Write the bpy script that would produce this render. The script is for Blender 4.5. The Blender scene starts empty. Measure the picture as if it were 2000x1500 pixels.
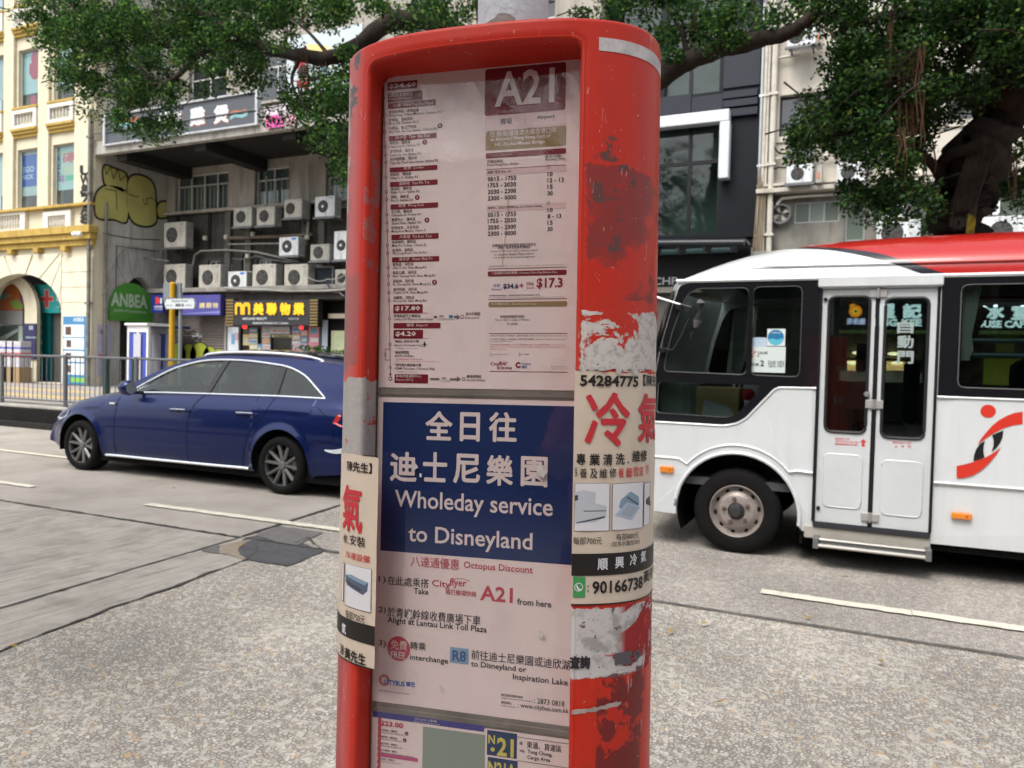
import bpy, bmesh, math, random
import numpy as np
from mathutils import Vector, Matrix
from mathutils.geometry import tessellate_polygon
random.seed(7); RNG = np.random.default_rng(11)
R_ = math.radians
scene = bpy.context.scene
COL = scene.collection

# ------------------------------------------------------------------ camera, world, sun, exposure
YAW, PITCH, ROLL, CAMZ, FPX = 0.4349096, 0.0271349, 0.0255346, 1.45, 1501.196
_cy, _sy = math.cos(YAW), math.sin(YAW)
FWD = Vector((-_sy*math.cos(PITCH), _cy*math.cos(PITCH), -math.sin(PITCH)))
_r0 = Vector((_cy, _sy, 0)); _u0 = _r0.cross(FWD)
RGT = _r0*math.cos(ROLL) + _u0*math.sin(ROLL)
UPV = RGT.cross(FWD)
CAM = Vector((0, 0, CAMZ))
cd = bpy.data.cameras.new('camera'); co = bpy.data.objects.new('camera', cd); COL.objects.link(co)
M = Matrix((RGT, UPV, -FWD)).transposed().to_4x4(); M.translation = CAM
co.matrix_world = M
cd.lens = 36*FPX/2000; cd.sensor_width = 36; cd.clip_start = 0.05; cd.clip_end = 500
cd.dof.use_dof = True; cd.dof.focus_distance = 1.08; cd.dof.aperture_fstop = 11.0
scene.camera = co

SUN_EL, SUN_AZ = R_(56), R_(196)          # overcast day, light from high above
w = bpy.data.worlds.new('World'); scene.world = w; w.use_nodes = True
nt = w.node_tree; bg = nt.nodes['Background']
sky = nt.nodes.new('ShaderNodeTexSky'); sky.sky_type = 'NISHITA'; sky.sun_disc = False
sky.sun_elevation = SUN_EL; sky.sun_rotation = SUN_AZ
sky.air_density = 1.0; sky.dust_density = 4.0; sky.ozone_density = 1.0
hs = nt.nodes.new('ShaderNodeHueSaturation'); hs.inputs['Saturation'].default_value = 0.30
nt.links.new(sky.outputs[0], hs.inputs['Color']); nt.links.new(hs.outputs[0], bg.inputs[0])
bg.inputs[1].default_value = 0.15
sl = bpy.data.lights.new('sun', 'SUN'); sl.energy = 1.2; sl.angle = R_(28); sl.color = (1.0, 0.96, 0.90)
so = bpy.data.objects.new('sun', sl); COL.objects.link(so)
# sun_rotation is measured clockwise from +Y
sd = Vector((math.sin(SUN_AZ)*math.cos(SUN_EL), math.cos(SUN_AZ)*math.cos(SUN_EL), math.sin(SUN_EL)))
so.rotation_euler = sd.to_track_quat('Z', 'Y').to_euler()
vs = scene.view_settings
vs.view_transform = 'Standard'; vs.look = 'None'; vs.gamma = 1; vs.use_curve_mapping = False
vs.exposure = 0.95
cy = scene.cycles
cy.max_bounces = 6; cy.diffuse_bounces = 3; cy.glossy_bounces = 3; cy.transmission_bounces = 4
cy.transparent_max_bounces = 12; cy.caustics_reflective = False; cy.caustics_refractive = False
cy.sample_clamp_indirect = 6
cy.use_denoising = True

# ------------------------------------------------------------------ pixel of the photograph -> point of the place
def ray(x, y):
    return FWD + RGT*((x-1000)/FPX) - UPV*((y-750)/FPX)
def at(x, y, Y):
    d = ray(x, y); return CAM + d*(Y/d.y)
def atX(x, y, X):
    d = ray(x, y); return CAM + d*(X/d.x)
def gp(x, y, z=0.0):
    d = ray(x, y); return CAM + d*((z-CAMZ)/d.z)

# ------------------------------------------------------------------ materials
MATS = {}
def mat(name, col=(.5,.5,.5), rough=.6, metal=0, vary=0, vscale=3, bump=0, bscale=40, coat=0, emit=0, spec=.5, col2=None, stain=0, sscale=1.0, alpha=None, streak=False):
    if name in MATS: return MATS[name]
    m = bpy.data.materials.new(name); m.use_nodes = True; MATS[name] = m
    t = m.node_tree; N = t.nodes; L = t.links
    b = N['Principled BSDF']
    c = (*col, 1)
    b.inputs['Base Color'].default_value = c; b.inputs['Roughness'].default_value = rough
    b.inputs['Metallic'].default_value = metal; b.inputs['Specular IOR Level'].default_value = spec if spec != .5 or rough < .3 or metal > .5 else (.12 if rough > .68 else .28)
    if coat: b.inputs['Coat Weight'].default_value = coat; b.inputs['Coat Roughness'].default_value = .05
    if emit: b.inputs['Emission Color'].default_value = c; b.inputs['Emission Strength'].default_value = emit
    if vary or bump or stain:
        tc = N.new('ShaderNodeTexCoord')
    if vary or stain:
        src = None
        n = N.new('ShaderNodeTexNoise'); n.inputs['Scale'].default_value = vscale; n.inputs['Detail'].default_value = 6; n.inputs['Roughness'].default_value = .6
        L.new(tc.outputs['Object'], n.inputs['Vector'])
        r = N.new('ShaderNodeMapRange'); r.inputs['From Min'].default_value = .3; r.inputs['From Max'].default_value = .7
        L.new(n.outputs[0], r.inputs[0])
        mx = N.new('ShaderNodeMix'); mx.data_type = 'RGBA'
        k = 1-vary
        c2 = (*col2, 1) if col2 else (col[0]*k, col[1]*k, col[2]*k, 1)
        mx.inputs[6].default_value = c; mx.inputs[7].default_value = c2
        L.new(r.outputs[0], mx.inputs[0]); out = mx.outputs[2]
        if stain:
            mp = N.new('ShaderNodeMapping'); mp.inputs['Scale'].default_value = (3.2*sscale, 3.2*sscale, .35*sscale) if streak else (sscale,)*3
            L.new(tc.outputs['Object'], mp.inputs[0])
            n2 = N.new('ShaderNodeTexNoise'); n2.inputs['Scale'].default_value = 1.0; n2.inputs['Detail'].default_value = 8; n2.inputs['Roughness'].default_value = .65
            L.new(mp.outputs[0], n2.inputs['Vector'])
            r2 = N.new('ShaderNodeMapRange'); r2.inputs['From Min'].default_value = .48; r2.inputs['From Max'].default_value = .72; r2.inputs['To Max'].default_value = stain
            L.new(n2.outputs[0], r2.inputs[0])
            m2 = N.new('ShaderNodeMix'); m2.data_type = 'RGBA'; m2.inputs[7].default_value = (col[0]*.25, col[1]*.23, col[2]*.2, 1)
            L.new(r2.outputs[0], m2.inputs[0]); L.new(out, m2.inputs[6]); out = m2.outputs[2]
        L.new(out, b.inputs['Base Color'])
    if bump:
        nb = N.new('ShaderNodeTexNoise'); nb.inputs['Scale'].default_value = bscale; nb.inputs['Detail'].default_value = 4
        L.new(tc.outputs['Object'], nb.inputs['Vector'])
        bu = N.new('ShaderNodeBump'); bu.inputs['Strength'].default_value = bump; bu.inputs['Distance'].default_value = .01
        L.new(nb.outputs[0], bu.inputs['Height']); L.new(bu.outputs[0], b.inputs['Normal'])
    return m

def glass(name, tint=(.55,.62,.6), rough=.02, refl=1.0, ior=1.5, wavy=0):
    if name in MATS: return MATS[name]
    m = bpy.data.materials.new(name); m.use_nodes = True; MATS[name] = m
    t = m.node_tree; N = t.nodes; L = t.links; N.remove(N['Principled BSDF'])
    tr = N.new('ShaderNodeBsdfTransparent'); tr.inputs[0].default_value = (*tint, 1)
    gl = N.new('ShaderNodeBsdfGlossy'); gl.inputs['Roughness'].default_value = rough; gl.inputs[0].default_value = (refl, refl, refl, 1)
    fr = N.new('ShaderNodeFresnel'); ge = N.new('ShaderNodeNewGeometry'); im = N.new('ShaderNodeMapRange'); im.inputs['To Min'].default_value = ior; im.inputs['To Max'].default_value = 1/ior; L.new(ge.outputs['Backfacing'], im.inputs[0]); L.new(im.outputs[0], fr.inputs[0])
    mx = N.new('ShaderNodeMixShader'); L.new(fr.outputs[0], mx.inputs[0]); L.new(tr.outputs[0], mx.inputs[1]); L.new(gl.outputs[0], mx.inputs[2])
    if wavy:
        tc = N.new('ShaderNodeTexCoord'); n = N.new('ShaderNodeTexNoise'); n.inputs['Scale'].default_value = wavy
        L.new(tc.outputs['Object'], n.inputs['Vector']); bu = N.new('ShaderNodeBump'); bu.inputs['Strength'].default_value = .05; bu.inputs['Distance'].default_value = .02
        L.new(n.outputs[0], bu.inputs['Height']); L.new(bu.outputs[0], gl.inputs['Normal'])
    L.new(mx.outputs[0], N['Material Output'].inputs[0])
    return m

# ------------------------------------------------------------------ mesh building
class MB:
    def __init__(s): s.v = []; s.f = []
    def add(s, vs, fs):
        o = len(s.v); s.v += [tuple(q) for q in vs]; s.f += [tuple(i+o for i in f) for f in fs]; return s
    def box(s, x0, x1, y0, y1, z0, z1, r=0):
        if r <= 0:
            vs = [(x,y,z) for z in (z0,z1) for y in (y0,y1) for x in (x0,x1)]
            return s.add(vs, [(0,2,3,1),(4,5,7,6),(0,1,5,4),(2,6,7,3),(0,4,6,2),(1,3,7,5)])
        vs = []; idx = {}
        lo = (x0,y0,z0); hi = (x1,y1,z1)
        for i in range(8):
            sg = [(i>>k)&1 for k in range(3)]
            for ax in range(3):
                p = []
                for k in range(3):
                    e = hi[k] if sg[k] else lo[k]
                    if k != ax: e += -r if sg[k] else r
                    p.append(e)
                idx[(i,ax)] = len(vs); vs.append(p)
        fs = []
        for ax in range(3):
            b, c = [k for k in range(3) if k != ax]
            for sv in (0,1):
                q = [(sv<<ax)|(u<<b)|(w_<<c) for u,w_ in ((0,0),(1,0),(1,1),(0,1))]
                fs.append([idx[(i,ax)] for i in q])
        for e in range(3):
            a, b = [k for k in range(3) if k != e]
            for u in (0,1):
                for w_ in (0,1):
                    i0 = (u<<a)|(w_<<b); i1 = i0|(1<<e)
                    fs.append([idx[(i0,a)], idx[(i1,a)], idx[(i1,b)], idx[(i0,b)]])
        for i in range(8): fs.append([idx[(i,0)], idx[(i,1)], idx[(i,2)]])
        return s.add(vs, fs)
    def quad(s, a, b, c, d): return s.add([a,b,c,d], [(0,1,2,3)])
    def tube(s, pts, r, n=8, cap=True):
        pts = [Vector(q) for q in pts]; rings = []
        rr = r if isinstance(r, (list, tuple)) else [r]*len(pts)
        up = Vector((0,0,1)); 
        for i, q in enumerate(pts):
            d = (pts[min(i+1,len(pts)-1)] - pts[max(i-1,0)]).normalized()
            a = d.cross(up); 
            if a.length < .05: a = d.cross(Vector((1,0,0)))
            a.normalize(); b = d.cross(a)
            rings.append([q + (a*math.cos(2*math.pi*k/n) + b*math.sin(2*math.pi*k/n))*rr[i] for k in range(n)])
        vs = [q for rg in rings for q in rg]; fs = []
        for i in range(len(rings)-1):
            for k in range(n):
                fs.append((i*n+k, i*n+(k+1)%n, (i+1)*n+(k+1)%n, (i+1)*n+k))
        if cap: fs.append(tuple(range(n-1,-1,-1))); fs.append(tuple((len(rings)-1)*n+k for k in range(n)))
        return s.add(vs, fs)
    def lathe(s, prof, c, axis='y', n=32, close=False):
        # prof: (radius, along-axis) pairs
        vs = []; m = len(prof)
        for k in range(n):
            a = 2*math.pi*k/n
            for r, h in prof:
                q = {'y': (r*math.cos(a), h, r*math.sin(a)), 'z': (r*math.cos(a), r*math.sin(a), h), 'x': (h, r*math.cos(a), r*math.sin(a))}[axis]
                vs.append((c[0]+q[0], c[1]+q[1], c[2]+q[2]))
        fs = []
        for k in range(n):
            for i in range(m-1 if not close else m):
                j = (i+1) % m
                fs.append((k*m+i, k*m+j, ((k+1)%n)*m+j, ((k+1)%n)*m+i))
        return s.add(vs, fs)
    def plate(s, outline, fn, thick, holes=()):
        # outline and holes are 2D loops; fn(a, b, d) places a point at depth d; a plate with real thickness
        loops = [list(outline)] + [list(h) for h in holes]
        tri = tessellate_polygon([[Vector((a,b,0)) for a,b in lp] for lp in loops])
        flat = [q for lp in loops for q in lp]; n = len(flat)
        vs = [fn(a,b,0) for a,b in flat]
        fs = [tuple(t) for t in tri]
        if thick:
            vs += [fn(a,b,thick) for a,b in flat]
            fs += [tuple(i+n for i in reversed(t)) for t in tri]
            o = 0
            for lp in loops:
                k = len(lp)
                for i in range(k):
                    j = (i+1) % k
                    fs.append((o+i, o+j, n+o+j, n+o+i))
                o += k
        return s.add(vs, fs)
    def grid(s, P, closed_u=False):
        nu = len(P); nv = len(P[0]); vs = [q for row in P for q in row]; fs = []
        for i in range(nu if closed_u else nu-1):
            for j in range(nv-1):
                i2 = (i+1) % nu
                fs.append((i*nv+j, i*nv+j+1, i2*nv+j+1, i2*nv+j))
        return s.add(vs, fs)

def link(name, me, parent=None, smooth=False, material=None):
    if material is not None and not me.materials: me.materials.append(material)
    o = bpy.data.objects.new(name, me); COL.objects.link(o)
    if parent is not None:
        o.parent = parent
        if parent.parent is None and not parent.get('_local'): o.location = -parent.location
    return o
def build(name, mb, material, parent=None, smooth=False, angle=40, fix=True, **props):
    me = bpy.data.meshes.new(name); me.from_pydata([tuple(v) for v in mb.v], [], mb.f)
    if fix:
        bm = bmesh.new(); bm.from_mesh(me); bmesh.ops.recalc_face_normals(bm, faces=bm.faces); bm.to_mesh(me); bm.free()
    if smooth:
        me.polygons.foreach_set('use_smooth', [True]*len(me.polygons))
        if angle < 180: me.set_sharp_from_angle(angle=R_(angle))
    me.materials.append(material)
    o = link(name, me, parent)
    for k, v in props.items(): o[k] = v
    return o
def npmesh(name, V, F, material, parent=None, colors=None, smooth=False):
    me = bpy.data.meshes.new(name); n = len(V); k = F.shape[1]; m = len(F)
    me.vertices.add(n); me.vertices.foreach_set('co', np.asarray(V, np.float32).ravel())
    me.loops.add(m*k); me.loops.foreach_set('vertex_index', F.astype(np.int32).ravel())
    me.polygons.add(m); me.polygons.foreach_set('loop_start', np.arange(0, m*k, k, dtype=np.int32))
    if smooth: me.polygons.foreach_set('use_smooth', np.ones(m, bool))
    me.update(calc_edges=True)
    if colors is not None:
        ca = me.color_attributes.new('tint', 'FLOAT_COLOR', 'POINT'); ca.data.foreach_set('color', colors.astype(np.float32).ravel())
    me.materials.append(material)
    return link(name, me, parent)
def tag(o, label, cat, group=None):
    o['label'] = label; o['category'] = cat
    if group: o['group'] = group
    return o
def thing(name, label, cat, loc=(0,0,0), group=None):
    o = bpy.data.objects.new(name, None); COL.objects.link(o); o.location = loc; o.empty_display_size = .1
    return tag(o, label, cat, group)
def struct(name, mb, m, **k):
    o = build(name, mb, m, **k); o['kind'] = 'structure'; return o
def dup(o, dloc, label=None, group=None):
    kids = {}
    for c in bpy.data.objects:
        if c.parent is not None: kids.setdefault(c.parent, []).append(c)
    def rec(a, par):
        b = a.copy(); COL.objects.link(b); b.parent = par
        for c in kids.get(a, []): rec(c, b)
        return b
    r = rec(o, None); r.location = Vector(o.location) + Vector(dloc)
    if label: r['label'] = label
    if group: r['group'] = group
    return r

# ------------------------------------------------------------------ surfaces that carry print
class Plane_:                       # facade of constant Y; (s,t) = (X, Z)
    def __init__(s, Y, sign=-1): s.Y = Y; s.g = sign
    def inv(s, x, y): q = at(x, y, s.Y); return q.x, q.z
    def fwd(s, a, b, d=0): return Vector((a, s.Y + s.g*d, b))
class PlaneX:                       # wall of constant X facing +X; (s,t) = (Y, Z)
    def __init__(s, X): s.X = X
    def inv(s, x, y): q = atX(x, y, s.X); return q.y, q.z
    def fwd(s, a, b, d=0): return Vector((s.X + d, a, b))
PR = Matrix(((0.984617771,-0.173292359,-0.022307011),(0.173926809,0.984282853,0.030606092),(0.016652607,-0.034015089,0.999282575)))
PC = Vector((-0.517783888, 0.987549895, 1.412792387))
def loc_ray(x, y):
    return PR.transposed() @ (CAM-PC), PR.transposed() @ ray(x, y)
class Panel:                        # the recessed panel of the stop sign, local (u, w), v towards the back
    def __init__(s, v): s.v = v
    def inv(s, x, y):
        o, d = loc_ray(x, y); k = (s.v-o.y)/d.y; q = o + d*k; return q.x, q.z
    def fwd(s, a, b, d=0): return Vector((a, s.v - d, b))
EA, EB, EU, EV, EE, PTOP = .2386, .1339, .0137, .0654, 2.59, .4987
def ell(th, off=0.0):
    c, sn = math.cos(th), math.sin(th)
    u = EA*math.copysign(abs(c)**(2/EE), c); v = EB*math.copysign(abs(sn)**(2/EE), sn)
    nx = math.copysign(abs(u/EA)**(EE-1), u)/EA; ny = math.copysign(abs(v/EB)**(EE-1), v)/EB
    l = math.hypot(nx, ny) or 1
    return EU+u+off*nx/l, EV+v+off*ny/l
# arc length table of the front half, from the left (u min) over the front (v min) to the right
_th = np.concatenate([np.linspace(math.pi, 2*math.pi, 1201)])
_p = np.array([ell(t) for t in _th]); _s = np.concatenate([[0], np.cumsum(np.hypot(*np.diff(_p, axis=0).T))])
class Column:                       # curved flank of the stop sign; s = arc length from the left extreme
    def inv(s, x, y):
        o, d = loc_ray(x, y); best = None
        # march along the ray until the superellipse is met
        k0, k1 = .6, 1.35
        f = lambda k: abs((o.x+d.x*k-EU)/EA)**EE + abs((o.y+d.y*k-EV)/EB)**EE - 1
        ks = np.linspace(k0, k1, 400); fs = [f(k) for k in ks]
        j = next((i for i in range(1, 400) if fs[i] <= 0), None)
        if j is None: k = ks[int(np.argmin(fs))]
        else:
            a, b = ks[j-1], ks[j]
            for _ in range(30):
                m = (a+b)/2
                if f(m) > 0: a = m
                else: b = m
            k = b
        q = o + d*k
        i = int(np.argmin((_p[:,0]-q.x)**2 + (_p[:,1]-q.y)**2))
        return float(_s[i]), q.z
    def fwd(s, a, b, d=0):
        th = float(np.interp(a, _s, _th))
        u, v = ell(th, d); return Vector((u, v, b))

_tcache = {}
def glyphs(body, bold=0.0, res=2):
    k = (body, bold, res)
    if k in _tcache: return _tcache[k]
    plain = all(ord(ch) < 256 for ch in body)
    c = bpy.data.curves.new('lettering', 'FONT'); c.body = body; c.resolution_u = res; c.offset = bold if plain else 0; c.fill_mode = 'FRONT'
    o = bpy.data.objects.new('lettering', c); COL.objects.link(o)
    me = bpy.data.meshes.new_from_object(o)
    v = np.array([(q.co.x, q.co.y) for q in me.vertices]) if len(me.vertices) else np.zeros((1,2))
    f = [tuple(p.vertices) for p in me.polygons]
    bpy.data.objects.remove(o); bpy.data.curves.remove(c); bpy.data.meshes.remove(me)
    lay = np.zeros(len(v))
    if bold and not plain:          # heavier strokes: the same glyphs set again, shifted by a hair
        n = len(v); V = []; Fs = []; Ls = []
        for i, (dx, dy) in enumerate(((0,0),(1,0),(-1,0),(0,1),(0,-1),(.7,.7),(-.7,-.7),(.7,-.7),(-.7,.7))[:9 if bold > .015 else 3]):
            V.append(v + np.array([dx, dy])*bold); Fs += [tuple(q+i*n for q in g) for g in f]; Ls.append(np.full(n, i))
        v = np.concatenate(V); f = Fs; lay = np.concatenate(Ls)
    mn, mx = v.min(0), v.max(0); v = (v-mn)/np.maximum(mx-mn, 1e-6)
    v = np.column_stack([v, lay*1.5e-5])
    _tcache[k] = (v, f); return v, f

class Print:
    """flat print on a surface, gathered by colour; each colour of a sheet becomes one mesh"""
    def __init__(s, surf, base=.0003): s.S = surf; s.base = base; s.d = {}
    def mb(s, m): return s.d.setdefault(m.name, (m, MB()))[1]
    def text(s, body, x0, yb, x1, h, m, bold=0.0, lift=.0004, res=2, bend=False, right=None):
        """ink box: left x0, bottom edge yb (at the left), right x1, height h, all in photo pixels"""
        v, f = glyphs(body, bold, res)
        a0, b0 = s.S.inv(x0, yb); a1, _ = s.S.inv(x1, yb if right is None else right); _, b1 = s.S.inv(x0, yb-h)
        if right is not None: _, br = s.S.inv(x1, right)
        V = [(a0+(a1-a0)*p[0], b0+(b1-b0)*p[1], p[2]) for p in v]
        s.flat(V, f, m, lift, bend)
    def flat(s, V, f, m, lift=.0004, bend=False):
        if bend:
            bm = bmesh.new(); vv = [bm.verts.new((q[0], q[1], q[2] if len(q) > 2 else 0)) for q in V]
            for q in f:
                try: bm.faces.new([vv[i] for i in q])
                except ValueError: pass
            a0 = min(q[0] for q in V); a1 = max(q[0] for q in V); k = a0
            while k < a1:
                bmesh.ops.bisect_plane(bm, geom=bm.verts[:]+bm.edges[:]+bm.faces[:], plane_co=(k,0,0), plane_no=(1,0,0)); k += .006
            bm.verts.index_update(); V = [tuple(q.co) for q in bm.verts]; f = [tuple(x.index for x in q.verts) for q in bm.faces]; bm.free()
        s.mb(m).add([s.S.fwd(q[0], q[1], s.base+lift+(q[2] if len(q) > 2 else 0)) for q in V], f)
    def rect(s, x0, yt, yb, x1, m, lift=.0002, r=0, bend=False):
        a0, b0 = s.S.inv(x0, yb); _, b1 = s.S.inv(x0, yt); a1, _ = s.S.inv(x1, yb)
        if r:
            pts = []
            for cx, cy_, t0 in ((a1-r, b0+r, -90), (a1-r, b1-r, 0), (a0+r, b1-r, 90), (a0+r, b0+r, 180)):
                for k in range(4): t = R_(t0+30*k); pts.append((cx+r*math.cos(t), cy_+r*math.sin(t)))
        else: pts = [(a0,b0),(a1,b0),(a1,b1),(a0,b1)]
        s.flat(pts, [tuple(range(len(pts)))], m, lift, bend)
    def poly(s, px, m, lift=.0003, bend=False):
        P = [s.S.inv(x, y) for x, y in px]
        tri = tessellate_polygon([[Vector((a,b,0)) for a,b in P]])
        s.flat(P, [tuple(t) for t in tri], m, lift, bend)
    def disc(s, x, y, rpx, m, lift=.0003, inner=0, n=20):
        a, b = s.S.inv(x, y); a1, _ = s.S.inv(x+rpx, y); r = abs(a1-a)
        out = [(a+r*math.cos(2*math.pi*k/n), b+r*math.sin(2*math.pi*k/n)) for k in range(n)]
        if inner:
            q = r*inner; out += [(a+q*math.cos(2*math.pi*k/n), b+q*math.sin(2*math.pi*k/n)) for k in range(n)]
            s.flat(out, [(k, (k+1)%n, n+(k+1)%n, n+k) for k in range(n)], m, lift)
        else: s.flat(out, [tuple(range(n))], m, lift)
    def line(s, pts, wpx, m, lift=.0003):
        P = [Vector((*s.S.inv(x, y), 0)) for x, y in pts]
        a0, _ = s.S.inv(pts[0][0], pts[0][1]); a1, _ = s.S.inv(pts[0][0]+wpx, pts[0][1]); h = abs(a1-a0)/2
        for i in range(len(P)-1):
            d = (P[i+1]-P[i]); 
            if d.length < 1e-9: continue
            d.normalize(); n = Vector((-d.y, d.x, 0))*h; e = d*h*.5
            s.flat([((P[i]-e+n).x, (P[i]-e+n).y), ((P[i]-e-n).x, (P[i]-e-n).y), ((P[i+1]+e-n).x, (P[i+1]+e-n).y), ((P[i+1]+e+n).x, (P[i+1]+e+n).y)], [(0,1,2,3)], m, lift)
    def done(s, parent, name='lettering'):
        for m, mb in s.d.values():
            if mb.f: build(name, mb, m, parent, fix=False, kind='stuff')
        s.d = {}
# ------------------------------------------------------------------ shared materials
WHITE = mat('white_paint', (.78,.78,.77), .35, vary=.06, vscale=4)
BLACK = mat('black_plastic', (.012,.012,.014), .35)
RUBBER = mat('rubber', (.010,.0098,.0098), .8, bump=.2, bscale=60, vary=.3, vscale=14)
STEEL = mat('steel', (.55,.56,.57), .35, metal=.9, vary=.15, vscale=9)
GREYM = mat('grey_metal', (.16,.165,.17), .45, metal=.2, vary=.2, vscale=8)
INK = mat('black_ink', (.035,.028,.03), .55)
CLEAR = glass('clear_window', (.82,.86,.85), .01)
DARKGL = mat('dark_window_glass', (.02,.026,.028), .04, spec=.9)
CONC = mat('weathered_concrete', (.36,.34,.31), .85, vary=.35, vscale=2.5, stain=.75, sscale=1.0, streak=True, bump=.3, bscale=30)

def road_mat(name, stone, mortar, scale, dark=.0, rough=.8, dens=.5):
    m = bpy.data.materials.new(name); m.use_nodes = True; MATS[name] = m
    t = m.node_tree; N = t.nodes; L = t.links; b = N['Principled BSDF']
    tc = N.new('ShaderNodeTexCoord')
    wn = N.new('ShaderNodeTexNoise'); wn.inputs['Scale'].default_value = 9; L.new(tc.outputs['Object'], wn.inputs['Vector'])
    sc = N.new('ShaderNodeVectorMath'); sc.operation = 'SCALE'; sc.inputs['Scale'].default_value = .05; L.new(wn.outputs['Color'], sc.inputs[0])
    ad = N.new('ShaderNodeVectorMath'); ad.operation = 'ADD'; L.new(tc.outputs['Object'], ad.inputs[0]); L.new(sc.outputs[0], ad.inputs[1])
    vo = N.new('ShaderNodeTexVoronoi'); vo.voronoi_dimensions = '2D'; vo.inputs['Scale'].default_value = scale; L.new(ad.outputs[0], vo.inputs['Vector'])
    ve = N.new('ShaderNodeTexVoronoi'); ve.voronoi_dimensions = '2D'; ve.feature = 'DISTANCE_TO_EDGE'; ve.inputs['Scale'].default_value = scale; L.new(ad.outputs[0], ve.inputs['Vector'])
    big = N.new('ShaderNodeTexNoise'); big.inputs['Scale'].default_value = 1.3; big.inputs['Detail'].default_value = 7; L.new(tc.outputs['Object'], big.inputs['Vector'])
    # stone where far enough from the edge; the threshold wanders per cell and per patch
    sep = N.new('ShaderNodeSeparateColor'); L.new(vo.outputs['Color'], sep.inputs[0])
    th = N.new('ShaderNodeMath'); th.operation = 'MULTIPLY_ADD'; th.inputs[1].default_value = .34; th.inputs[2].default_value = -.08; L.new(sep.outputs[0], th.inputs[0])
    th2 = N.new('ShaderNodeMath'); th2.operation = 'MULTIPLY_ADD'; th2.inputs[1].default_value = dens; L.new(big.outputs[0], th2.inputs[0]); L.new(th.outputs[0], th2.inputs[2])
    s0 = N.new('ShaderNodeMath'); s0.operation = 'SUBTRACT'; L.new(ve.outputs['Distance'], s0.inputs[0])
    k = N.new('ShaderNodeMath'); k.operation = 'SUBTRACT'; k.inputs[1].default_value = .22; L.new(th2.outputs[0], k.inputs[0]); L.new(k.outputs[0], s0.inputs[1])
    mr = N.new('ShaderNodeMapRange'); mr.inputs['From Min'].default_value = 0; mr.inputs['From Max'].default_value = .06; L.new(s0.outputs[0], mr.inputs[0])
    cr = N.new('ShaderNodeValToRGB'); L.new(sep.outputs[1], cr.inputs[0])
    e = cr.color_ramp.elements; e[0].color = (stone[0]*.6, stone[1]*.58, stone[2]*.56, 1); e[1].color = (*stone, 1); e[1].position = .5
    q = e.new(.93); q.color = (stone[0]*1.1, stone[1]*1.1, stone[2]*1.1, 1)
    q = e.new(.985); q.color = (stone[0]*.9, stone[1]*.68, stone[2]*.45, 1)
    q = e.new(.75); q.color = (stone[0]*.8, stone[1]*.82, stone[2]*.86, 1)
    fn = N.new('ShaderNodeTexNoise'); fn.inputs['Scale'].default_value = 130; fn.inputs['Detail'].default_value = 3; L.new(tc.outputs['Object'], fn.inputs['Vector'])
    mo = N.new('ShaderNodeMix'); mo.data_type = 'RGBA'; mo.inputs[6].default_value = (mortar[0]*.65, mortar[1]*.65, mortar[2]*.65, 1); mo.inputs[7].default_value = (mortar[0]*1.35, mortar[1]*1.35, mortar[2]*1.35, 1); L.new(fn.outputs[0], mo.inputs[0])
    mx = N.new('ShaderNodeMix'); mx.data_type = 'RGBA'; L.new(mr.outputs[0], mx.inputs[0]); L.new(mo.outputs[2], mx.inputs[6]); L.new(cr.outputs[0], mx.inputs[7])
    # worn, dirtier patches
    dn = N.new('ShaderNodeTexNoise'); dn.inputs['Scale'].default_value = .7; dn.inputs['Detail'].default_value = 8; dn.inputs['Roughness'].default_value = .6; L.new(tc.outputs['Object'], dn.inputs['Vector'])
    dr = N.new('ShaderNodeMapRange'); dr.inputs['From Min'].default_value = .35; dr.inputs['From Max'].default_value = .7; dr.inputs['To Min'].default_value = 1.08; dr.inputs['To Max'].default_value = .68-dark; L.new(dn.outputs[0], dr.inputs[0])
    mm = N.new('ShaderNodeVectorMath'); mm.operation = 'SCALE'; L.new(mx.outputs[2], mm.inputs[0]); L.new(dr.outputs[0], mm.inputs['Scale'])
    L.new(mm.outputs[0], b.inputs['Base Color']); b.inputs['Roughness'].default_value = rough
    ms = N.new('ShaderNodeMath'); ms.operation = 'ADD'; L.new(mr.outputs[0], ms.inputs[0]); L.new(fn.outputs[0], ms.inputs[1])
    bu = N.new('ShaderNodeBump'); bu.inputs['Strength'].default_value = .45; bu.inputs['Distance'].default_value = .004; L.new(ms.outputs[0], bu.inputs['Height']); L.new(bu.outputs[0], b.inputs['Normal'])
    return m
AGG = road_mat('exposed_aggregate_concrete', (.56,.515,.445), (.235,.215,.192), 54)
AGG2 = road_mat('fine_aggregate_asphalt', (.49,.45,.395), (.235,.216,.197), 64, dark=.03)

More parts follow.
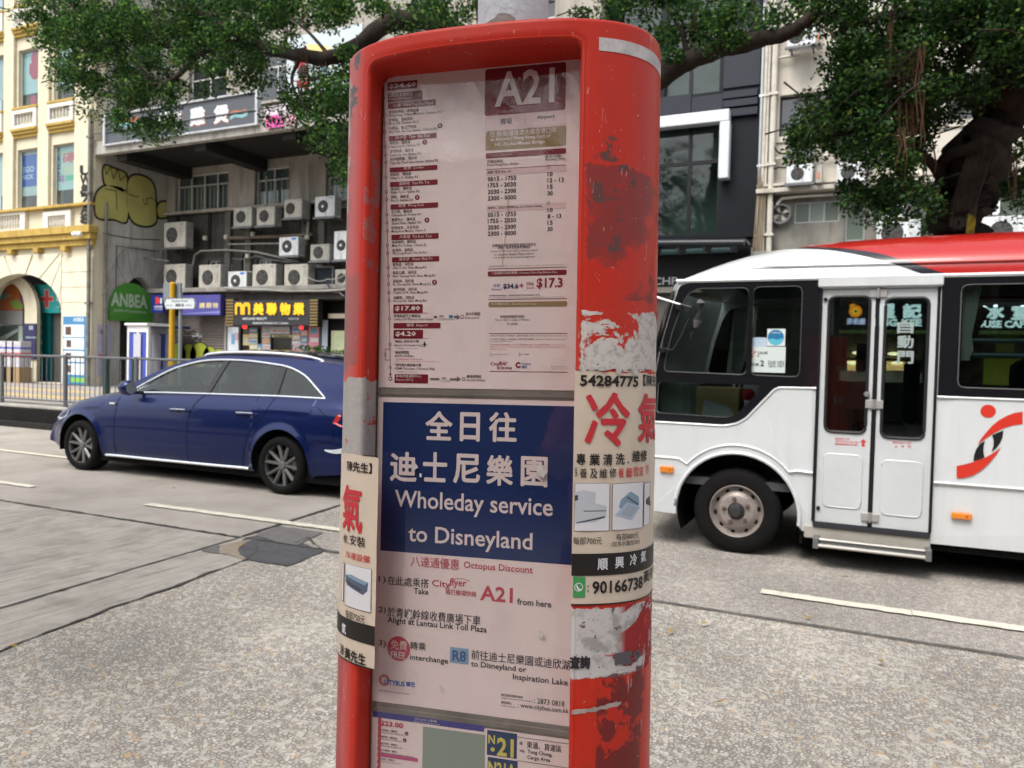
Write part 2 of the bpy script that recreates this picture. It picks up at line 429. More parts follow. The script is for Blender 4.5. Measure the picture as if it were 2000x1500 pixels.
def grooved(name):
    m = mat(name, (.42,.385,.345), .85, vary=.25, vscale=2.2, stain=.45, sscale=3.5, bump=.3, bscale=60)
    t = m.node_tree; N = t.nodes; L = t.links; b = N['Principled BSDF']
    tc = N.new('ShaderNodeTexCoord'); mp = N.new('ShaderNodeMapping'); mp.inputs['Scale'].default_value = (55, 2.0, 1); mp.inputs['Rotation'].default_value = (0,0,R_(-7))
    L.new(tc.outputs['Object'], mp.inputs[0]); n = N.new('ShaderNodeTexNoise'); n.inputs['Scale'].default_value = 1; n.inputs['Detail'].default_value = 5; n.inputs['Distortion'].default_value = .3
    L.new(mp.outputs[0], n.inputs['Vector']); r = N.new('ShaderNodeMapRange'); r.inputs['From Min'].default_value = .50; r.inputs['From Max'].default_value = .70; r.inputs['To Max'].default_value = .6; L.new(n.outputs[0], r.inputs[0])
    src = b.inputs['Base Color'].links[0].from_socket
    mx = N.new('ShaderNodeMix'); mx.data_type = 'RGBA'; mx.inputs[7].default_value = (.12,.105,.093,1); L.new(r.outputs[0], mx.inputs[0]); L.new(src, mx.inputs[6]); L.new(mx.outputs[2], b.inputs['Base Color'])
    return m
GROOVE = grooved('brushed_concrete')
SMOOTHR = mat('worn_lane_concrete', (.40,.365,.325), .8, vary=.22, vscale=1.2, stain=.3, sscale=1.6, bump=.35, bscale=120)
LINEP = mat('road_line_paint', (.72,.68,.57), .7, vary=.2, vscale=14, bump=.3, bscale=50, stain=.25, sscale=9)
TAR = mat('tar_patch', (.16,.155,.155), .8, vary=.3, vscale=7, bump=.5, bscale=80)
JOINT = mat('joint_seal', (.09,.085,.08), .8, vary=.3, vscale=12)
# ------------------------------------------------------------------ ground
def sheet(name, pts, z, m, **k):
    mb = MB(); P = [(p[0], p[1]) for p in pts]
    tri = tessellate_polygon([[Vector((a,b,0)) for a,b in P]]); mb.add([(a,b,z) for a,b in P], [tuple(t) for t in tri])
    o = build(name, mb, m, fix=False); o['kind'] = 'structure'
    me = o.data
    if me.polygons and me.polygons[0].normal.z < 0: me.flip_normals()
    return o
def G(x, y): q = gp(x, y); return (q.x, q.y)
sheet('ground', [(-250,-60),(250,-60),(250,220),(-250,220)], -.02, mat('far_ground', (.2,.19,.18), .9))
sheet('road', [(-120,1.3),(120,1.3),(120,9.3),(-120,9.3)], 0, AGG)
# far lane: worn fine concrete to the left, fine aggregate to the right
sheet('road_lane', [(-120,4.62),(-4.52,4.62),(-4.56,5.1),(-4.71,6.3),(-5.0,9.3),(-120,9.3)], .004, SMOOTHR)
sheet('road_lane', [(-4.49,4.64),(120,4.66),(120,9.3),(-4.96,9.3),(-4.68,6.3),(-4.52,5.1)], .004, AGG2)
# brushed slab in the near lane, with a ragged edge against the aggregate
edge = [(-3.6,1.3),(-3.74,2.29),(-3.78,2.5),(-3.82,2.81),(-3.86,3.05),(-3.87,3.41),(-3.93,3.7),(-3.95,3.95),(-3.98,4.14),(-4.08,4.35),(-4.3,4.6)]
sheet('road_slab', [(-120,1.3)] + edge + [(-4.5,4.6),(-120,4.6)], .005, GROOVE)
def strip(name, pts, wd, z, m, rag=.006, seed=1):
    rd = random.Random(seed); L_, R2 = [], []
    for i in range(len(pts)-1):
        a = Vector((*pts[i], 0)); b = Vector((*pts[i+1], 0)); n = max(2, int((b-a).length/.06)); d = (b-a).normalized(); nn = Vector((-d.y, d.x, 0))
        for k in range(n+(i == len(pts)-2)):
            q = a.lerp(b, k/n); L_.append(q+nn*(wd/2+rd.uniform(-rag, rag))); R2.append(q-nn*(wd/2+rd.uniform(-rag, rag)))
    mb = MB(); mb.grid([[Vector((p.x,p.y,z)) for p in L_], [Vector((p.x,p.y,z)) for p in R2]])
    o = build(name, mb, m, fix=False); o['kind'] = 'structure'
    if o.data.polygons[0].normal.z < 0: o.data.flip_normals()
    return o
strip('road_joint', [(-4.34,1.3),(-4.36,2.66),(-4.5,4.6)], .02, .010, JOINT, .006, 3)
strip('road_joint', [(-4.52,4.66),(-4.7,6.2),(-5.0,9.2)], .03, .010, JOINT, .008, 4)
strip('road_joint', [(-30,4.56),(-7.45,4.6),(-4.5,4.62)], .03, .012, JOINT, .012, 5)
strip('road_joint', [(-4.45,4.63),(-1.2,4.65),(30,4.69)], .016, .012, JOINT, .002, 6)
strip('road_crack', [(-3.62,1.4)]+edge[1:], .014, .009, JOINT, .012, 7)
def rag_poly(px, amp=.015, seed=0, step=.07):
    rd = random.Random(seed); P = [Vector((*G(*q), 0)) for q in px]; out = []
    for i in range(len(P)):
        a, b = P[i], P[(i+1) % len(P)]; n = max(1, int((b-a).length/step))
        for k in range(n): q = a.lerp(b, k/n); out.append((q.x+rd.uniform(-amp,amp), q.y+rd.uniform(-amp,amp)))
    return out
sheet('road_patch', rag_poly([(480,1052),(560,1033),(612,1042),(588,1060),(632,1078),(560,1108),(470,1092),(462,1068)], .012, 1), .0075, mat('tar_patch_blue', (.105,.105,.112), .85, vary=.3, vscale=9, bump=.5, bscale=90))
sheet('road_patch', rag_poly([(497,1047),(545,1030),(632,1042),(578,1068),(540,1062)], .01, 2), .0115, mat('tar_patch_grey', (.17,.16,.155), .85, vary=.2, vscale=9, bump=.4, bscale=90))
sheet('road_patch', rag_poly([(392,1077),(430,1066),(428,1083),(410,1082)], .008, 3), .0095, TAR)
sheet('road_patch', rag_poly([(430,1068),(505,1052),(470,1066),(462,1080),(482,1095),(450,1088),(428,1082)], .012, 4), .0098, mat('sand_fill', (.31,.26,.20), .9, vary=.3, vscale=18, bump=.5, bscale=60))
strip('road_joint', [G(575,1063), G(600,1052), G(632,1078), G(672,1083)], .02, .0125, JOINT, .01, 8)
# painted lines, a little ragged
def marking(a, b, y, wd, seed, z=.0145):
    strip('road_marking', [(a, y), (b, y)], wd, z, LINEP, .006, seed)
def mkpx(x0, y0, x1, y1, wd, seed):
    a = gp(x0, y0); b = gp(x1, y1); strip('road_marking', [(a.x, a.y), (b.x, b.y)], wd, .0145, LINEP, .007, seed)
mkpx(287, 987, 700, 1042, .105, 11); mkpx(1486, 1158, 1780, 1201, .105, 12); mkpx(1781.5, 1201, 2200, 1262, .105, 15); mkpx(-500, 873, 66, 953, .105, 13); mkpx(-900, 774, 260, 911, .11, 14)
for k in range(4): marking(-24-8*k, -20-8*k, 5.22, .105, 20+k); marking(7+8*k, 11+8*k, 5.16, .105, 30+k)
# debris on the road: leaves and pebbles
mb = MB(); rd = random.Random(5)
lp = [G(x, y) for x, y in ((295,942),(340,957),(1650,1128),(1685,1150),(1783,1172),(1720,1300),(1578,1212),(1405,1380),(1375,1225),(1310,1240),(1270,1025),(1290,1022))]
lp += [(rd.uniform(-13,-6), rd.uniform(8.4,9.2)) for _ in range(26)] + [(rd.uniform(-5,3), rd.uniform(2,9)) for _ in range(26)]
for x, y in lp:
    a = rd.uniform(0, 6.3); l = rd.uniform(.02,.035); c, s_ = math.cos(a)*l, math.sin(a)*l
    mb.add([(x-c,y-s_,.02),(x+s_*.45,y-c*.45,.026),(x+c,y+s_,.03),(x-s_*.45,y+c*.45,.021)], [(0,1,2),(0,2,3)])
o = build('fallen_leaves', mb, mat('dry_leaf', (.42,.28,.07), .7, vary=.5, vscale=3), fix=False, kind='stuff'); o['label'] = 'scattered dry yellow leaves on the road'

# far kerb: a dark retaining step, pavement above it
KY = 9.3; PZ = .40
mb = MB(); mb.box(-120, 120, KY, KY+.28, 0, .36, .015)
struct('kerb', mb, mat('soot_black_kerb', (.016,.015,.015), .8, vary=.4, vscale=3, bump=.4, bscale=25))
mb = MB(); mb.box(-120, 120, KY-.13, KY-.005, 0, .11, .01)
struct('kerb', mb, mat('dark_kerb_foot', (.03,.028,.026), .85, vary=.4, vscale=5, bump=.4, bscale=30))
mb = MB(); mb.box(-120, 120, KY+.03, KY+.25, .362, .42, .012)
struct('kerb_coping', mb, mat('pale_coping', (.42,.40,.37), .8, vary=.25, vscale=6, stain=.4, sscale=2))
sheet('pavement', [(-120,KY+.27),(120,KY+.27),(120,60),(-120,60)], PZ, mat('pavement_base', (.20,.19,.18), .9, vary=.2, vscale=2))
# pavement slabs one can tell apart on the left, joints recessed
PAV = [mat('paving_slab_%s' % n, c, .8, vary=.2, vscale=3, bump=.2, bscale=30) for n, c in (('pale', (.40,.37,.34)), ('pink', (.42,.35,.31)), ('grey', (.33,.32,.31)))]
YEL = mat('yellow_tactile', (.60,.45,.20), .75, vary=.2, vscale=6)
smesh = {}
pav = bpy.data.objects.new('pavement_tiles', None); COL.objects.link(pav); pav['kind'] = 'structure'; pav.location = (-18, 12, PZ)
rd = random.Random(2); cnt = 0
for j in range(9):
    for i in range(30):
        x = -26 + i*.62 + (j % 2)*.31; y = KY+.62 + j*.62 + .31
        if y > 15.4: continue
        yellow = (j == 2) or (j == 5 and i < 13)
        m = YEL if yellow else rd.choice(PAV)
        if m.name not in smesh:
            q = MB().box(-.302, .302, -.302, .302, .002, .022, .006); me = bpy.data.meshes.new('paving_slab'); me.from_pydata(q.v, [], q.f); me.materials.append(m); smesh[m.name] = me
        o = bpy.data.objects.new('paving_slab', smesh[m.name]); COL.objects.link(o); o.parent = pav; o.location = (x+18, y-12, rd.uniform(-.002,.002)); cnt += 1
# near pavement, where the photographer and the stop stand
mb = MB(); mb.box(-120, 120, 1.15, 1.3, 0, .15, .015); struct('kerb', mb, mat('near_kerb', (.34,.33,.31), .85, vary=.3, vscale=5, bump=.3))
sheet('pavement', [(-120,-12),(120,-12),(120,1.151),(-120,1.151)], .148, mat('near_paving', (.30,.28,.27), .85, vary=.2, vscale=4, bump=.2))
# ------------------------------------------------------------------ the bus stop sign
DOWN = -1.262
post = thing('bus_stop_sign', 'worn red bus stop sign with rounded flanks, torn stickers and printed route panels', 'bus stop sign')
post.matrix_world = Matrix.Translation(PC + PR @ Vector((0,0,DOWN))) @ PR.to_4x4(); post['_local'] = True
def ppart(name, mb, m, smooth=False, angle=40, parent=None, fix=True):
    o = build(name, mb, m, parent or post, smooth=smooth, angle=angle, fix=fix)
    if parent is None: o.location = (0,0,-DOWN)
    return o

def red_paint():
    m = bpy.data.materials.new('worn_red_paint'); m.use_nodes = True; t = m.node_tree; N = t.nodes; L = t.links; b = N['Principled BSDF']
    tc = N.new('ShaderNodeTexCoord'); sp = N.new('ShaderNodeSeparateXYZ'); L.new(tc.outputs['Object'], sp.inputs[0])
    def noise(scale, detail=6, rough=.6, vec=None, dist=0):
        n = N.new('ShaderNodeTexNoise'); n.inputs['Scale'].default_value = scale; n.inputs['Detail'].default_value = detail; n.inputs['Roughness'].default_value = rough; n.inputs['Distortion'].default_value = dist
        L.new(vec or tc.outputs['Object'], n.inputs['Vector']); return n.outputs[0]
    def M_(op, a, b_=None, c=None, clamp=False):
        n = N.new('ShaderNodeMath'); n.operation = op; n.use_clamp = clamp
        for i, x in enumerate((a, b_, c)):
            if x is None: continue
            if isinstance(x, (int, float)): n.inputs[i].default_value = x
            else: L.new(x, n.inputs[i])
        return n.outputs[0]
    U, V, W = sp.outputs[0], sp.outputs[1], sp.outputs[2]
    nA = noise(28, 8, .65); nB = noise(9, 6, .6); nC = noise(90, 4, .7); nD = noise(14, 8, .7, dist=.6)
    stretch = N.new('ShaderNodeMapping'); stretch.inputs['Scale'].default_value = (1, 1, .12); L.new(tc.outputs['Object'], stretch.inputs[0])
    nS = noise(60, 5, .6, stretch.outputs[0])
    def boxd(axis, a0, a1, w0, w1, amp, n):
        "soft membership of a ragged box: > 0 inside"
        ca, ha = (a0+a1)/2, (a1-a0)/2; cw, hw = (w0+w1)/2, (w1-w0)/2
        da = M_('SUBTRACT', ha, M_('ABSOLUTE', M_('SUBTRACT', axis, ca))); dw = M_('SUBTRACT', hw, M_('ABSOLUTE', M_('SUBTRACT', W, cw)))
        d = M_('MINIMUM', da, dw)
        return M_('ADD', d, M_('MULTIPLY', M_('SUBTRACT', n, .5), amp))
    def sm(x, e=.0015): # step with a narrow edge
        return M_('DIVIDE', x, e, clamp=True)
    col = None
    def layer(base, mask, c):
        mx = N.new('ShaderNodeMix'); mx.data_type = 'RGBA'
        if isinstance(base, tuple): mx.inputs[6].default_value = (*base, 1)
        else: L.new(base, mx.inputs[6])
        if isinstance(c, tuple): mx.inputs[7].default_value = (*c, 1)
        else: L.new(c, mx.inputs[7])
        if isinstance(mask, float): mx.inputs[0].default_value = mask
        else: L.new(mask, mx.inputs[0])
        return mx.outputs[2]
    # base red, slightly faded and streaked, redder inside the recess
    fade = M_('MULTIPLY', M_('SUBTRACT', nB, .35, clamp=True), .9)
    col = layer((.54,.026,.011), fade, (.52,.055,.034))
    col = layer(col, M_('MULTIPLY', M_('SUBTRACT', nS, .5, clamp=True), 1.2), (.36,.035,.03))
    # the left flank: pink, chalky and scraped
    lf = M_('MULTIPLY', sm(M_('SUBTRACT', -.165, U), .02), .8); col = layer(col, lf, (.50,.115,.11))
    sc = sm(boxd(U, -.225, -.196, .02, .40, .06, nA), .004); col = layer(col, M_('MULTIPLY', sc, sm(M_('SUBTRACT', nC, .42), .06)), (.30,.12,.12))
    sc = sm(boxd(U, -.222, -.200, .26, .47, .05, nD), .003); col = layer(col, M_('MULTIPLY', sc, sm(M_('SUBTRACT', nD, .47), .03)), (.50,.30,.32))
    g = sm(boxd(U, -.21, -.165, .03, .165, .02, nA), .004); col = layer(col, M_('MULTIPLY', g, M_('MULTIPLY', nC, .9)), (.20,.10,.10))
    g = sm(boxd(U, -.206, -.18, .40, .49, .05, nD), .003); col = layer(col, M_('MULTIPLY', g, sm(M_('SUBTRACT', nA, .53), .02)), (.10,.085,.085))
    g = sm(boxd(U, -.163, -.150, .17, .335, .012, nA), .002); col = layer(col, M_('MULTIPLY', g, sm(M_('SUBTRACT', nA, .50), .05)), (.34,.10,.09))
    # torn white paper on the left flank
    g = sm(boxd(U, -.30, -.135, -.12, .008, .045, nD), .0012)
    tear = M_('MULTIPLY', g, sm(M_('SUBTRACT', nD, .40), .015)); paper = layer((.50,.46,.43), M_('MULTIPLY', nC, 1.0), (.30,.27,.26))
    col = layer(col, tear, paper)
    white_l = tear
    # right flank: maroon and grey ghosts of old stickers
    g = sm(boxd(U, .165, .249, .125, .300, .045, nD), .0015); ghost = M_('MULTIPLY', g, sm(M_('SUBTRACT', nB, .46), .05)); col = layer(col, M_('MULTIPLY', ghost, .8), (.20,.035,.032))
    g = sm(boxd(U, .180, .24, .190, .335, .05, nA), .0015); col = layer(col, M_('MULTIPLY', g, sm(M_('SUBTRACT', nA, .585), .012)), (.13,.05,.045))
    # torn white remains above and below the advertisement
    g = sm(boxd(U, .163, .300, .028, .105, .05, nD), .0012); t1 = M_('MULTIPLY', g, sm(M_('SUBTRACT', nD, .475), .012))
    pap = layer((.60,.55,.51), M_('MULTIPLY', sm(M_('SUBTRACT', nC, .50), .1), .6), (.33,.27,.25))
    col = layer(col, t1, pap)
    g = sm(boxd(U, .12, .300, -.385, -.290, .03, nA), .0012); t2 = M_('MULTIPLY', g, sm(M_('SUBTRACT', .60, nD), .015))
    pap2 = layer((.56,.52,.50), M_('MULTIPLY', sm(M_('SUBTRACT', nA, .50), .08), .7), (.27,.24,.23)); pap2 = layer(pap2, sm(M_('SUBTRACT', nC, .62), .02), (.12,.09,.09)); pap2 = layer(pap2, M_('MULTIPLY', sm(M_('SUBTRACT', U, .215), .01), sm(M_('SUBTRACT', nD, .47), .01)), (.33,.03,.03))
    pap2 = layer(pap2, sm(M_('SUBTRACT', nD, .60), .01), (.16,.30,.44))
    col = layer(col, t2, pap2)
    # dark maroon scars at the foot of the right flank
    g = sm(boxd(U, .19, .247, -.62, -.38, .03, nB), .002); t3 = M_('MULTIPLY', g, sm(M_('SUBTRACT', nA, .46), .03)); col = layer(col, M_('MULTIPLY', t3, .85), (.12,.022,.022))
    g = sm(boxd(U, -.25, -.19, -.60, -.35, .02, nB), .002); col = layer(col, M_('MULTIPLY', g, M_('MULTIPLY', nS, .9)), (.28,.05,.045))
    # fine pale scratches and specks everywhere
    st2 = N.new('ShaderNodeMapping'); st2.inputs['Scale'].default_value = (6, 6, 1.3); st2.inputs['Rotation'].default_value = (.3,.7,.2); L.new(tc.outputs['Object'], st2.inputs[0])
    sx = noise(22, 3, .5, st2.outputs[0], 1.2); col = layer(col, M_('MULTIPLY', sm(M_('SUBTRACT', sx, .70), .01), .55), (.60,.36,.33))
    sx = noise(160, 2, .5); col = layer(col, M_('MULTIPLY', sm(M_('SUBTRACT', sx, .735), .01), .6), (.50,.33,.30))
    sx = noise(75, 3, .6); col = layer(col, M_('MULTIPLY', sm(M_('SUBTRACT', sx, .73), .01), .8), (.05,.03,.03))
    L.new(col, b.inputs['Base Color'])
    wh = M_('MAXIMUM', M_('MAXIMUM', tear, t1), t2)
    rg = M_('ADD', M_('MULTIPLY', wh, .45), M_('ADD', .32, M_('MULTIPLY', nB, .25))); L.new(rg, b.inputs['Roughness'])
    hgt = M_('ADD', M_('MULTIPLY', wh, .0006), M_('ADD', M_('MULTIPLY', M_('MAXIMUM', ghost, t3), -.0003), M_('MULTIPLY', nA, .0003)))
    bu = N.new('ShaderNodeBump'); bu.inputs['Strength'].default_value = .7; bu.inputs['Distance'].default_value = 1.0; L.new(hgt, bu.inputs['Height']); L.new(bu.outputs[0], b.inputs['Normal'])
    b.inputs['Specular IOR Level'].default_value = .28
    return m
RED = red_paint()

# casing: superellipse in plan, with a rounded recess cut for the panels
RU0, RU1, RW1, FLOOR = -.1625, .1625, .4735, .004
def sdbox(u, w):
    "signed distance to the recess outline (negative inside); open downwards to w = -1"
    cu, hu = (RU0+RU1)/2, (RU1-RU0)/2; cw, hw = (RW1-1.10)/2, (RW1+1.10)/2; r = .020
    a = abs(u-cu)-hu+r; c = abs(w-cw)-hw+r
    return math.hypot(max(a,0), max(c,0)) + min(max(a,c),0) - r
nf = 0
us = sorted(set([EU-EA*.985, EU+EA*.985] + list(np.linspace(EU-EA*.97, EU+EA*.97, 60)) + [RU0+d for d in (-.02,-.012,-.008,-.005,-.003,-.0015,0,.001,.0025,.004,.0055,.0068,.0077,.0081,.0097,.0105,.016,.022)] + [RU1-d for d in (-.02,-.012,-.008,-.005,-.003,-.0015,0,.001,.0025,.004,.0055,.0068,.0077,.0081,.0097,.0105,.016,.022)]))
th_front = [math.pi + math.pi*k/14*.0 for k in ()]
ws = sorted(set(list(np.linspace(-1.262, .40, 60)) + [RW1-d for d in (.06,.045,.035,.028,.022,.017,.013,.0105,.0097,.0081,.0077,.0068,.0055,.004,.0025,.001,0,-.0015,-.003,-.006,-.010,-.014,-.018)] + [.487, .490]))
def frontv(u):
    a = min(1, abs((u-EU)/EA)); return EV - EB*(1-a**EE)**(1/EE)
mb = MB(); rows = []
side = [ell(t) for t in np.linspace(0, math.pi, 49)]     # back half, right to left
sideR = [ell(2*math.pi - t) for t in np.linspace(0, .62, 14)]   # right quarter of the front down to the first grid column
for w_ in ws + [PTOP-.006, PTOP-.0035, PTOP-.0015, PTOP]:
    shr = 0 if w_ <= PTOP-.006 else .006*(1-math.sqrt(max(0,1-((w_-(PTOP-.006))/.006)**2)))
    ring = []
    for u in us:
        v0 = frontv(u); d = sdbox(u, w_)
        if d < 0:
            q = -d; v = v0 + (.015-math.sqrt(max(0,.0081**2-min(q,.0081)**2))*1.85 if q < .0081 else .015+(FLOOR-v0-.015)*min(1,(q-.0081)/.0015))
        else:
            v = v0 + .0012*max(0, 1-d/.006)
        ring.append((u, v))
    # close the ends and go round the back
    ur = us[-1]; ul = us[0]
    tail = []
    for k in range(1, 8):
        a = us[-1] + (EU+EA-us[-1])*(1-(1-k/8)**2.2); tail.append((a, frontv(a)))
    back = side
    head = []
    for k in range(1, 8):
        a = us[0] + (EU-EA-us[0])*(1-(1-k/8)**2.2); head.append((a, frontv(a)))
    full = ring + tail + back + head[::-1]
    if shr:
        full = [(EU+(u-EU)*(1-shr/EA), EV+(v-EV)*(1-shr/EB)) for u, v in full]
    rows.append([(u, v, w_) for u, v in full])
n = len(rows[0]); vs = [q for r in rows for q in r]; fs = []
for i in range(len(rows)-1):
    for k in range(n): fs.append((i*n+k, i*n+(k+1)%n, (i+1)*n+(k+1)%n, (i+1)*n+k))
fs.append(tuple((len(rows)-1)*n+k for k in range(n)))
mb.add(vs, fs)
casing = ppart('casing', mb, RED, smooth=True, angle=50)
# dark base plate
mb = MB().box(-.26, .29, -.12, .25, -1.262, -1.235, .004); ppart('base_plate', mb, GREYM)

# steel pole above, primer showing where the paint has gone
def pole_mat():
    m = mat('flaking_silver_pole', (.50,.57,.61), .6, metal=.1, vary=.12, vscale=20, bump=.3, bscale=60)
    t = m.node_tree; N = t.nodes; L = t.links; b = N['Principled BSDF']
    tc = N.new('ShaderNodeTexCoord'); sp = N.new('ShaderNodeSeparateXYZ'); L.new(tc.outputs['Object'], sp.inputs[0])
    n = N.new('ShaderNodeTexNoise'); n.inputs['Scale'].default_value = 16; n.inputs['Detail'].default_value = 5; L.new(tc.outputs['Object'], n.inputs['Vector'])
    a = N.new('ShaderNodeMath'); a.operation = 'MULTIPLY_ADD'; a.inputs[1].default_value = .10; L.new(n.outputs[0], a.inputs[0]); a.inputs[2].default_value = .480
    s_ = N.new('ShaderNodeMath'); s_.operation = 'SUBTRACT'; L.new(a.outputs[0], s_.inputs[0]); L.new(sp.outputs[2], s_.inputs[1])
    d = N.new('ShaderNodeMath'); d.operation = 'DIVIDE'; d.use_clamp = True; d.inputs[1].default_value = .0012; L.new(s_.outputs[0], d.inputs[0])
    src = b.inputs['Base Color'].links[0].from_socket; mx = N.new('ShaderNodeMix'); mx.data_type = 'RGBA'; mx.inputs[7].default_value = (.22,.20,.19,1)
    L.new(d.outputs[0], mx.inputs[0]); L.new(src, mx.inputs[6]); L.new(mx.outputs[2], b.inputs['Base Color']); return m
mb = MB().lathe([(.054,.42),(.054,1.4)], (.029,.066,0), 'z', 40); ppart('pole', mb, pole_mat(), smooth=True)
mb = MB().tube([(.029+.0545*math.cos(a), .066+.0545*math.sin(a), .503) for a in np.linspace(0, 2*math.pi, 41)], .0035, 6, cap=False); ppart('pole_collar', mb, GREYM, smooth=True)

# backing board, sheets and separators
PINKW = mat('route_sheet_paper', (.83,.69,.67), .5, vary=.08, vscale=6, stain=.10, sscale=14)
PINKD = mat('printed_pale_pink', (.68,.50,.50), .5)
MARO = mat('printed_maroon', (.20,.012,.022), .45, vary=.15, vscale=30)
GOLD = mat('printed_gold', (.28,.19,.085), .5)
PALE = mat('printed_pale', (.74,.63,.61), .5)
BLUE = mat('printed_blue', (.012,.030,.12), .42, vary=.12, vscale=9)
REDI = mat('printed_red', (.50,.06,.09), .5)
MAROT = mat('printed_wine', (.26,.02,.05), .5)
BLUI = mat('printed_light_blue', (.05,.13,.42), .5)
GREYB = mat('grimy_aluminium', (.30,.27,.24), .5, metal=.3, vary=.35, vscale=12, bump=.1, stain=.5, sscale=9)
mb = MB().box(RU0+.002, RU1-.002, 0, .0035, -1.1, RW1-.002); ppart('backing_board', mb, PINKW)
def sheet_part(name, w0, w1, v, m, u0=-.1508, u1=.1590, r=.004, label=None, rt=None):
    pts = []
    for cu, cw, t0, rr in ((u1-(rt or r), w1-(rt or r), 0, rt or r), (u0+(rt or r), w1-(rt or r), 90, rt or r), (u0+r, w0+r, 180, r), (u1-r, w0+r, 270, r)):
        for k in range(6): a = R_(t0+18*k); pts.append((cu+rr*math.cos(a), cw+rr*math.sin(a)))
    mb = MB().plate(pts, lambda a, b, d: (a, v+d, b), .0016)
    o = ppart(name, mb, m)
    if label: o['label'] = label
    return o
up = sheet_part('route_sheet', -.0015, .4640, -.0022, PINKW, label='upper route and timetable sheet, pink white', rt=.017)
mid = sheet_part('fare_sheet', -.4690, -.0165, -.0022, PINKW, label='middle sheet with the blue heading')
low = sheet_part('route_sheet', -1.05, -.4880, -.0022, PINKW, label='lower sheet, cut off by the frame')
for w0, w1 in ((-.0165, -.0015), (-.4880, -.4690)):
    mb = MB().box(-.1508, .1590, -.0016, .001, w0+.0012, w1-.0012, .0004); mb.box(-.1508, .1590, -.0026, .001, w0+.004, w1-.0075, .0003); ppart('divider', mb, GREYB)

PP = Panel(-.0024)
pr = Print(PP, .0)
def sub(o): return o
# ---- upper sheet, left column: the stops
B = .02
L_ = lambda x, y: (740+x/5, 120+y/5)
def zt(body, x, yb, x1, h, m, bold=0.0, ox=740, oy=120, k=5.0, lift=.0004, res=1):
    pr.text(body, ox+x/k, oy+yb/k, ox+x1/k, h/k, m, bold, lift, res)
def zr(x, yt, yb, x1, m, r=0, ox=740, oy=120, k=5.0, lift=.0002):
    pr.rect(ox+x/k, oy+yt/k, oy+yb/k, ox+x1/k, m, lift, r)
zr(85,207,286,375,MARO,.0012); zt('$34.60',95,272,365,50,PALE,.03)
zr(88,313,402,425,MARO,.0012); zt('紅磡站 紅磡南道',100,352,330,34,PALE); zt('Hung Hom Station',100,388,330,26,PALE)
zr(90,408,466,553,MARO,.001); zt('尖東  Tsim Sha Tsui East',140,452,530,36,PALE)
rowsL = [('香港科學館，漆咸道南','Hong Kong Science Museum, Chatham Rd S',97,515,390,550,628),
 ('麼地道，漆咸道南','Mody Rd, Chatham Rd S',98,593,330,628,388),('尖東站，梳士巴利道','East Tsim Sha Tsui Station, Salisbury Rd',100,672,365,709,566)]
for c, e_, x, y1, x1, y2, x2 in rowsL: zt(c,x,y1,x1,34,INK,.01); zt(e_,x,y2,x2,32,INK,.006)
zr(98,730,780,563,MARO,.001); zt('尖沙咀  Tsim Sha Tsui',165,762,495,38,PALE)
for c, e_, x, y1, x1, y2, x2 in [('海防道，彌敦道','Haiphong Rd, Nathan Rd',105,816,307,853,400),('金巴利道，彌敦道','Kimberley Rd, Nathan Rd',108,897,340,936,410),('尖沙咀警署，彌敦道','Tsim Sha Tsui Police Station, Nathan Rd',108,974,372,1012,578)]:
    zt(c,x,y1,x1,34,INK,.01); zt(e_,x,y2,x2,32,INK,.006)
zr(106,1038,1085,570,MARO,.001); zt('佐敦  Jordan',243,1063,437,36,PALE)
zt('寧波街，彌敦道',113,1122,315,33,INK,.01); zt('Ning Po St, Nathan Rd',114,1159,380,32,INK,.006)
zr(109,1178,1227,573,MARO,.001); zt('油麻地  Yau Ma Tei',195,1212,490,38,PALE)
for c, e_, x, y1, x1, y2, x2 in [('眾坊街，彌敦道','Public Sq St, Nathan Rd',117,1263,320,1300,396),('碧街，彌敦道','Pitt St, Nathan Rd',120,1341,292,1377,330)]:
    zt(c,x,y1,x1,33,INK,.01); zt(e_,x,y2,x2,32,INK,.006)
zr(115,1398,1448,578,MARO,.001); zt('旺角  Mong Kok',195,1431,440,38,PALE)
for cx, cy_, r in ((597,627,24),(448,789,24),(375,1328,23)): pr.disc(740+cx/5,120+cy_/5,r/5,MARO); zt('X',cx-9,cy_+13,cx+9,26,PALE,.03)
K = 4.1667
def qt(body, x, yb, x1, h, m, bold=0.0, res=1): zt(body, x, yb, x1, h, m, bold, 740, 400, K, res=res)
def qr(x, yt, yb, x1, m, r=.001): zr(x, yt, yb, x1, m, r, 740, 400, K)
for c, e_, x, y1, x1, y2, x2 in [('長沙街，彌敦道','Changsha St, Nathan Rd',102,71,271,101,341),('雅蘭中心，彌敦道','Grand Plaza, Nathan Rd',103,136,297,166,340),('旺角街市，亞皆老街','Mong Kok Market, Argyle St',104,202,324,232,386),
  ('銘基書院，櫻桃街','Ming Kei College, Cherry St',107,318,302,349,384),('浪澄灣，海輝道','The Long Beach, Hoi Fai Rd',110,384,278,411,386),
  ('聚魚道，深旺道','Chui Yu Rd, Sham Mong Rd',112,500,282,530,383),('南昌公園，深旺道','Nam Cheong Park, Sham Mong Rd',113,567,307,597,459),('富昌邨，深旺道','Fu Cheong Est, Sham Mong Rd',116,635,284,664,421),
  ('東京街西，深旺道','Tonkin St W, Sham Mong Rd',117,703,310,731,395),('海麗邨，深旺道','Hoi Lai Est, Sham Mong Rd',118,770,288,798,386),
  ('青嶼幹線巴士轉乘站','Lantau Link Bus-bus Interchange',121,918,340,947,440)]:
    qt(c,x,y1,x1,27,INK,.01); qt(e_,x,y2,x2,26,INK,.006)
qr(102,244,288,486,MARO); qt('大角咀  Tai Kok Tsui',168,277,427,32,PALE)
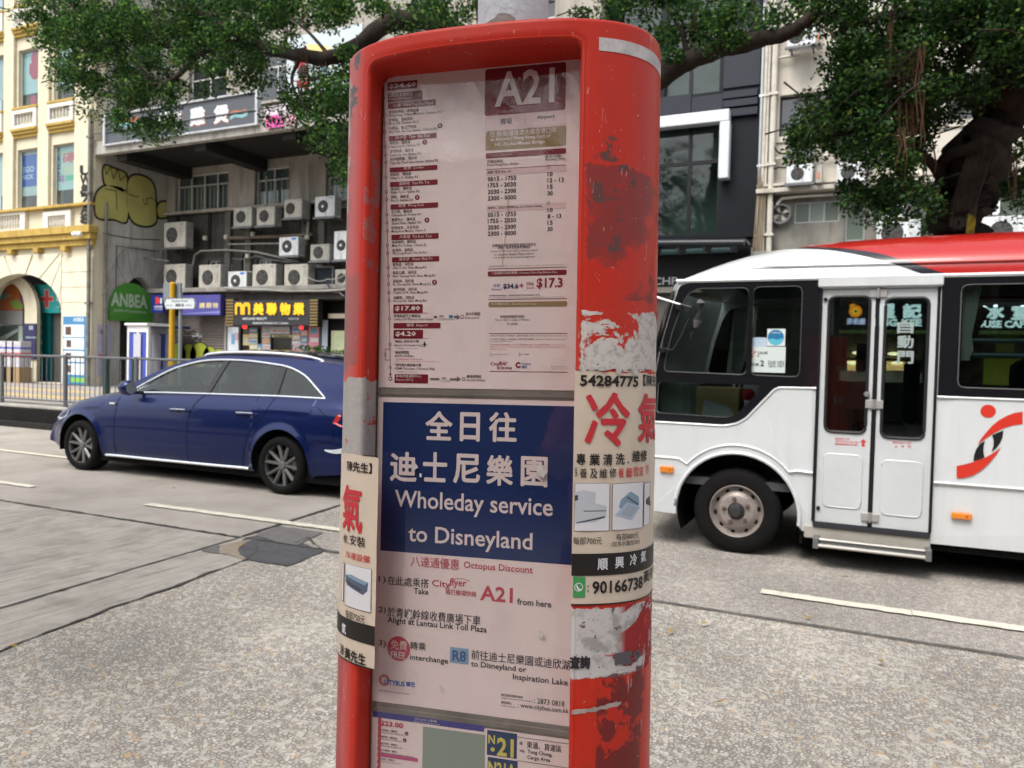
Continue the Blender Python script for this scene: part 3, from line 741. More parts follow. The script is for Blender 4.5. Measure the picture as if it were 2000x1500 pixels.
qr(107,428,470,491,MARO); qt('深水埗  Sham Shui Po',162,458,438,32,PALE)
qr(117,812,882,356,MARO,.0014); qt('$17.80',131,866,337,42,PALE,.03)
qr(117,882,885,402,MARO,0); qr(119,962,1006,501,MARO); qt('機場  Airport',226,997,396,32,PALE)
qr(119,1018,1087,360,MARO,.0014); qt('$4.20',134,1073,303,44,PALE,.03); qr(119,1087,1090,405,MARO,0)
for cx, cy_ in ((391,124),(453,631)): pr.disc(740+cx/K,400+cy_/K,20/K,MARO); qt('X',cx-8,cy_+11,cx+8,22,PALE,.03)
for c, e_, x, y1, x1, y2, x2 in [('*機場(1號客運大樓)','Airport (Terminal One)',125,1126,330,1156,352),('*機場博覽館','AsiaWorld-Expo',126,1214,246,1243,286),('*港珠澳大橋旅檢大樓','HZMB Passenger Clearance Bldg',128,1316,344,1345,453)]:
    qt(c,x,y1,x1,27,INK,.01); qt(e_,x,y2,x2,24,INK,.006)
qt('*只停落客 Only for Set down',138,1175,320,12,BLUI); qt('*只停落客 Only for Set down',140,1365,322,12,BLUI)
qt('*只於博覽館有節目時停站，由城巴指定班次服務。',134,1262,358,12,REDI); qt('Observe this stop for designated departures on event dates only',134,1279,490,12,REDI)
qr(127,1377,1450,400,MARO,.0014); qt('機場(地面運輸中心)',138,1408,345,28,PALE); qt('Airport (GTC)',138,1438,280,26,PALE)
# the plane symbol
pr.poly([(740+x/K, 400+y/K) for x, y in ((371,1112),(376,1116),(377,1128),(393,1138),(393,1142),(377,1138),(376,1148),(383,1154),(383,1157),(371,1154),(359,1157),(359,1154),(367,1148),(366,1138),(355,1142),(355,1138),(366,1128),(367,1116))], INK)
# arrows and interchange boxes
for y, x0, xa, xb, bx0, bx1, tw in ((914,446,640,660,475,612,'interchange'),(1418,418,640,668,493,578,'Interchange')):
    qr(x0,y-9,y+9,xa,mat('printed_grey',(.16,.13,.13),.5),0); pr.poly([(740+xa/K-1,400+(y-24)/K),(740+xb/K,400+y/K),(740+xa/K-1,400+(y+24)/K)], MATS['printed_grey'])
    zr(bx0,y-19,y+19,bx1,PINKW,.0008,740,400,K,.0005); zt('轉乘',bx0+18,y-1,bx0+55,13,INK,.01,740,400,K,.0008); zt(tw,bx0+8,y+14,bx0+78,11,INK,0,740,400,K,.0008)
zr(570,896,926,606,mat('printed_sky_blue',(.20,.38,.55),.5),.0006,740,400,K,.0007); zt('R8',576,920,600,18,BLUE,.02,740,400,K,.0009)
for x, y in ((680,912),(690,1418)): pr.disc(740+x/K,400+y/K,15/K,MARO,inner=.72)
qt('迪士尼樂園',706,901,825,27,INK,.01); qt('Disneyland',706,933,812,22,INK,.006)
qt('機場博覽館',714,1410,832,27,INK,.01); qt('AsiaWorld-Expo',714,1440,872,24,INK,.006)
# the route line with its beads
beads = [(750,192),(751,224.6),(751.2,241),(751.6,257.5),(752.3,286),(753,303),(753.8,317.6),(754,346),(754.4,375),(755,390),(755.8,419.5),(756.2,435),(756.5,451),(757,479),(757.5,494.5),(758.5,522.4),(759,538.5),(759.2,554.8),(759.6,571),(760,587),(760.7,622.6),(761.6,672),(762.4,717),(762.7,739.5)]
pr.line([beads[0]]+beads[1:-1]+[(762.6,735)], 1.0, MARO, .0003)
pr.line([(761.6,682),(753,682),(752.4,692),(753,703),(762,703)], .9, MARO, .0003); pr.disc(752.6,692.5,2.7,MARO,.0006); pr.disc(752.6,692.5,1.6,PINKW,.0008)
for x, y in beads:
    big = y > 735; pr.disc(x, y, 3.6 if big else 2.7, MARO, .0006); pr.disc(x, y, 2.3 if big else 1.5, PINKW, .0008)
pr.poly([(760,729.5),(765,729.5),(762.5,735.5)], MARO, .0006)
# ---- upper sheet, right column
K2 = 4.413
def at_(body, x, yb, x1, h, m, bold=0.0, res=2, lift=.0004): zt(body, x, yb, x1, h, m, bold, 930, 120, K2, lift, res)
def ar(x, yt, yb, x1, m, r=.001, lift=.0002): zr(x, yt, yb, x1, m, r, 930, 120, K2, lift)
ar(72,70,472,768,MARO,.003)
at_('A21',160,392,672,296,PALE,.018)
ar(78,478,600,775,PINKD,0,.00012)
at_('機場',208,546,307,55,INK,.012); ar(417,462,545,419,MARO,0); at_('Airport',522,507,678,40,INK,.028)
ar(80,604,770,774,GOLD,.0022); at_('往 機場/港珠澳大橋香港口岸',120,655,690,52,PALE,.006); at_('to Airport / Hong Kong Port of',122,697,640,38,PALE,.02); at_('HK-Zhuhai-Macao Bridge',162,742,590,38,PALE,.02)
ar(82,791,838,774,MARO,.002); at_('時間表 | Timetable',112,825,312,26,GOLD,.004)
at_('紅磡站開出',96,879,230,28,INK,.006); at_('From Hung Hom Station',96,910,366,25,INK,.004)
at_('班次(分鐘)',594,838,737,30,INK,.006); at_('Headway (min)',594,864,768,28,INK,.004)
ar(84,930,934,774,MARO,0); ar(86,936,985,774,PINKD,0,.00012)
at_('星期一至五 Mon - Fri',97,970,300,26,INK,.004)
for y, a, c in ((1034,'0515 - 1755','10'),(1088,'1755 - 2030','12 - 13'),(1144,'2030 - 2300','15'),(1200,'2300 - 0000','30'),(1341,'0515 - 1755','10'),(1395,'1755 - 2030','8 - 13'),(1451,'2030 - 2300','15'),(1505,'2300 - 0000','30')):
    at_(a,100,y,344,38,INK,.018); x1 = 660 if len(c) == 2 else (755 if len(c) > 6 else 733); at_(c,614,y-44+(0 if y < 1300 else 3),x1,37,INK,.018)
for cy_ in (909,1224):
    pr.disc(930+622/K2,120+cy_/K2,17/K2,INK,inner=.84); pr.line([(930+622/K2,120+(cy_-10)/K2),(930+622/K2,120+cy_/K2)],.7,INK); pr.line([(930+622/K2,120+cy_/K2),(930+630/K2,120+(cy_+2)/K2)],.7,INK)
ar(90,1244,1297,774,PINKD,0,.00012); at_('星期六，日及公眾假期 Sat, Sun & Public Holiday',104,1278,568,24,INK,.003)
def bt(body, x, yb, x1, h, m, bold=0.0, res=1): zt(body, x, yb, x1, h, m, bold, 930, 440, K2, res=res)
def br(x, yt, yb, x1, m, r=.001): zr(x, yt, yb, x1, m, r, 930, 440, K2)
bt('此路線的服務會因應客量情況而作出',140,188,515,26,INK,.006); bt('調整，最新安排請參閱網頁',188,208,468,26,INK,.006)
bt('Service of this route will be adjusted subject',126,238,532,22,INK,.003); bt('to customer demand. Please refer to',158,263,498,22,INK,.003); bt('our website for the latest arrangement',150,292,507,22,INK,.003)
bt('此時間表僅供參考之用  |  This timetable is published as a guide to the general level of service.',108,362,760,13,INK)
br(103,374,379,780,MARO,0); br(100,398,442,780,MARO,.002)
bt('八達通即日來回車費 | Octopus Same Day Return Fare',132,430,700,28,PALE,.004)
bt('去程',148,533,204,28,BLUI,.006); bt('Forward',136,562,220,20,BLUI); bt('$34.6',233,553,364,50,BLUE,.03,2)
bt('+',372,537,408,36,REDI,.03); bt('回程',436,518,496,28,MAROT,.004); bt('Return',434,548,500,22,MAROT); bt('$17.3',520,551,745,96,MAROT,.03,2)
bt('有關優惠條款及細則，詳情請致電城巴熱線或瀏覽城巴網頁。',112,613,553,13,INK,.004); bt('For terms and conditions of the fare discount, please call Citybus Hotline or visit Citybus Website.',112,632,768,11,INK)
br(106,638,643,782,MARO,0); br(106,662,706,784,GOLD,.002); bt('巴士轉乘計劃  |  Bus-Bus Interchange',132,692,523,22,PALE)
bt('詳情請參閱城巴網頁',207,801,415,26,INK,.006); bt('Please refer to Citybus Website',166,829,462,22,INK,.003); bt('for details',266,857,358,20,INK,.003)
br(110,931,936,788,MARO,0)
bt('二零二三年六月十八日起生效，直至另行通告 | Effective from 18 June 2023 until further notice',118,961,788,15,INK,.003)
bt('十二歲以下兒童及六十五歲或以上長者可獲半價優惠 | Half fare for Children under the age of',118,990,778,15,INK,.003); bt('12 & Seniors aged 65 or above',118,1008,318,12,INK)
bt('「政府長者及合資格殘疾人士公共交通票價優惠計劃」並不適用於此路線 | The Government',120,1038,770,14,REDI); bt('Public Transport Fare Concession Scheme for the Elderly and Eligible Persons with Disabilities is not',118,1057,780,14,REDI); bt('applicable to this route',118,1075,268,13,REDI)
pr.disc(930+129/K2,440+1115/K2,12/K2,INK,inner=.85); bt('www.citybus.com.hk',146,1120,275,12,INK); br(367,1101,1125,381,INK,.0006); zr(369.5,1105,1120,378.5,PINKW,0,930,440,K2,.0006); bt('2136 8888',390,1118,456,12,INK)
# yellow drip
pr.line([(993,386),(992,420),(989.5,447),(985,480),(981,520)], 1.0, mat('yellow_drip',(.42,.33,.12),.6), .0011)
def cityflyer(P, x, y, s_, m):
    P.text('City', x, y, x+44*s_, 20*s_, m, .012, right=None); P.text('flyer', x+42*s_, y, x+82*s_, 24*s_, m, .012)
    P.line([(x+38*s_, y+6*s_), (x+46*s_, y-12*s_), (x+56*s_, y-22*s_), (x+74*s_, y-22*s_), (x+90*s_, y-16*s_)], 1.2*s_, m)
    P.text('城巴機場快線', x+32*s_, y+15*s_, x+106*s_, 13*s_, m, .012)
cityflyer(pr, 930+122/K2, 440+1215/K2, .40, MAROT)
pr.disc(930+364/K2,440+1205/K2,25/K2,MAROT,inner=.45); zr(364,1197,1213,392,PINKW,0,930,440,K2,.0006); bt('Citybus',392,1205,472,20,BLUI,.02,2); bt('城巴',392,1234,438,24,BLUI,.02)
bt('A21_R_230618_V1',646,1225,780,12,INK,.004); bt('Citybus Limited',646,1242,786,9,INK); br(116,1256,1261,790,MARO,0)
pr.done(up)

# ---- middle sheet
pr = Print(PP, .0)
pr.rect(743,785,1075,1117,BLUE,.0001)
# sheet blue meets its lower edge on the same horizontal
KM = 3.0303
def mt(body, x, yb, x1, h, m, bold=0.0, right=None): pr.text(body, 640+x/KM, 740+yb/KM, 640+x1/KM, h/KM, m, bold, .0005, 3, right=None if right is None else 740+right/KM)
mt('全',577,360,738,172,PALE,.026); mt('日',782,368,900,172,PALE,.026); mt('往',953,372,1118,178,PALE,.026)
mt('迪',368,604,527,176,PALE,.026); mt('士',563,606,706,176,PALE,.026); mt('尼',742,616,902,176,PALE,.026); mt('樂',938,628,1096,180,PALE,.026); mt('園',1142,634,1300,178,PALE,.026)
mt('Wholeday service',397,788,1332,132,PALE,.012); mt('to Disneyland',477,990,1212,126,PALE,.012)
def nt_(body, x, yb, x1, h, m, bold=0.0): pr.text(body, 640+x/KM, 1080+yb/KM, 640+x1/KM, h/KM, m, bold, .0004, 2)
nt_('八達通優惠',492,78,778,62,REDI,.006); nt_('Octopus Discount',805,100,1214,52,REDI,.012)
nt_('1)',302,178,345,44,INK,.004); nt_('在此處乘搭',355,186,598,52,INK,.006); nt_('Take',510,240,597,34,INK,.012)
cityflyer(pr, 640+617/KM, 1080+207/KM, .82, REDI)
nt_('A21',902,278,1095,88,REDI,.022); nt_('from here',1122,305,1324,38,INK,.014)
nt_('2)',301,360,345,44,INK,.004); nt_('於青嶼幹線收費廣場下車',355,376,905,58,INK,.006); nt_('Alight at Lantau Link Toll Plaza',354,422,943,46,INK,.014)
nt_('3)',301,556,345,44,INK,.004); pr.disc(640+421/KM,1080+566/KM,68/KM,REDI,.0003,n=36); nt_('免費',374,566,470,54,PALE,.006); nt_('FREE',374,618,459,38,PALE,.006)
nt_('轉乘',488,570,582,48,INK,.006); nt_('interchange',487,640,714,42,INK,.014)
pr.rect(640+723/KM,1080+556/KM,1080+648/KM,640+834/KM,mat('printed_pale_blue',(.20,.34,.48),.5),.0002); nt_('R8',738,638,820,66,mat('printed_navy',(.06,.10,.24),.5),.03)
nt_('前往迪士尼樂園或迪欣湖',850,628,1437,58,INK,.006); nt_('to Disneyland or',848,680,1176,44,INK,.014); nt_('Inspiration Lake',1096,758,1422,46,INK,.014)
pr.disc(640+335/KM,1080+752/KM,33/KM,mat('printed_coral',(.55,.16,.11),.5),.0002,inner=.5); nt_('CITYBUS',333,776,456,30,BLUI,.03); nt_('城巴',462,788,518,30,BLUI,.03)
nt_('城巴有限公司 Citybus Limited',303,820,482,14,INK)
nt_('城巴顧客服務專線',1026,846,1155,16,INK,.008); nt_('Citybus Customer Service Hotline',1026,862,1213,11,INK); nt_(': 2873 0818',1222,888,1402,32,INK,.006)
nt_('城巴網址',1026,890,1088,16,INK,.008); nt_('Citybus Website',1026,908,1113,11,INK); nt_(': www.citybus.com.hk',1126,920,1428,36,INK,.006)
pr.done(mid)
# ---- lower sheet
pr = Print(PP, .0)
KL = 4.878
def lt(body, x, yb, x1, h, m, bold=0.0): pr.text(body, 720+x/KL, 1360+yb/KL, 720+x1/KL, h/KL, m, bold, .0004, 2)
pr.rect(720+40/KL,1360+118/KL,1360+194/KL,720+1103/KL,mat('printed_violet_blue',(.06,.055,.24),.5),.0001)
lt('九巴 A21/N21 天皇路線',440,222,650,22,PALE); lt('Nathan Road Night Bus Route',430,244,680,16,PALE)
pr.rect(720+495/KL,1360+283/KL,1360+1500/KL,720+1090/KL,mat('printed_sage',(.26,.31,.26),.5),.0001)
pr.rect(720+64/KL,1360+196/KL,1360+1500/KL,720+96/KL,REDI,.0001)
for k in range(8): y = 205+k*62; pr.poly([(720+66/KL,1360+y/KL),(720+94/KL,1360+(y+4)/KL),(720+80/KL,1360+(y+34)/KL)], PINKW, .0004)
lt('$23.00',110,282,330,56,REDI,.04)
for k, (c, e_) in enumerate([('九龍酒店，彌敦道','Kowloon Hotel, Nathan Rd'),('海防道，彌敦道','Haiphong Rd, Nathan Rd'),('金巴利道，彌敦道','Kimberley Rd, Nathan Rd'),('尖沙咀警署，彌敦道','Tsim Sha Tsui Police Station, Nathan Rd')]):
    y = 325+k*64; lt(c,114,y,272,20,INK,.01); lt(e_,112,y+22,(332,315,318,428)[k],16,INK,.006)
    if k < 2: pr.disc(720+(362-k*18)/KL,1360+(y+30)/KL,18/KL,MARO); lt('X',355-k*18,y+42,369-k*18,16,PALE,.03)
pr.rect(720+104/KL,1360+535/KL,1360+572/KL,720+470/KL,mat('printed_magenta',(.50,.09,.22),.5),.0001)
lt('佐敦道，彌敦道',106,600,248,20,INK,.01); lt('Jordan Station, Nathan Rd',106,622,310,14,INK)
pr.rect(720+1126/KL,1360+318/KL,1360+556/KL,720+1412/KL,mat('printed_teal_navy',(.022,.05,.12),.45),.0001); YI = mat('printed_lemon',(.62,.54,.12),.5)
lt('N',1140,446,1204,84,YI,.03); lt('21',1222,562,1382,176,YI,.03); pr.disc(720+1182/KL,1360+505/KL,20/KL,YI); 
pr.rect(720+1126/KL,1360+574/KL,1360+1100/KL,720+1412/KL,MATS['printed_teal_navy'],.0001); lt('N21A',1140,730,1400,118,YI,.03)
lt('經',1438,460,1468,34,INK,.01); lt('東涌、貨運區',1506,490,1838,66,INK,.012); lt('via',1436,528,1486,30,INK,.014); lt('Tung Chung,',1514,552,1750,48,INK,.014); lt('Cargo Area',1512,606,1730,48,INK,.014)
pr.rect(720+1418/KL,1360+384/KL,1360+389/KL,720+1905/KL,INK,.0002); pr.rect(720+1418/KL,1360+610/KL,1360+615/KL,720+1905/KL,INK,.0002)
pr.done(low)

# clear cover over the sheets, a little scuffed
def cover():
    m = glass('clear_acrylic', (.93,.91,.90), .02, .95, 1.62)
    t = m.node_tree; N = t.nodes; L = t.links; gl = [n for n in N if n.type == 'BSDF_GLOSSY'][0]
    tc = N.new('ShaderNodeTexCoord'); n = N.new('ShaderNodeTexNoise'); n.inputs['Scale'].default_value = 7; n.inputs['Detail'].default_value = 8; L.new(tc.outputs['Object'], n.inputs['Vector'])
    r = N.new('ShaderNodeMapRange'); r.inputs['To Min'].default_value = .0; r.inputs['To Max'].default_value = .05; L.new(n.outputs[0], r.inputs[0]); L.new(r.outputs[0], gl.inputs['Roughness'])
    n2 = N.new('ShaderNodeTexNoise'); n2.inputs['Scale'].default_value = 60; n2.inputs['Detail'].default_value = 4; L.new(tc.outputs['Object'], n2.inputs['Vector'])
    bu = N.new('ShaderNodeBump'); bu.inputs['Strength'].default_value = .05; bu.inputs['Distance'].default_value = .002; L.new(n2.outputs[0], bu.inputs['Height']); L.new(bu.outputs[0], gl.inputs['Normal'])
    return m
nu = 14
mb = MB(); mb.grid([[(u, -.0052-.0012*math.cos((u-.004)/.155*1.5), w_) for w_ in (-1.05, -.2, .462)] for u in np.linspace(-.1505, .1588, nu)])
ppart('clear_cover', mb, cover(), smooth=True, fix=False)
# rounded lip of the cover
for x in (-.1512, .1592):
    ppart('cover_edge', MB().tube([(x, -.0052, -1.05), (x, -.0052, .45)], .0016, 8), glass('acrylic_edge', (.7,.68,.66), .1), smooth=True)
# bits of torn sticker left on the cover
for k, (x, y, s_) in enumerate(((812,910,7),(824,928,4),(1058,918,11),(803,1199,7),(1058,1236,6),(862,1340,3))):
    a, b_ = PP.inv(x, y); rd = random.Random(k); pts = [(a+math.cos(t)*s_*.0007*rd.uniform(.4,1.2), b_+math.sin(t)*s_*.0009*rd.uniform(.5,1.3)) for t in np.linspace(0, 6.0, 9)]
    ppart('sticker_scrap', MB().plate(pts, lambda p, q, d: (p, -.0074-d, q), .0004), mat('torn_paper', (.62,.58,.55), .8, vary=.3, vscale=60))

# white tape on the upper right corner
cs = Column()
tape = MB(); S0, _ = cs.inv(1170, 76); S1, _ = cs.inv(1291.5, 110)
_, t_a = cs.inv(1172, 73); _, t_b = cs.inv(1172, 99)
tape.grid([[cs.fwd(s_, t_a, .0006), cs.fwd(s_, t_b, .0006)] for s_ in np.linspace(S0, S1+.02, 26)])
ppart('white_tape', tape, mat('scuffed_white_tape', (.66,.60,.60), .6, vary=.2, vscale=30, stain=.4, sscale=30), smooth=True, fix=False)
# peeling strip on the right flank low down
a, b_ = cs.inv(1116, 1392); a2, b2 = cs.inv(1212, 1372); st = MB()
rd = random.Random(9); st.grid([[cs.fwd(a+(a2-a)*k/16, b_+(b2-b_)*k/16+.0035*rd.uniform(.6,1.3), .0014+.001*rd.random()), cs.fwd(a+(a2-a)*k/16, b_+(b2-b_)*k/16-.003*rd.uniform(.5,1.3), .0006)] for k in range(17)])
ppart('peeling_strip', st, mat('peeling_paper', (.58,.46,.43), .7, vary=.3, vscale=60), fix=False)
# old sticker lettering under the advertisement
pq = Print(cs, .0009); pq.text('查詢', 1112, 1306, 1152, 26, INK, .05, bend=True, right=1306); pq.text('電9', 1196, 1302, 1250, 26, mat('faded_ink',(.12,.10,.11),.7), .04, bend=True, right=1292)
for m, q in list(pq.d.values()): ppart('lettering', q, m, fix=False)['kind'] = 'stuff'

# ------------------------------------------------------------------ advertisements wrapped round the flanks
CREAM = mat('cream_poster_paper', (.66,.54,.43), .45, vary=.05, vscale=20)
ADR = mat('poster_red_ink', (.56,.035,.045), .5); ADK = mat('poster_black_ink', (.022,.018,.016), .45); ADW = mat('poster_white', (.70,.68,.70), .5)
def poster(name, label, s0, s1, wt, wb, seed):
    o = thing(name, label, 'poster'); o.matrix_world = Matrix.Translation(PC) @ PR.to_4x4(); o['_local'] = True
    rd = random.Random(seed); cols = np.linspace(s0, s1, 40); mb = MB()
    P = []
    for s_ in cols:
        top = wt - rd.uniform(0, .0018)*(1 if rd.random() < .6 else 2.2)
        P.append([cs.fwd(s_, top+(wb-top)*k/14, .0008+.0006*math.sin(s_*160+k)*(.5+.5*math.sin(k*1.3))) for k in range(15)])
    mb.grid(P); build('paper', mb, CREAM, o, smooth=True, angle=180, fix=False); return o
s_r0, _ = cs.inv(1128, 760); s_r1, _ = cs.inv(1273, 760)
_, w_t = cs.inv(1180, 724); _, w_b = cs.inv(1130, 1180)
pR = poster('advert_poster', 'cream air conditioning advert wrapped round the right flank of the red stop sign', s_r0-.004, s_r1+.055, w_t, w_b, 3)
pr = Print(cs, .0017)
def ct(body, x0, yb, x1, h, m, bold=0, yr=None): pr.text(body, x0, yb, x1, h, m, bold, .0003, 2, bend=True, right=yr)
def wrapband(yt, yb, x, m, lift=.0001, s0=None, s1=None):
    _, a = cs.inv(x, yt); _, b = cs.inv(x, yb); q = []
    ss = np.linspace(s0, s1, 40); V = [(s_, a) for s_ in ss] + [(s_, b) for s_ in ss[::-1]]; nn = len(ss)
    pr.flat(V, [(i, i+1, 2*nn-2-i, 2*nn-1-i) for i in range(nn-1)], m, lift)
# helper: print placed by arc length to the right of the silhouette
def cs_text(body, s0, s1, w0, h, m, bold=0):
    v, f = glyphs(body, bold, 2); pr.flat([(s0+(s1-s0)*p[0], w0+h*p[1], p[2]) for p in v], f, m, .0003, True)
ct('54284775',1132,754,1245,22,ADK,.03,755); 
_, wq = cs.inv(1258, 754); sq, _ = cs.inv(1254, 754); cs_text('【陳先生】', sq, sq+.075, wq, .016, ADK, .02)
ct('冷',1141,872,1228,107,ADR,.022,873); _, wq = cs.inv(1246, 866); _, wq2 = cs.inv(1246, 768); sq, _ = cs.inv(1244, 800); cs_text('氣', sq, sq+.066, wq, wq2-wq, ADR, .022)
for ch, x0, x1, yb in (('專',1125.5,1143,908),('業',1150,1170.5,909),('清',1177,1195,909),('洗',1201,1218.5,908),('.',1224,1227,905),('維',1233,1248,903),('修',1248.5,1261,902)): ct(ch, x0, yb, x1, 4 if ch == '.' else 23, ADK, .02, yb)
for ch, x0, x1, yb, m in (('保',1122,1127,931,ADK),('養',1131,1146,933,ADK),('及',1151,1166,934,ADK),('維',1170,1185,934,ADK),('修',1189,1203,933,ADK),('餐',1206,1217,933,ADR),('廳',1221,1233,932,ADR),('雪',1235,1245,931,ADR),('房',1246,1254,930,ADR),('冷',1259,1265,926,ADR)): ct(ch, x0, yb, x1, 19, m, .015, yb)
# pictures of air conditioners in thin frames
FR = mat('thin_print_line', (.16,.13,.11), .5); PG = mat('print_light_grey', (.50,.51,.55), .5); PD = mat('print_dark_grey', (.06,.065,.08), .5); PB = mat('print_steel_blue', (.22,.31,.40), .5)
def frame(x0, x1, yt, yb):
    pr.rect(x0,yt,yb,x1,FR,.00008,bend=True); pr.rect(x0+.8,yt+.8,yb-.8,x1-.8,ADW,.00022,bend=True)
frame(1121,1189,943,1037); frame(1193.5,1253,944,1036); frame(1254.5,1266,943,1027)
o2 = lambda pts: [(1100+x/4.69, 880+y/4.69) for x, y in pts]
pr.poly(o2([(105,380),(180,360),(292,378),(292,480),(390,505),(390,590),(300,650),(110,665)]), PG, .0004, True); pr.poly(o2([(185,548),(390,545),(390,552),(185,556)]), PD, .0006, True)
pr.poly(o2([(120,655),(330,608),(385,596),(370,615),(200,650),(120,663)]), PD, .0006, True); pr.poly(o2([(105,410),(135,405),(135,450),(105,462)]), PD, .0006, True)
pr.poly(o2([(503,520),(520,450),(560,415),(608,372),(680,420),(685,490),(640,580)]), PB, .0004, True); pr.poly(o2([(465,590),(575,470),(695,510),(615,635)]), mat('print_pale_blue',(.42,.48,.58),.5), .0006, True); pr.poly(o2([(520,575),(590,492),(672,520),(600,605)]), mat('print_mid_grey',(.33,.38,.46),.5), .0008, True)
for k in range(8): pr.poly(o2([(528+k*9,568-k*10),(598+k*9,596-k*10),(598+k*9,592-k*10),(530+k*9,564-k*10)]), PG, .001, True)
pr.poly(o2([(572,428),(580,420),(680,488),(672,496)]), PD, .0006, True)
pr.poly([(1259,975),(1266,968),(1268,988),(1259,984)], PD, .0004, True)
ct('每部700元',1119,1063,1175,15,ADK,.004,1063); ct('每部800元',1202,1055,1245,13,ADK,.004,1052); ct('(如拆水盤加300)',1193,1069,1247,12,ADK,.002,1066)
wrapband(1081,1124,1130,ADK,.0001,s_r0-.004,s_r1+.055)
for ch, x0, x1, yb in (('順',1166,1186,1113),('興',1200,1216.5,1110),('冷',1228,1241.5,1105),('氣',1249,1259,1099)): ct(ch, x0, yb, x1, 23, ADW, .02, yb)
pr.rect(1118.5,1126,1166,1142,mat('print_green',(.06,.30,.09),.5),.00015,bend=True); pr.disc(1129.5,1146,8.6,ADW,.0004,inner=.82); pr.poly([(1124.5,1142),(1127,1140.5),(1128.5,1145),(1131,1149),(1135,1150),(1133.5,1153.5),(1129,1152.5),(1125.5,1147)], ADW, .0004)
ct(':',1147,1156,1149,14,ADK,.03,1156); ct('90166738',1156,1160,1253,26,ADK,.026,1141)
_, wq = cs.inv(1256, 1139); sq, _ = cs.inv(1254.5, 1135); cs_text('黃先生', sq, sq+.06, wq, .017, ADK, .02)
wrapband(1179,1182,1130,ADK,.0002,s_r0-.004,s_r1+.055)
for k in range(9): pr.rect(1128+k*16,721.5,723.5,1128+k*16+7,ADK,.0002)
for m, q in list(pr.d.values()): build('lettering', q, m, pR, fix=False, kind='stuff')
pr.d = {}
# scuffs and paper chips along the torn top edge
for k, (x, y, w2, h2) in enumerate(((1176,720,10,5),(1206,722,7,9),(1238,725,9,7),(1158,719,5,4))):
    a, b_ = cs.inv(x, y); rd = random.Random(k+5); mb = MB()
    pts = [(a+math.cos(t)*w2*.0006*rd.uniform(.7,1.2), b_+math.sin(t)*h2*.0007*rd.uniform(.7,1.2)) for t in np.linspace(0, 5.8, 10)]
    mb.plate(pts, lambda p, q, d: cs.fwd(p, q, .003+d), .0004); build('paper_chip', mb, MATS['torn_paper'], pR)

s_l0, _ = cs.inv(668, 1000); s_l1, _ = cs.inv(740, 893)
_, w_t = cs.inv(735, 890); _, w_b = cs.inv(729, 1308)
pL = poster('advert_poster', 'cream air conditioning advert wrapped round the left flank of the red stop sign', -.012, s_l1, w_t, w_b, 6)
pr = Print(cs, .0017)
ct('陳先生】',680,919,728,20,ADK,.02,921)
ct('氣',671,1033,709,90,ADR,.022,1034)
ct('修',673,1059,680,17,ADK,.015,1060); ct('安裝',685,1063,715,20,ADK,.015,1065); ct('.',681,1062,683,3,ADK,.02,1062)
ct('冷凍設備',677,1088,724,14,ADR,.01,1090)
frame(675.5,726,1098,1181); frame(669,673,1096,1172)
o3 = lambda pts: [(640+x/3.03, 1080+y/3.03) for x, y in pts]
pr.poly(o3([(112,125),(150,128),(246,175),(240,225),(215,248),(120,185)]), mat('print_slate',(.10,.12,.18),.5), .0004, True); pr.poly(o3([(112,125),(150,128),(246,175),(225,190),(130,140)]), PB, .0006, True); pr.poly(o3([(116,152),(205,215),(203,228),(116,168)]), PD, .0007, True)
ct('每部750元',677,1205,714,16,ADK,.004,1208)
_, a = cs.inv(700, 1213); wrapband(1222,1260,728,ADK,.0001,-.012,s_l1)
ct('氣',670,1235,678,21,ADW,.02,1235); ct('38',666.5,1275,673,20,ADK,.02,1275); ct('黃先生',675,1284,716,22,ADK,.025,1290)
wrapband(1305,1308,728,ADK,.0002,-.012,s_l1); wrapband(890,892,735,ADK,.0002,s_l1-.03,s_l1)
for m, q in list(pr.d.values()): build('lettering', q, m, pL, fix=False, kind='stuff')
pr.d = {}
# a torn end curling out to the left above it
a, b_ = cs.inv(676, 885); o_ = thing('torn_paper_strip', 'torn pale blue white paper strip curling off the left edge of the stop sign', 'paper scrap'); o_.matrix_world = Matrix.Translation(PC) @ PR.to_4x4(); o_['_local'] = True
o0 = cs.fwd(.012, b_, .001); pts = []
for k in range(13):
    t = k/12; x = o0.x - .040*t - .001; z = b_ - .0075*math.sin(t*2.2) + .0035*t; wd = .0052*(1-t)**.7 + .0004
    y = o0.y + .004*math.sin(t*5) ; pts.append([(x, y+.002, z+wd), (x, y-.001, z-wd)])
pts = [[(o0.x+.012, o0.y-.006, b_+.006), (o0.x+.012, o0.y-.006, b_-.004)]] + pts
build('paper', MB().grid(pts), mat('pale_blue_paper', (.58,.64,.68), .6), o_, smooth=True, angle=180, fix=False)
# ------------------------------------------------------------------ left: cream arcade building
YL, YC, XS, YRT = 16.4, 19.1, -22.2, 20.0
SL = Plane_(YL); SC = Plane_(YC); SX = PlaneX(XS); SR = Plane_(YRT)
CREAMW = mat('cream_painted_stone', (.70,.64,.48), .75, vary=.12, vscale=2, stain=.22, sscale=1.2, streak=True, bump=.15, bscale=20)
WHITEW = mat('white_stucco', (.72,.70,.64), .75, vary=.1, vscale=3, stain=.25, sscale=2, streak=True)
OCHRE = mat('ochre_moulding', (.52,.36,.10), .7, vary=.2, vscale=3, stain=.4, sscale=2, streak=True)
GREYW = mat('dirty_grey_render', (.56,.55,.50), .85, vary=.22, vscale=1.5, stain=.6, sscale=1.1, streak=True, bump=.3, bscale=15)
PANE = glass('shop_window_pane', (.84,.9,.9), .02, .8)
INT = mat('dim_interior', (.11,.105,.10), .9, vary=.4, vscale=1.5)
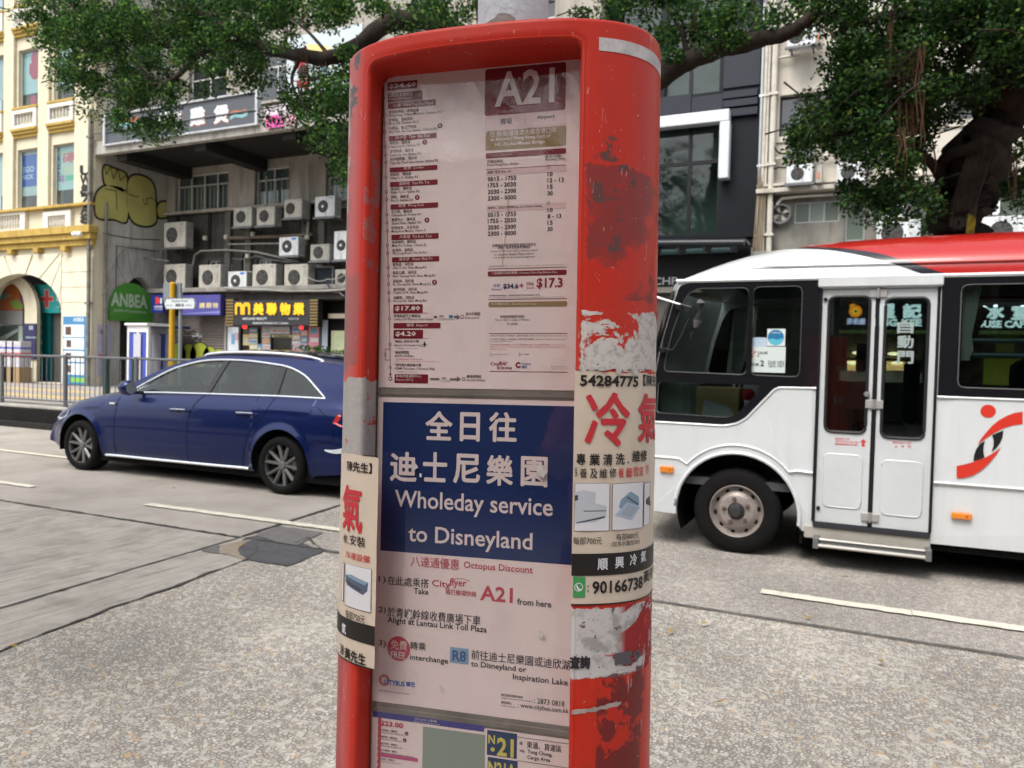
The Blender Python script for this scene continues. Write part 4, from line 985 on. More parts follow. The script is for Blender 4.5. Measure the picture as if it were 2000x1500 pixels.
def rw(px, Y):     # pixel rectangle -> world rectangle on plane Y
    x0, y0, x1, y1 = px; a = at(x0, (y0+y1)/2, Y); b = at(x1, (y0+y1)/2, Y); c = at((x0+x1)/2, y0, Y); d = at((x0+x1)/2, y1, Y)
    return a.x, b.x, d.z, c.z
def yfn(Y): return lambda a, b, d: (a, Y+d, b)
lb = thing('arcade_building', 'cream arcade building with ochre mouldings, balustrade panels and an arched ground floor', 'building', (-27, YL, PZ))
Xl, Xr = -40.0, XS
wins = []     # (x0,x1,z0,z1)
cols = [rw((36,100,76,205), YL), rw((105,100,146,201), YL)]
w1x = (cols[0][0], cols[0][1]); w2x = (cols[1][0], cols[1][1]); pitch = w2x[0]-w1x[0]
xs_ = [(w1x[0]+pitch*k, w1x[1]+pitch*k) for k in range(-8, 2)]
zt1 = rw((32,291,72,407), YL)[2:]; zt2 = rw((36,95,76,209), YL)[2:]; zp = zt2[0]-zt1[0]
levels = [zt1, zt2, (zt2[0]+zp, zt2[1]+zp), (zt2[0]+2*zp, zt2[1]+2*zp), (zt2[0]+3*zp, zt2[1]+3*zp)]
holes = []
for x0, x1 in xs_:
    for z0, z1 in levels: holes.append((x0, x1, z0, z1))
arch_c = at(38, 600, YL); a_r = abs(at(122,600,YL).x-arch_c.x); a_top = at(42,535,YL).z; a_spr = at(122,612,YL).z
def arch(cx, r, spring, top, base, n=20):
    return [(cx-r, base)] + [(cx-r*math.cos(math.pi*k/n), spring+(top-spring)*math.sin(math.pi*k/n)) for k in range(n+1)] + [(cx+r, base)]
arches = [arch(arch_c.x+k*(-2*a_r-2.0), a_r, a_spr, a_top, PZ+.02) for k in range(3)]
TOPZ = levels[-1][1]+1.5
mb = MB(); mb.plate([(Xl,PZ),(Xr,PZ),(Xr,TOPZ),(Xl,TOPZ)], yfn(YL), .35, [[(a,c),(b,c),(b,d),(a,d)] for a,b,c,d in holes] + arches)
build('wall', mb, CREAMW, lb)
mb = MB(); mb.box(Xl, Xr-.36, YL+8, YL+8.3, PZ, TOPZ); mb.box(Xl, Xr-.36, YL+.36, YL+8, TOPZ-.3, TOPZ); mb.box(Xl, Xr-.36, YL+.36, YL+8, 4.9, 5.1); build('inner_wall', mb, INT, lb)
# windows: recessed frame, pane, blind
FRM = mat('pale_window_frame', (.42,.44,.42), .5)
BLND = [mat('window_blind_%s' % n, c, .8, vary=.1) for n, c in (('mint', (.48,.64,.64)), ('pale', (.60,.66,.65)), ('grey', (.50,.56,.56)))]
rd = random.Random(3); wm = None
for i, (x0, x1) in enumerate(xs_):
    for j, (z0, z1) in enumerate(levels):
        if i < 5: continue
        fr = MB(); t = .05
        fr.plate([(x0,z0),(x1,z0),(x1,z1),(x0,z1)], yfn(YL+.10), .05, [[(x0+t,z0+t),(x1-t,z0+t),(x1-t,z1-t),(x0+t,z1-t)]])
        f = build('window', fr, FRM, lb)
        build('pane', MB().box(x0+t, x1-t, YL+.120, YL+.126, z0+t, z1-t), PANE, f)
        bl = rd.uniform(.05,.25) if i < 9 else .2
        build('blind', MB().box(x0+t, x1-t, YL+.150, YL+.155, z0+t+(z1-z0)*(.18+bl*.3), z1-t), BLND[(i+j) % 3], f)
for nm, (px, Y) in {'b': ((34,305,72,367), YL+.2), 'c': ((105,297,146,357), YL+.2), 'p': ((55,98,76,150), YL+.2)}.items(): pass
# posters behind the glass
SPW = Plane_(YL+.146)
pw = Print(SPW, 0)
pw.rect(34,306,367,71.5,mat('poster_blue',(.02,.10,.42),.5),.0); pw.text('LEGO',38,339,67,12,mat('poster_sky',(.50,.60,.70),.5),.03); pw.text('BRICK',38,352,66,9,MATS['poster_sky'],.03)
pw.rect(105,298,357,146,mat('poster_mint',(.46,.56,.50),.5),.0); pw.text('brick',105.5,352,119,9,BLUI,.02) if False else None
v, f = glyphs('brick', .02, 2); a0, b0 = SPW.inv(107, 355); a1, b1 = SPW.inv(119, 300)
pw.flat([(a1-(a1-a0)*p[1], b0+(b1-b0)*p[0], p[2]) for p in v], f, mat('poster_navy',(.05,.16,.40),.5), .002)
pw.text('磚',121,320,146,21,mat('poster_red',(.55,.12,.14),.5),.03); pw.rect(119,342,356,126,mat('poster_mauve',(.42,.22,.42),.5),.002); pw.rect(128,343,353,146,mat('poster_green',(.10,.48,.32),.5),.002); pw.rect(126,324,340,146,mat('poster_cream',(.55,.56,.42),.5),.002)
PKC = mat('poster_crimson', (.50,.03,.09), .5)
pw.disc(69,141,9,PKC,.002); pw.disc(69,113,8,PKC,.002); pw.poly([(62,112),(76,112),(76,126),(62,126)],PKC,.003); pw.poly([(58,124),(76,124),(76,150),(62,152),(57,142)],PKC,.004); pw.poly([(63,96),(76,94),(76,112),(66,112)],PKC,.0045)
pw.disc(65,196,6,PKC,.002)
for m, q in list(pw.d.values()): build('window_poster', q, m, lb, fix=False, kind='stuff')
# mouldings per bay: sill, balustrade panel with balusters, cornice
bal_me = None
def bay(x0, x1, ztop, first):
    global bal_me
    # ztop = bottom of the window above
    h_s, h_p, h_c = .09, .62, .30
    a, b = x0-.09, x1+.09
    build('sill', MB().box(a-.03, b+.03, YL-.16, YL-.003, ztop-.10, ztop-.01, .015), OCHRE, lb)
    pz1 = ztop-.11; pz0 = pz1-h_p
    fr = MB(); hx0, hx1, hz0, hz1 = x0+.02, x1-.08, pz0+.12, pz1-.12
    fr.plate([(a,pz0),(b,pz0),(b,pz1),(a,pz1)], yfn(YL-.15), .146, [[(hx0,hz0),(hx1,hz0),(hx1,hz1),(hx0,hz1)]])
    p = build('balustrade_panel', fr, WHITEW, lb)
    if bal_me is None:
        q = MB().lathe([(.0,-.19),(.03,-.19),(.032,-.15),(.018,-.12),(.034,-.03),(.03,.02),(.018,.10),(.03,.15),(.03,.19),(0,.19)], (0,0,0), 'z', 10)
        bal_me = bpy.data.meshes.new('baluster'); bal_me.from_pydata(q.v, [], q.f); bal_me.materials.append(WHITEW)
    n = 6
    for k in range(n):
        o = bpy.data.objects.new('baluster', bal_me); COL.objects.link(o); o.parent = p; o.location = (hx0+(hx1-hx0)*(k+.5)/n, YL-.07, (hz0+hz1)/2)
    mb = MB(); cz = pz0-.005
    for k, (d, h) in enumerate(((.20,.08),(.15,.09),(.09,.10))): mb.box(a-.02, b+.02, YL-d, YL-.003, cz-h, cz); cz -= h+.001
    build('cornice', mb, OCHRE, lb)
for x0, x1 in xs_[5:]:
    for j in range(1, 5): bay(x0, x1, levels[j][0], False)
# pilasters stand proud between the bays
for i in range(5, len(xs_)):
    x1 = xs_[i][1]; nx = xs_[i+1][0] if i+1 < len(xs_) else Xr+.02
    z0 = levels[0][0]-.05
    build('pilaster', MB().box(x1+.10, min(nx-.10, Xr-.003), YL-.10, YL-.004, z0, TOPZ-.2, .01), CREAMW, lb)
# string course, lower panels, big cornice over the arcade
zS = at(60,409,YL).z; zC1 = at(60,452,YL).z; zC0 = at(60,487,YL).z
build('string_course', MB().box(Xl, Xr+.06, YL-.20, YL-.003, zS-.07, zS+.02, .01), OCHRE, lb)
for (x0, x1) in ((4,46),(100,134)):
    A = rw((x0,422,x1,453), YL); fr = MB(); 
    fr.plate([(A[0]-.25,A[2]-.08),(A[1]+.25,A[2]-.08),(A[1]+.25,A[3]+.14),(A[0]-.25,A[3]+.14)], yfn(YL-.12), .117, [[(A[0],A[2]+.05),(A[1],A[2]+.05),(A[1],A[3]),(A[0],A[3])]])
    p = build('balustrade_panel', fr, WHITEW, lb)
    for k in range(8):
        o = bpy.data.objects.new('baluster', bal_me); COL.objects.link(o); o.parent = p; o.location = (A[0]+(A[1]-A[0])*(k+.5)/8, YL-.06, (A[2]+A[3])/2+.01); o.scale = (1,1,(A[3]-A[2])/.42)
mb = MB(); 
for k, (d, z0_, z1_) in enumerate(((.34,.62,1.0),(.26,.30,.615),(.16,0,.295))):
    h = zC1-zC0; mb.box(Xl, Xr+d*.6, YL-d, YL-.003, zC0+h*z0_, zC0+h*z1_, .008)
build('cornice', mb, OCHRE, lb)
for k in range(14):
    x = Xr-1.2-k*1.35; build('bracket', MB().box(x-.12, x+.12, YL-.22, YL-.004, zC0-.16, zC0-.004, .01), OCHRE, lb)
# voussoir joints and stone courses in relief on the arcade
STN = mat('cream_ashlar', (.72,.67,.53), .75, vary=.1, vscale=3, stain=.2, sscale=2)
mb_ = []
cxA = arch_c.x
for k in range(9):
    t0 = math.pi*(k+.04)/9; t1 = math.pi*(k+.96)/9; pts = []
    ro = 1.95
    for t in np.linspace(t0, t1, 5): pts.append((cxA-a_r*math.cos(t), a_spr+(a_top-a_spr)*math.sin(t)))
    for t in np.linspace(t1, t0, 5):
        x = cxA-a_r*ro*math.cos(t); z = a_spr+(a_top-a_spr)*ro*math.sin(t); pts.append((max(cxA-a_r-.95, min(x, cxA+a_r-.02)), min(z, zC0-.18)))
    build('voussoir', MB().plate(pts, yfn(YL-.045), .041), STN, lb)
xP0 = at(122,640,YL).x; xP1 = Xr-.004
z = at(150,620,YL).z
for k in range(9):
    z1 = z+.48
    if z1 > zC0-.2: break
    build('ashlar_block', MB().box(max(xP0, xP0+.004+(.31 if k > 3 else 0)), xP1, YL-.05, YL-.004, z, z1-.012, .006), STN, lb); z = z1
# base of the pillar behind its poster
build('ashlar_block', MB().box(xP0+.003, xP1, YL-.05, YL-.004, PZ, at(150,620,YL).z-.012, .006), STN, lb)
# corner return wall (side of the block) with small blind arch
mb = MB(); zz = TOPZ
SYa = 17.35; SYb = YC-.35
arc = [(SYa,PZ+.02)]+[((SYa+SYb)/2-(SYb-SYa)/2*math.cos(math.pi*k/16), 2.75+1.25*math.sin(math.pi*k/16)) for k in range(17)]+[(SYb,PZ+.02)]
mb.plate([(YL+.352,PZ),(YC+6,PZ),(YC+6,zz),(YL+.352,zz)], lambda a,b,d: (XS-d, a, b), .35, [arc])
build('side_wall', mb, GREYW, lb)
for k in range(8):
    t0 = math.pi*(k+.06)/8; t1 = math.pi*(k+.94)/8; r = (SYb-SYa)/2; c = (SYa+SYb)/2; pts = []
    for t in np.linspace(t0, t1, 4): pts.append((c-r*math.cos(t), 2.75+1.25*math.sin(t)))
    for t in np.linspace(t1, t0, 4): pts.append((max(YL+.36, min(YC+.1, c-r*1.9*math.cos(t))), min(2.75+1.25*1.85*math.sin(t), 5.0)))
    build('voussoir', MB().plate(pts, lambda a,b,d: (XS+.03-d, a, b), .027), mat('grey_mauve_stone', (.44,.42,.42), .85, vary=.2, vscale=3, stain=.5, sscale=2, streak=True), lb)
# graffiti on the side wall
ga = thing('wall_graffiti', 'yellow bubble letter graffiti outlined in black on the grey side wall', 'graffiti', (XS, 17.6, 6))
GK = mat('black_spray', (.025,.025,.022), .6); GY = mat('yellow_spray', (.56,.52,.17), .6, vary=.25, vscale=2)
g = Print(SX, .004)
def blob(pts, m, lift): 
    # closed smooth curve through the points
    n = len(pts); out = []
    for i in range(n):
        p0, p1, p2, p3 = (np.array(pts[(i+k-1) % n], float) for k in range(4))
        for t in (0,.25,.5,.75): out.append(tuple(.5*((2*p1)+(-p0+p2)*t+(2*p0-5*p1+4*p2-p3)*t*t+(-p0+3*p1-3*p2+p3)*t**3)))
    g.poly(out, m, lift); return out
Z2 = lambda pts: [(180+x/3.658, 150+y/3.658) for x, y in pts]
def outlined(pts, w=4.2):
    P = Z2(pts); c = np.mean(P, axis=0); big = [tuple(c+(np.array(q)-c)*(1+w/max(6, np.hypot(*(np.array(q)-c))))) for q in P]
    blob(big, GK, .001); blob(P, GY, .004)
outlined([(25,860),(75,790),(165,780),(245,830),(245,1030),(150,1015),(35,1000)])
outlined([(85,640),(160,660),(240,700),(235,820),(150,790),(90,760)])
outlined([(255,760),(300,705),(390,725),(440,790),(455,950),(450,1040),(380,1065),(290,1030),(250,920)])
outlined([(470,920),(510,895),(548,920),(548,990),(475,1000)])
for ln in ([(90,800),(170,815),(175,945)],[(245,835),(320,860),(330,850)],[(360,870),(375,915),(395,905),(385,870),(430,865),(460,900)],[(90,640),(100,700),(130,640),(150,730),(180,660),(200,740),(250,700)],[(100,1125),(300,1160),(480,1165)]): g.line(Z2(ln), 1.5, GK, .007)
g.done(ga, 'spray_paint')
gb = thing('wall_graffiti', 'vertical black scrawled tag on the cream corner pilaster', 'graffiti', (XS-.5, YL, 6))
g = Print(Plane_(YL-.104), .004)
for k, s_ in enumerate(('U','W','&','Z','A','8')): g.text(s_, 156, 336+k*19+8, 178, 21, GK, .05)
g.done(gb, 'spray_paint')

# inside the arcade: teal pharmacy front, rainbow shop, inner arch
YA = YL+1.1
pharm = thing('pharmacy_front', 'teal pharmacy shopfront with red cross sign inside the arch', 'shopfront', (-25, YA, PZ))
TEAL = mat('teal_board', (.03,.36,.37), .45, vary=.1)
A = rw((71,556,123,612), YA); build('sign_board', MB().box(A[0], A[1], YA-.12, YA, A[2], A[3], .01), TEAL, pharm)
A = rw((71,612,99,733), YA); build('column', MB().box(A[0], A[0]+(A[1]-A[0])*.45, YA-.25, YA, PZ, A[3]), TEAL, pharm); build('column', MB().box(A[0]+(A[1]-A[0])*.47, A[1], YA-.02, YA+.2, PZ, A[3]), mat('deep_teal_board', (.008,.14,.15), .45), pharm)
g = Print(Plane_(YA-.121), .0); RC = mat('sign_red', (.50,.05,.05), .5)
g.poly([(87,565),(96,565),(96,579),(105,579),(105,589),(96,589),(96,602),(87,602),(87,589),(78,589),(78,579),(87,579)], mat('sign_pink',(.55,.35,.33),.5), .002)
g.poly([(88.5,567),(94.5,567),(94.5,580.5),(103.5,580.5),(103.5,587.5),(94.5,587.5),(94.5,600),(88.5,600),(88.5,587.5),(79.5,587.5),(79.5,580.5),(88.5,580.5)], RC, .004); g.text('1',110,588,118,18,mat('sign_mint',(.45,.58,.55),.5),.03); g.text('Logos',110,602,120,5,MATS['sign_mint'],.02)
g.done(pharm)
g = Print(Plane_(YA-.251), .0)
for k, ch in enumerate('藥房藥房'): g.text(ch, 75, 635+k*19, 82, 9, MATS['sign_mint'], .03)
g.done(pharm)
build('shutter', MB().box(at(99,650,YA+.1).x, Xr-.4, YA+.1, YA+.15, PZ, at(110,612,YA).z), mat('dim_roller_shutter', (.12,.115,.11), .6), pharm)
rain = thing('shopfront', 'arched shopfront with orange, green and purple sign over grey glass', 'shopfront', (-29, YA, PZ))
A = rw((-120,548,46,607), YA); bcx = at(15,607,YA).x; brr = abs(at(46,607,YA).x-bcx)
cols_ = [('orange',(.55,.16,.05)),('leaf',(.26,.42,.10)),('plum',(.22,.09,.28)),('sky',(.16,.36,.42))]
arcp = [(bcx-2.2, A[2])]+[(bcx-2.2+0,A[3])]+[(bcx+brr*math.cos(t), A[2]+(A[3]-A[2])*math.sin(t)) for t in np.linspace(math.pi/2, 0, 10)]
build('sign_board', MB().plate(arcp, yfn(YA-.05), .05), mat('sign_orange', cols_[0][1], .5), rain)
g = Print(Plane_(YA-.051), .0)
for (n_, c), pts in zip(cols_[1:], ([(18,588),(34,584),(45,596),(45,604),(26,603)],[(8,556),(16,550),(14,562),(4,570)],[(0,564),(12,572),(14,582),(0,586)])): g.poly(pts, mat('sign_'+n_, c, .5), .002)
g.poly([(38,578),(46,586),(44,594),(40,588)], MATS['sign_plum'], .003); g.text('MACAU',4,580,22,5,MATS['sign_mint'],.02); g.done(rain)
A2 = rw((-120,607,46,634), YA); build('fascia', MB().box(A2[0], A2[1], YA-.04, YA, A2[2], A2[3]-.01), mat('fascia_grey', (.36,.36,.36), .5), rain)
A3 = rw((-120,636,47,720), YA); build('pane', MB().box(A3[0], A3[1], YA-.01, YA, PZ, A3[3]-.01), mat('dull_green_glass', (.10,.13,.12), .15), rain)
build('mullion', MB().box(at(39,680,YA).x, at(47,680,YA).x, YA-.06, YA-.012, PZ, A3[3]), mat('pale_green_frame', (.38,.44,.40), .5), rain)
build('stair', MB().plate([(at(0,672,YA).x, at(0,672,YA).z),(at(0,660,YA).x, at(0,660,YA).z),(at(37,642,YA).x,at(37,642,YA).z),(at(37,648,YA).x,at(37,648,YA).z)], yfn(YA-.05), .02), MATS['pale_green_frame'], rain)
ip = thing('inner_arch', 'inner cream arch pier with dark navy notice inside the arcade', 'pier', (-27, YA-1.2, PZ))
YI_ = YA-.45
P0 = at(48,640,YI_).x; P1 = at(72,640,YI_).x
build('pier', MB().box(P0, P1, YI_, YI_+.12, PZ, at(60,610,YI_).z), CREAMW, ip)
pts = []; cx = at(18,600,YI_).x; ro = P1-cx; ri = P0-cx; zb = at(60,610,YI_).z; 
outer = [(cx+ro*math.cos(t), zb+1.35*math.sin(t)) for t in np.linspace(0, math.pi, 20)]; inner = [(cx+ri*math.cos(t), zb+1.02*math.sin(t)) for t in np.linspace(math.pi, 0, 20)]
build('arch_ring', MB().plate(outer+inner, yfn(YI_), .12), CREAMW, ip)
A = rw((49,632,72,668), YI_); build('notice', MB().box(A[0], A[1], YI_-.04, YI_-.003, A[2]-.6, A[3]), mat('navy_notice', (.03,.03,.09), .5), ip)
g = Print(Plane_(YI_-.041), 0); g.text('III',57,644,64,8,MATS['sign_mint'],.02); g.text('香港東方藥房',50,661,71,4,MATS['sign_mint'],.01); g.done(ip)
# crates of bottles, behind the railing
for k in range(3):
    o = thing('display_crate', ['white and red stacked carton by the left shop window','white and red stacked carton, middle of the three behind the railing','white and red stacked carton nearest the navy notice'][k], 'carton', (0,0,0), 'cartons in front of the arcade shop')
    c = at(16+13*k, 703, YA-1.4); o.location = (c.x, c.y, PZ)
    mb = MB().box(c.x-.22, c.x+.22, c.y-.18, c.y+.18, PZ+.5, PZ+1.35, .01); build('carton', mb, mat('carton_white', (.60,.58,.62), .6, vary=.3, vscale=9), o)
    build('red_band', MB().box(c.x-.222, c.x+.222, c.y-.182, c.y+.182, PZ+.82, PZ+.98), mat('carton_red', (.45,.10,.12), .6), o)
    build('blue_band', MB().box(c.x-.222, c.x+.222, c.y-.182, c.y+.182, PZ+1.1, PZ+1.16), mat('carton_blue', (.10,.12,.42), .6), o)
    build('stand', MB().box(c.x-.24, c.x+.24, c.y-.2, c.y+.2, PZ, PZ+.495), mat('stand_wood', (.35,.24,.12), .6), o)
# phone advertisement on the pillar
ph = thing('pillar_poster', 'tall blue phone advertisement board on the arcade corner pillar', 'advert board', (at(145,700,YL).x, YL-.1, PZ))
A = rw((122.5,618,168,756), YL-.12); build('board', MB().box(A[0], A[1], YL-.12, YL-.055, PZ+.02, A[3], .006), mat('advert_blue', (.06,.22,.42), .4), ph)
g = Print(Plane_(YL-.121), 0); AW = mat('advert_white', (.66,.70,.72), .4)
g.text('ANBEA',143,628,164,8,AW,.02)
for k, (y0, y1) in enumerate(((634,658),(660,682),(685,706),(709,731))):
    g.rect(124,y0,y1,164,AW,.002,.03); g.rect(128+(k%2)*2,y0+4,y1-4,139,mat('phone_brown',(.10,.06,.04),.4),.004); g.text('Galaxy',149,y0+12,160,4,mat('phone_green',(.25,.50,.18),.5),.02); g.text('Z Fold',150,y0+19,160,3,MATS['phone_green'],.01)
g.rect(138,737,746,165,mat('advert_lime',(.22,.50,.10),.5),.002,.03); g.done(ph)
# pink and lilac poster and drain pipes at the corner
pk = thing('wall_poster', 'lilac and pink notice panel beside the drain pipes', 'poster', (XS+.1, YL+.5, PZ))
P_ = PlaneX(XS+.02); g = Print(P_, 0)
y0, _ = P_.inv(190, 690); y1, _ = P_.inv(216, 690)
build('board', MB().box(XS+.003, XS+.018, min(y0,y1), max(y0,y1), PZ+.3, 2.35), mat('lilac_board', (.50,.46,.60), .5, vary=.2, vscale=4), pk)
g.text('G',195,652,201,8,GK,.02); g.poly([(192,690),(214,700),(212,712),(194,700)], mat('poster_rose',(.60,.12,.22),.5), .002); g.poly([(203,650),(212,655),(212,670),(204,668)], mat('poster_pale_blue',(.30,.50,.65),.5), .002); g.done(pk)
PIPE = mat('grey_cast_pipe', (.24,.23,.20), .6, vary=.35, vscale=6, stain=.6, sscale=4)
def pipe(name, label, pts, r, m=PIPE, group=None, n=8, cat='pipe', brackets=True):
    mb = MB().tube(pts, r, n); 
    o = thing(name, label, cat, tuple(pts[-1]), group); build('tube', mb, m, o, smooth=True)
    if brackets:
        a, b = Vector(pts[0]), Vector(pts[-1]); L0 = (b-a).length
        for k in range(max(1, int(L0/1.6))):
            q = a.lerp(b, (k+.5)/max(1, int(L0/1.6))); build('clamp', MB().box(q.x-r*1.5, q.x+r*1.5, q.y-r*1.3, q.y+r*1.3, q.z-.03, q.z+.03), m, o)
    return o
pipe('drain_pipe','grey drain pipe on the corner pilaster edge',[(XS-.02,YL-.16,PZ),(XS-.02,YL-.16,9)],.06)
pipe('drain_pipe','thinner drain pipe just round the grey corner',[(XS+.08,YL+.35,PZ),(XS+.08,YL+.35,6.2)],.045)
pipe('conduit','thin dark conduit down the graffiti wall',[(XS+.05,YL+.75,2.6),(XS+.05,YL+.75,4.9),(XS+.05,YC-.3,4.95)],.02,GREYM,brackets=False)
lampo = thing('wall_lamp', 'small white security lamp on the ochre cornice', 'lamp', tuple(at(150,458,YL-.4)))
for dx in (0, 9): q = at(146+dx, 457, YL-.42); build('lamp_head', MB().lathe([(0,-.08),(.07,-.08),(.08,.02),(.05,.08),(0,.08)], q, 'x', 12), WHITE, lampo, smooth=True)
build('bracket', MB().tube([at(146,457,YL-.42), at(157,462,YL-.3)], .015, 6), GREYM, lampo)
# green arched sign on the side wall
gs = thing('arched_sign', 'green arched shop sign with silver letters on the grey side wall', 'sign', (XS+.05, (SYa+SYb)/2, 2.4))
PG2 = PlaneX(XS+.09); 
cY = (SYa+SYb)/2; 
y0, z0 = PG2.inv(214, 625); y1, z1 = PG2.inv(298, 625); zt_ = PG2.inv(258, 553)[1]; zs_ = PG2.inv(214,598)[1]
cY = (y0+y1)/2; ry = (y1-y0)/2
pts = [(cY-ry, z0)]+[(cY-ry*math.cos(t), zs_+(zt_-zs_)*math.sin(t)) for t in np.linspace(0, math.pi, 20)]+[(cY+ry, z0)]
build('board', MB().plate(pts, lambda a,b,d: (XS+.09-d, a, b), .08), mat('sign_green_board', (.07,.26,.035), .5, vary=.1), gs)
g = Print(PG2, .001); SG = mat('sign_silver', (.42,.50,.40), .4)
g.text('ANBEA',217,597,288,27,SG,.03,right=597); g.text('QUEEN STYLE DIAMOND',222,609,286,6,SG,.01,right=609); g.done(gs)
# phone booths under it
for k, (x0, x1, lab) in enumerate(((248,289,'white and blue folding door booth under the green arched sign'),(291,326,'grey and blue glass door booth next to the yellow post'))):
    yb_ = 17.0+.9*k; A = rw((x0,636+4*k,x1,752), yb_); o = thing('door_booth', lab, 'booth', ((A[0]+A[1])/2, yb_, PZ))
    fw = (A[1]-A[0]); c0 = WHITE if k == 0 else mat('booth_grey', (.42,.43,.47), .5)
    build('frame', MB().plate([(A[0],PZ),(A[1],PZ),(A[1],A[3]),(A[0],A[3])], yfn(yb_), .08, [[(A[0]+.08,PZ+.1),(A[0]+fw*.46,PZ+.1),(A[0]+fw*.46,A[3]-.2),(A[0]+.08,A[3]-.2)],[(A[0]+fw*.54,PZ+.1),(A[1]-.08,PZ+.1),(A[1]-.08,A[3]-.2),(A[0]+fw*.54,A[3]-.2)]]), c0, o)
    for j, (a, b) in enumerate(((A[0]+.08,A[0]+fw*.46),(A[0]+fw*.54,A[1]-.08))): build('door_panel', MB().box(a, b, yb_+.03, yb_+.05, PZ+.1, A[3]-.2), mat('booth_blue', (.06,.09,.42), .4) if (j+k) % 2 == 0 or k == 0 else mat('booth_panel', (.50,.50,.56), .4), o)
    build('middle_panel', MB().box(A[0]+fw*.33, A[0]+fw*.67, yb_-.02, yb_-.003, PZ+.1, A[3]-.25), mat('booth_panel', (.50,.50,.56), .4), o)
    build('roof', MB().box(A[0]-.04, A[1]+.04, yb_-.08, yb_+.9, A[3]+.003, A[3]+.08, .01), WHITE if k == 0 else mat('booth_navy', (.05,.06,.2), .5), o)
# ------------------------------------------------------------------ centre: grimy block hung with air conditioners
XCR = -6.6
cb = thing('tenement_block', 'grimy beige tenement block crowded with air conditioners over its shops', 'building', (-15, YC, PZ))
BEIGE = mat('stained_beige_render', (.42,.39,.34), .85, vary=.2, vscale=1.4, stain=.65, sscale=1.0, streak=True, bump=.25, bscale=15)
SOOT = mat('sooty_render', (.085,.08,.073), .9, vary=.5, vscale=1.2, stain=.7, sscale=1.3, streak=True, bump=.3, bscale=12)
zmid = at(400,415,YC).z; zled = at(500,572,YC).z
W1 = rw((342,338,446,411), YC); W2 = rw((497,326,564,402), YC); W3 = rw((636,318,684,402), YC); W4 = (W3[1]+.6, W3[1]+2.2, W3[2], W3[3])
uppers = []
for k in range(4):
    z0 = 9.6+k*3.0
    for j in range(5): x0 = -21.2+j*2.9; uppers.append((x0, x0+1.7, z0, z0+1.6))
hol = [W1, W2, W3, W4]+uppers
mb = MB().plate([(XS+.002,zmid),(XCR,zmid),(XCR,22),(XS+.002,22)], yfn(YC), .3, [[(a,c),(b,c),(b,d),(a,d)] for a,b,c,d in hol]); build('wall', mb, BEIGE, cb)
lowh = [rw((404,508,428,540), YC), rw((470,500,492,530), YC), rw((500,505,528,540), YC)]
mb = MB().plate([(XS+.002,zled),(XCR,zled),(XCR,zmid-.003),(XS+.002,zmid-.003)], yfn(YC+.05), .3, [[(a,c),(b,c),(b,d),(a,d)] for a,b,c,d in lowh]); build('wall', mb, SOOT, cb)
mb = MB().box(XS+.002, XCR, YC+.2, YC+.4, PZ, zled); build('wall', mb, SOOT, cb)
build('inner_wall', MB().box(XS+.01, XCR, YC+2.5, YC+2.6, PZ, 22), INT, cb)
for a, b, c, d in hol+lowh:
    up_ = c > 9
    n = 4 if b-a > 1.8 else 2
    fr = MB(); t = .045; cells = []
    zc = c+(d-c)*.70
    for k in range(n):
        x0 = a+t+(b-a-t)*k/n; x1 = a+(b-a-t)*(k+1)/n
        cells.append([(x0,c+t),(x1,c+t),(x1,zc-t/2),(x0,zc-t/2)]); cells.append([(x0,zc+t/2),(x1,zc+t/2),(x1,d-t),(x0,d-t)])
    fr.plate([(a,c),(b,c),(b,d),(a,d)], yfn(YC+.14), .05, cells)
    f = build('window', fr, mat('white_window_frame', (.60,.60,.57), .5, vary=.1), cb)
    for cl in cells: build('pane', MB().box(cl[0][0], cl[1][0], YC+.160, YC+.166, cl[0][1], cl[2][1]), PANE if not up_ else DARKGL, f)
    if not up_:
        for k in range(n*3): x = a+t+(b-a-2*t)*(k+.5)/(n*3); build('grille_bar', MB().box(x-.008, x+.008, YC+.10, YC+.116, c+.02, zc), mat('window_bar', (.42,.43,.41), .5), f)
        build('curtain', MB().grid([[(a+(b-a)*q/30, YC+.25+.02*math.sin(q*1.7), z) for z in (c, d)] for q in range(31)]), mat('grey_curtain', (.20,.21,.21), .9), f, fix=False)
    build('sill', MB().box(a-.1, b+.1, YC-.10, YC-.003, c-.09, c-.005, .01), BEIGE, cb)
# ledge below the windows and slab above the shops
build('ledge', MB().box(XS+.01, XCR, YC-.14, YC-.003, zmid-.02, zmid+.08, .01), BEIGE, cb)
build('slab_edge', MB().box(XS+.01, XCR, YC-.75, YC+.04, zled-.02, zled+.13, .02), mat('stained_slab', (.33,.32,.29), .85, vary=.4, vscale=3, stain=.7, sscale=2, bump=.3, bscale=15), cb)
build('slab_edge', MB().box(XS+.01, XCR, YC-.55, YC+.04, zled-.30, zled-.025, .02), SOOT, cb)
# pilaster strips and black strips painting the shade of gaps in the sooty storey
for x in (446, 486, 596, 628):
    q = at(x, 500, YC); build('pilaster', MB().box(q.x-.12, q.x+.12, YC-.06, YC+.046, zled+.14, zmid-.03, .01), mat('soot_pilaster', (.15,.145,.13), .85, vary=.4, vscale=3, stain=.6, sscale=2, streak=True), cb)
for x in (346, 408, 448): q = at(x, 450, YC); build('gap_shade', MB().box(q.x-.07, q.x+.07, YC+.01, YC+.046, zmid-1.3, zmid-.03), mat('gap_shade_black', (.02,.02,.02), .9), cb)
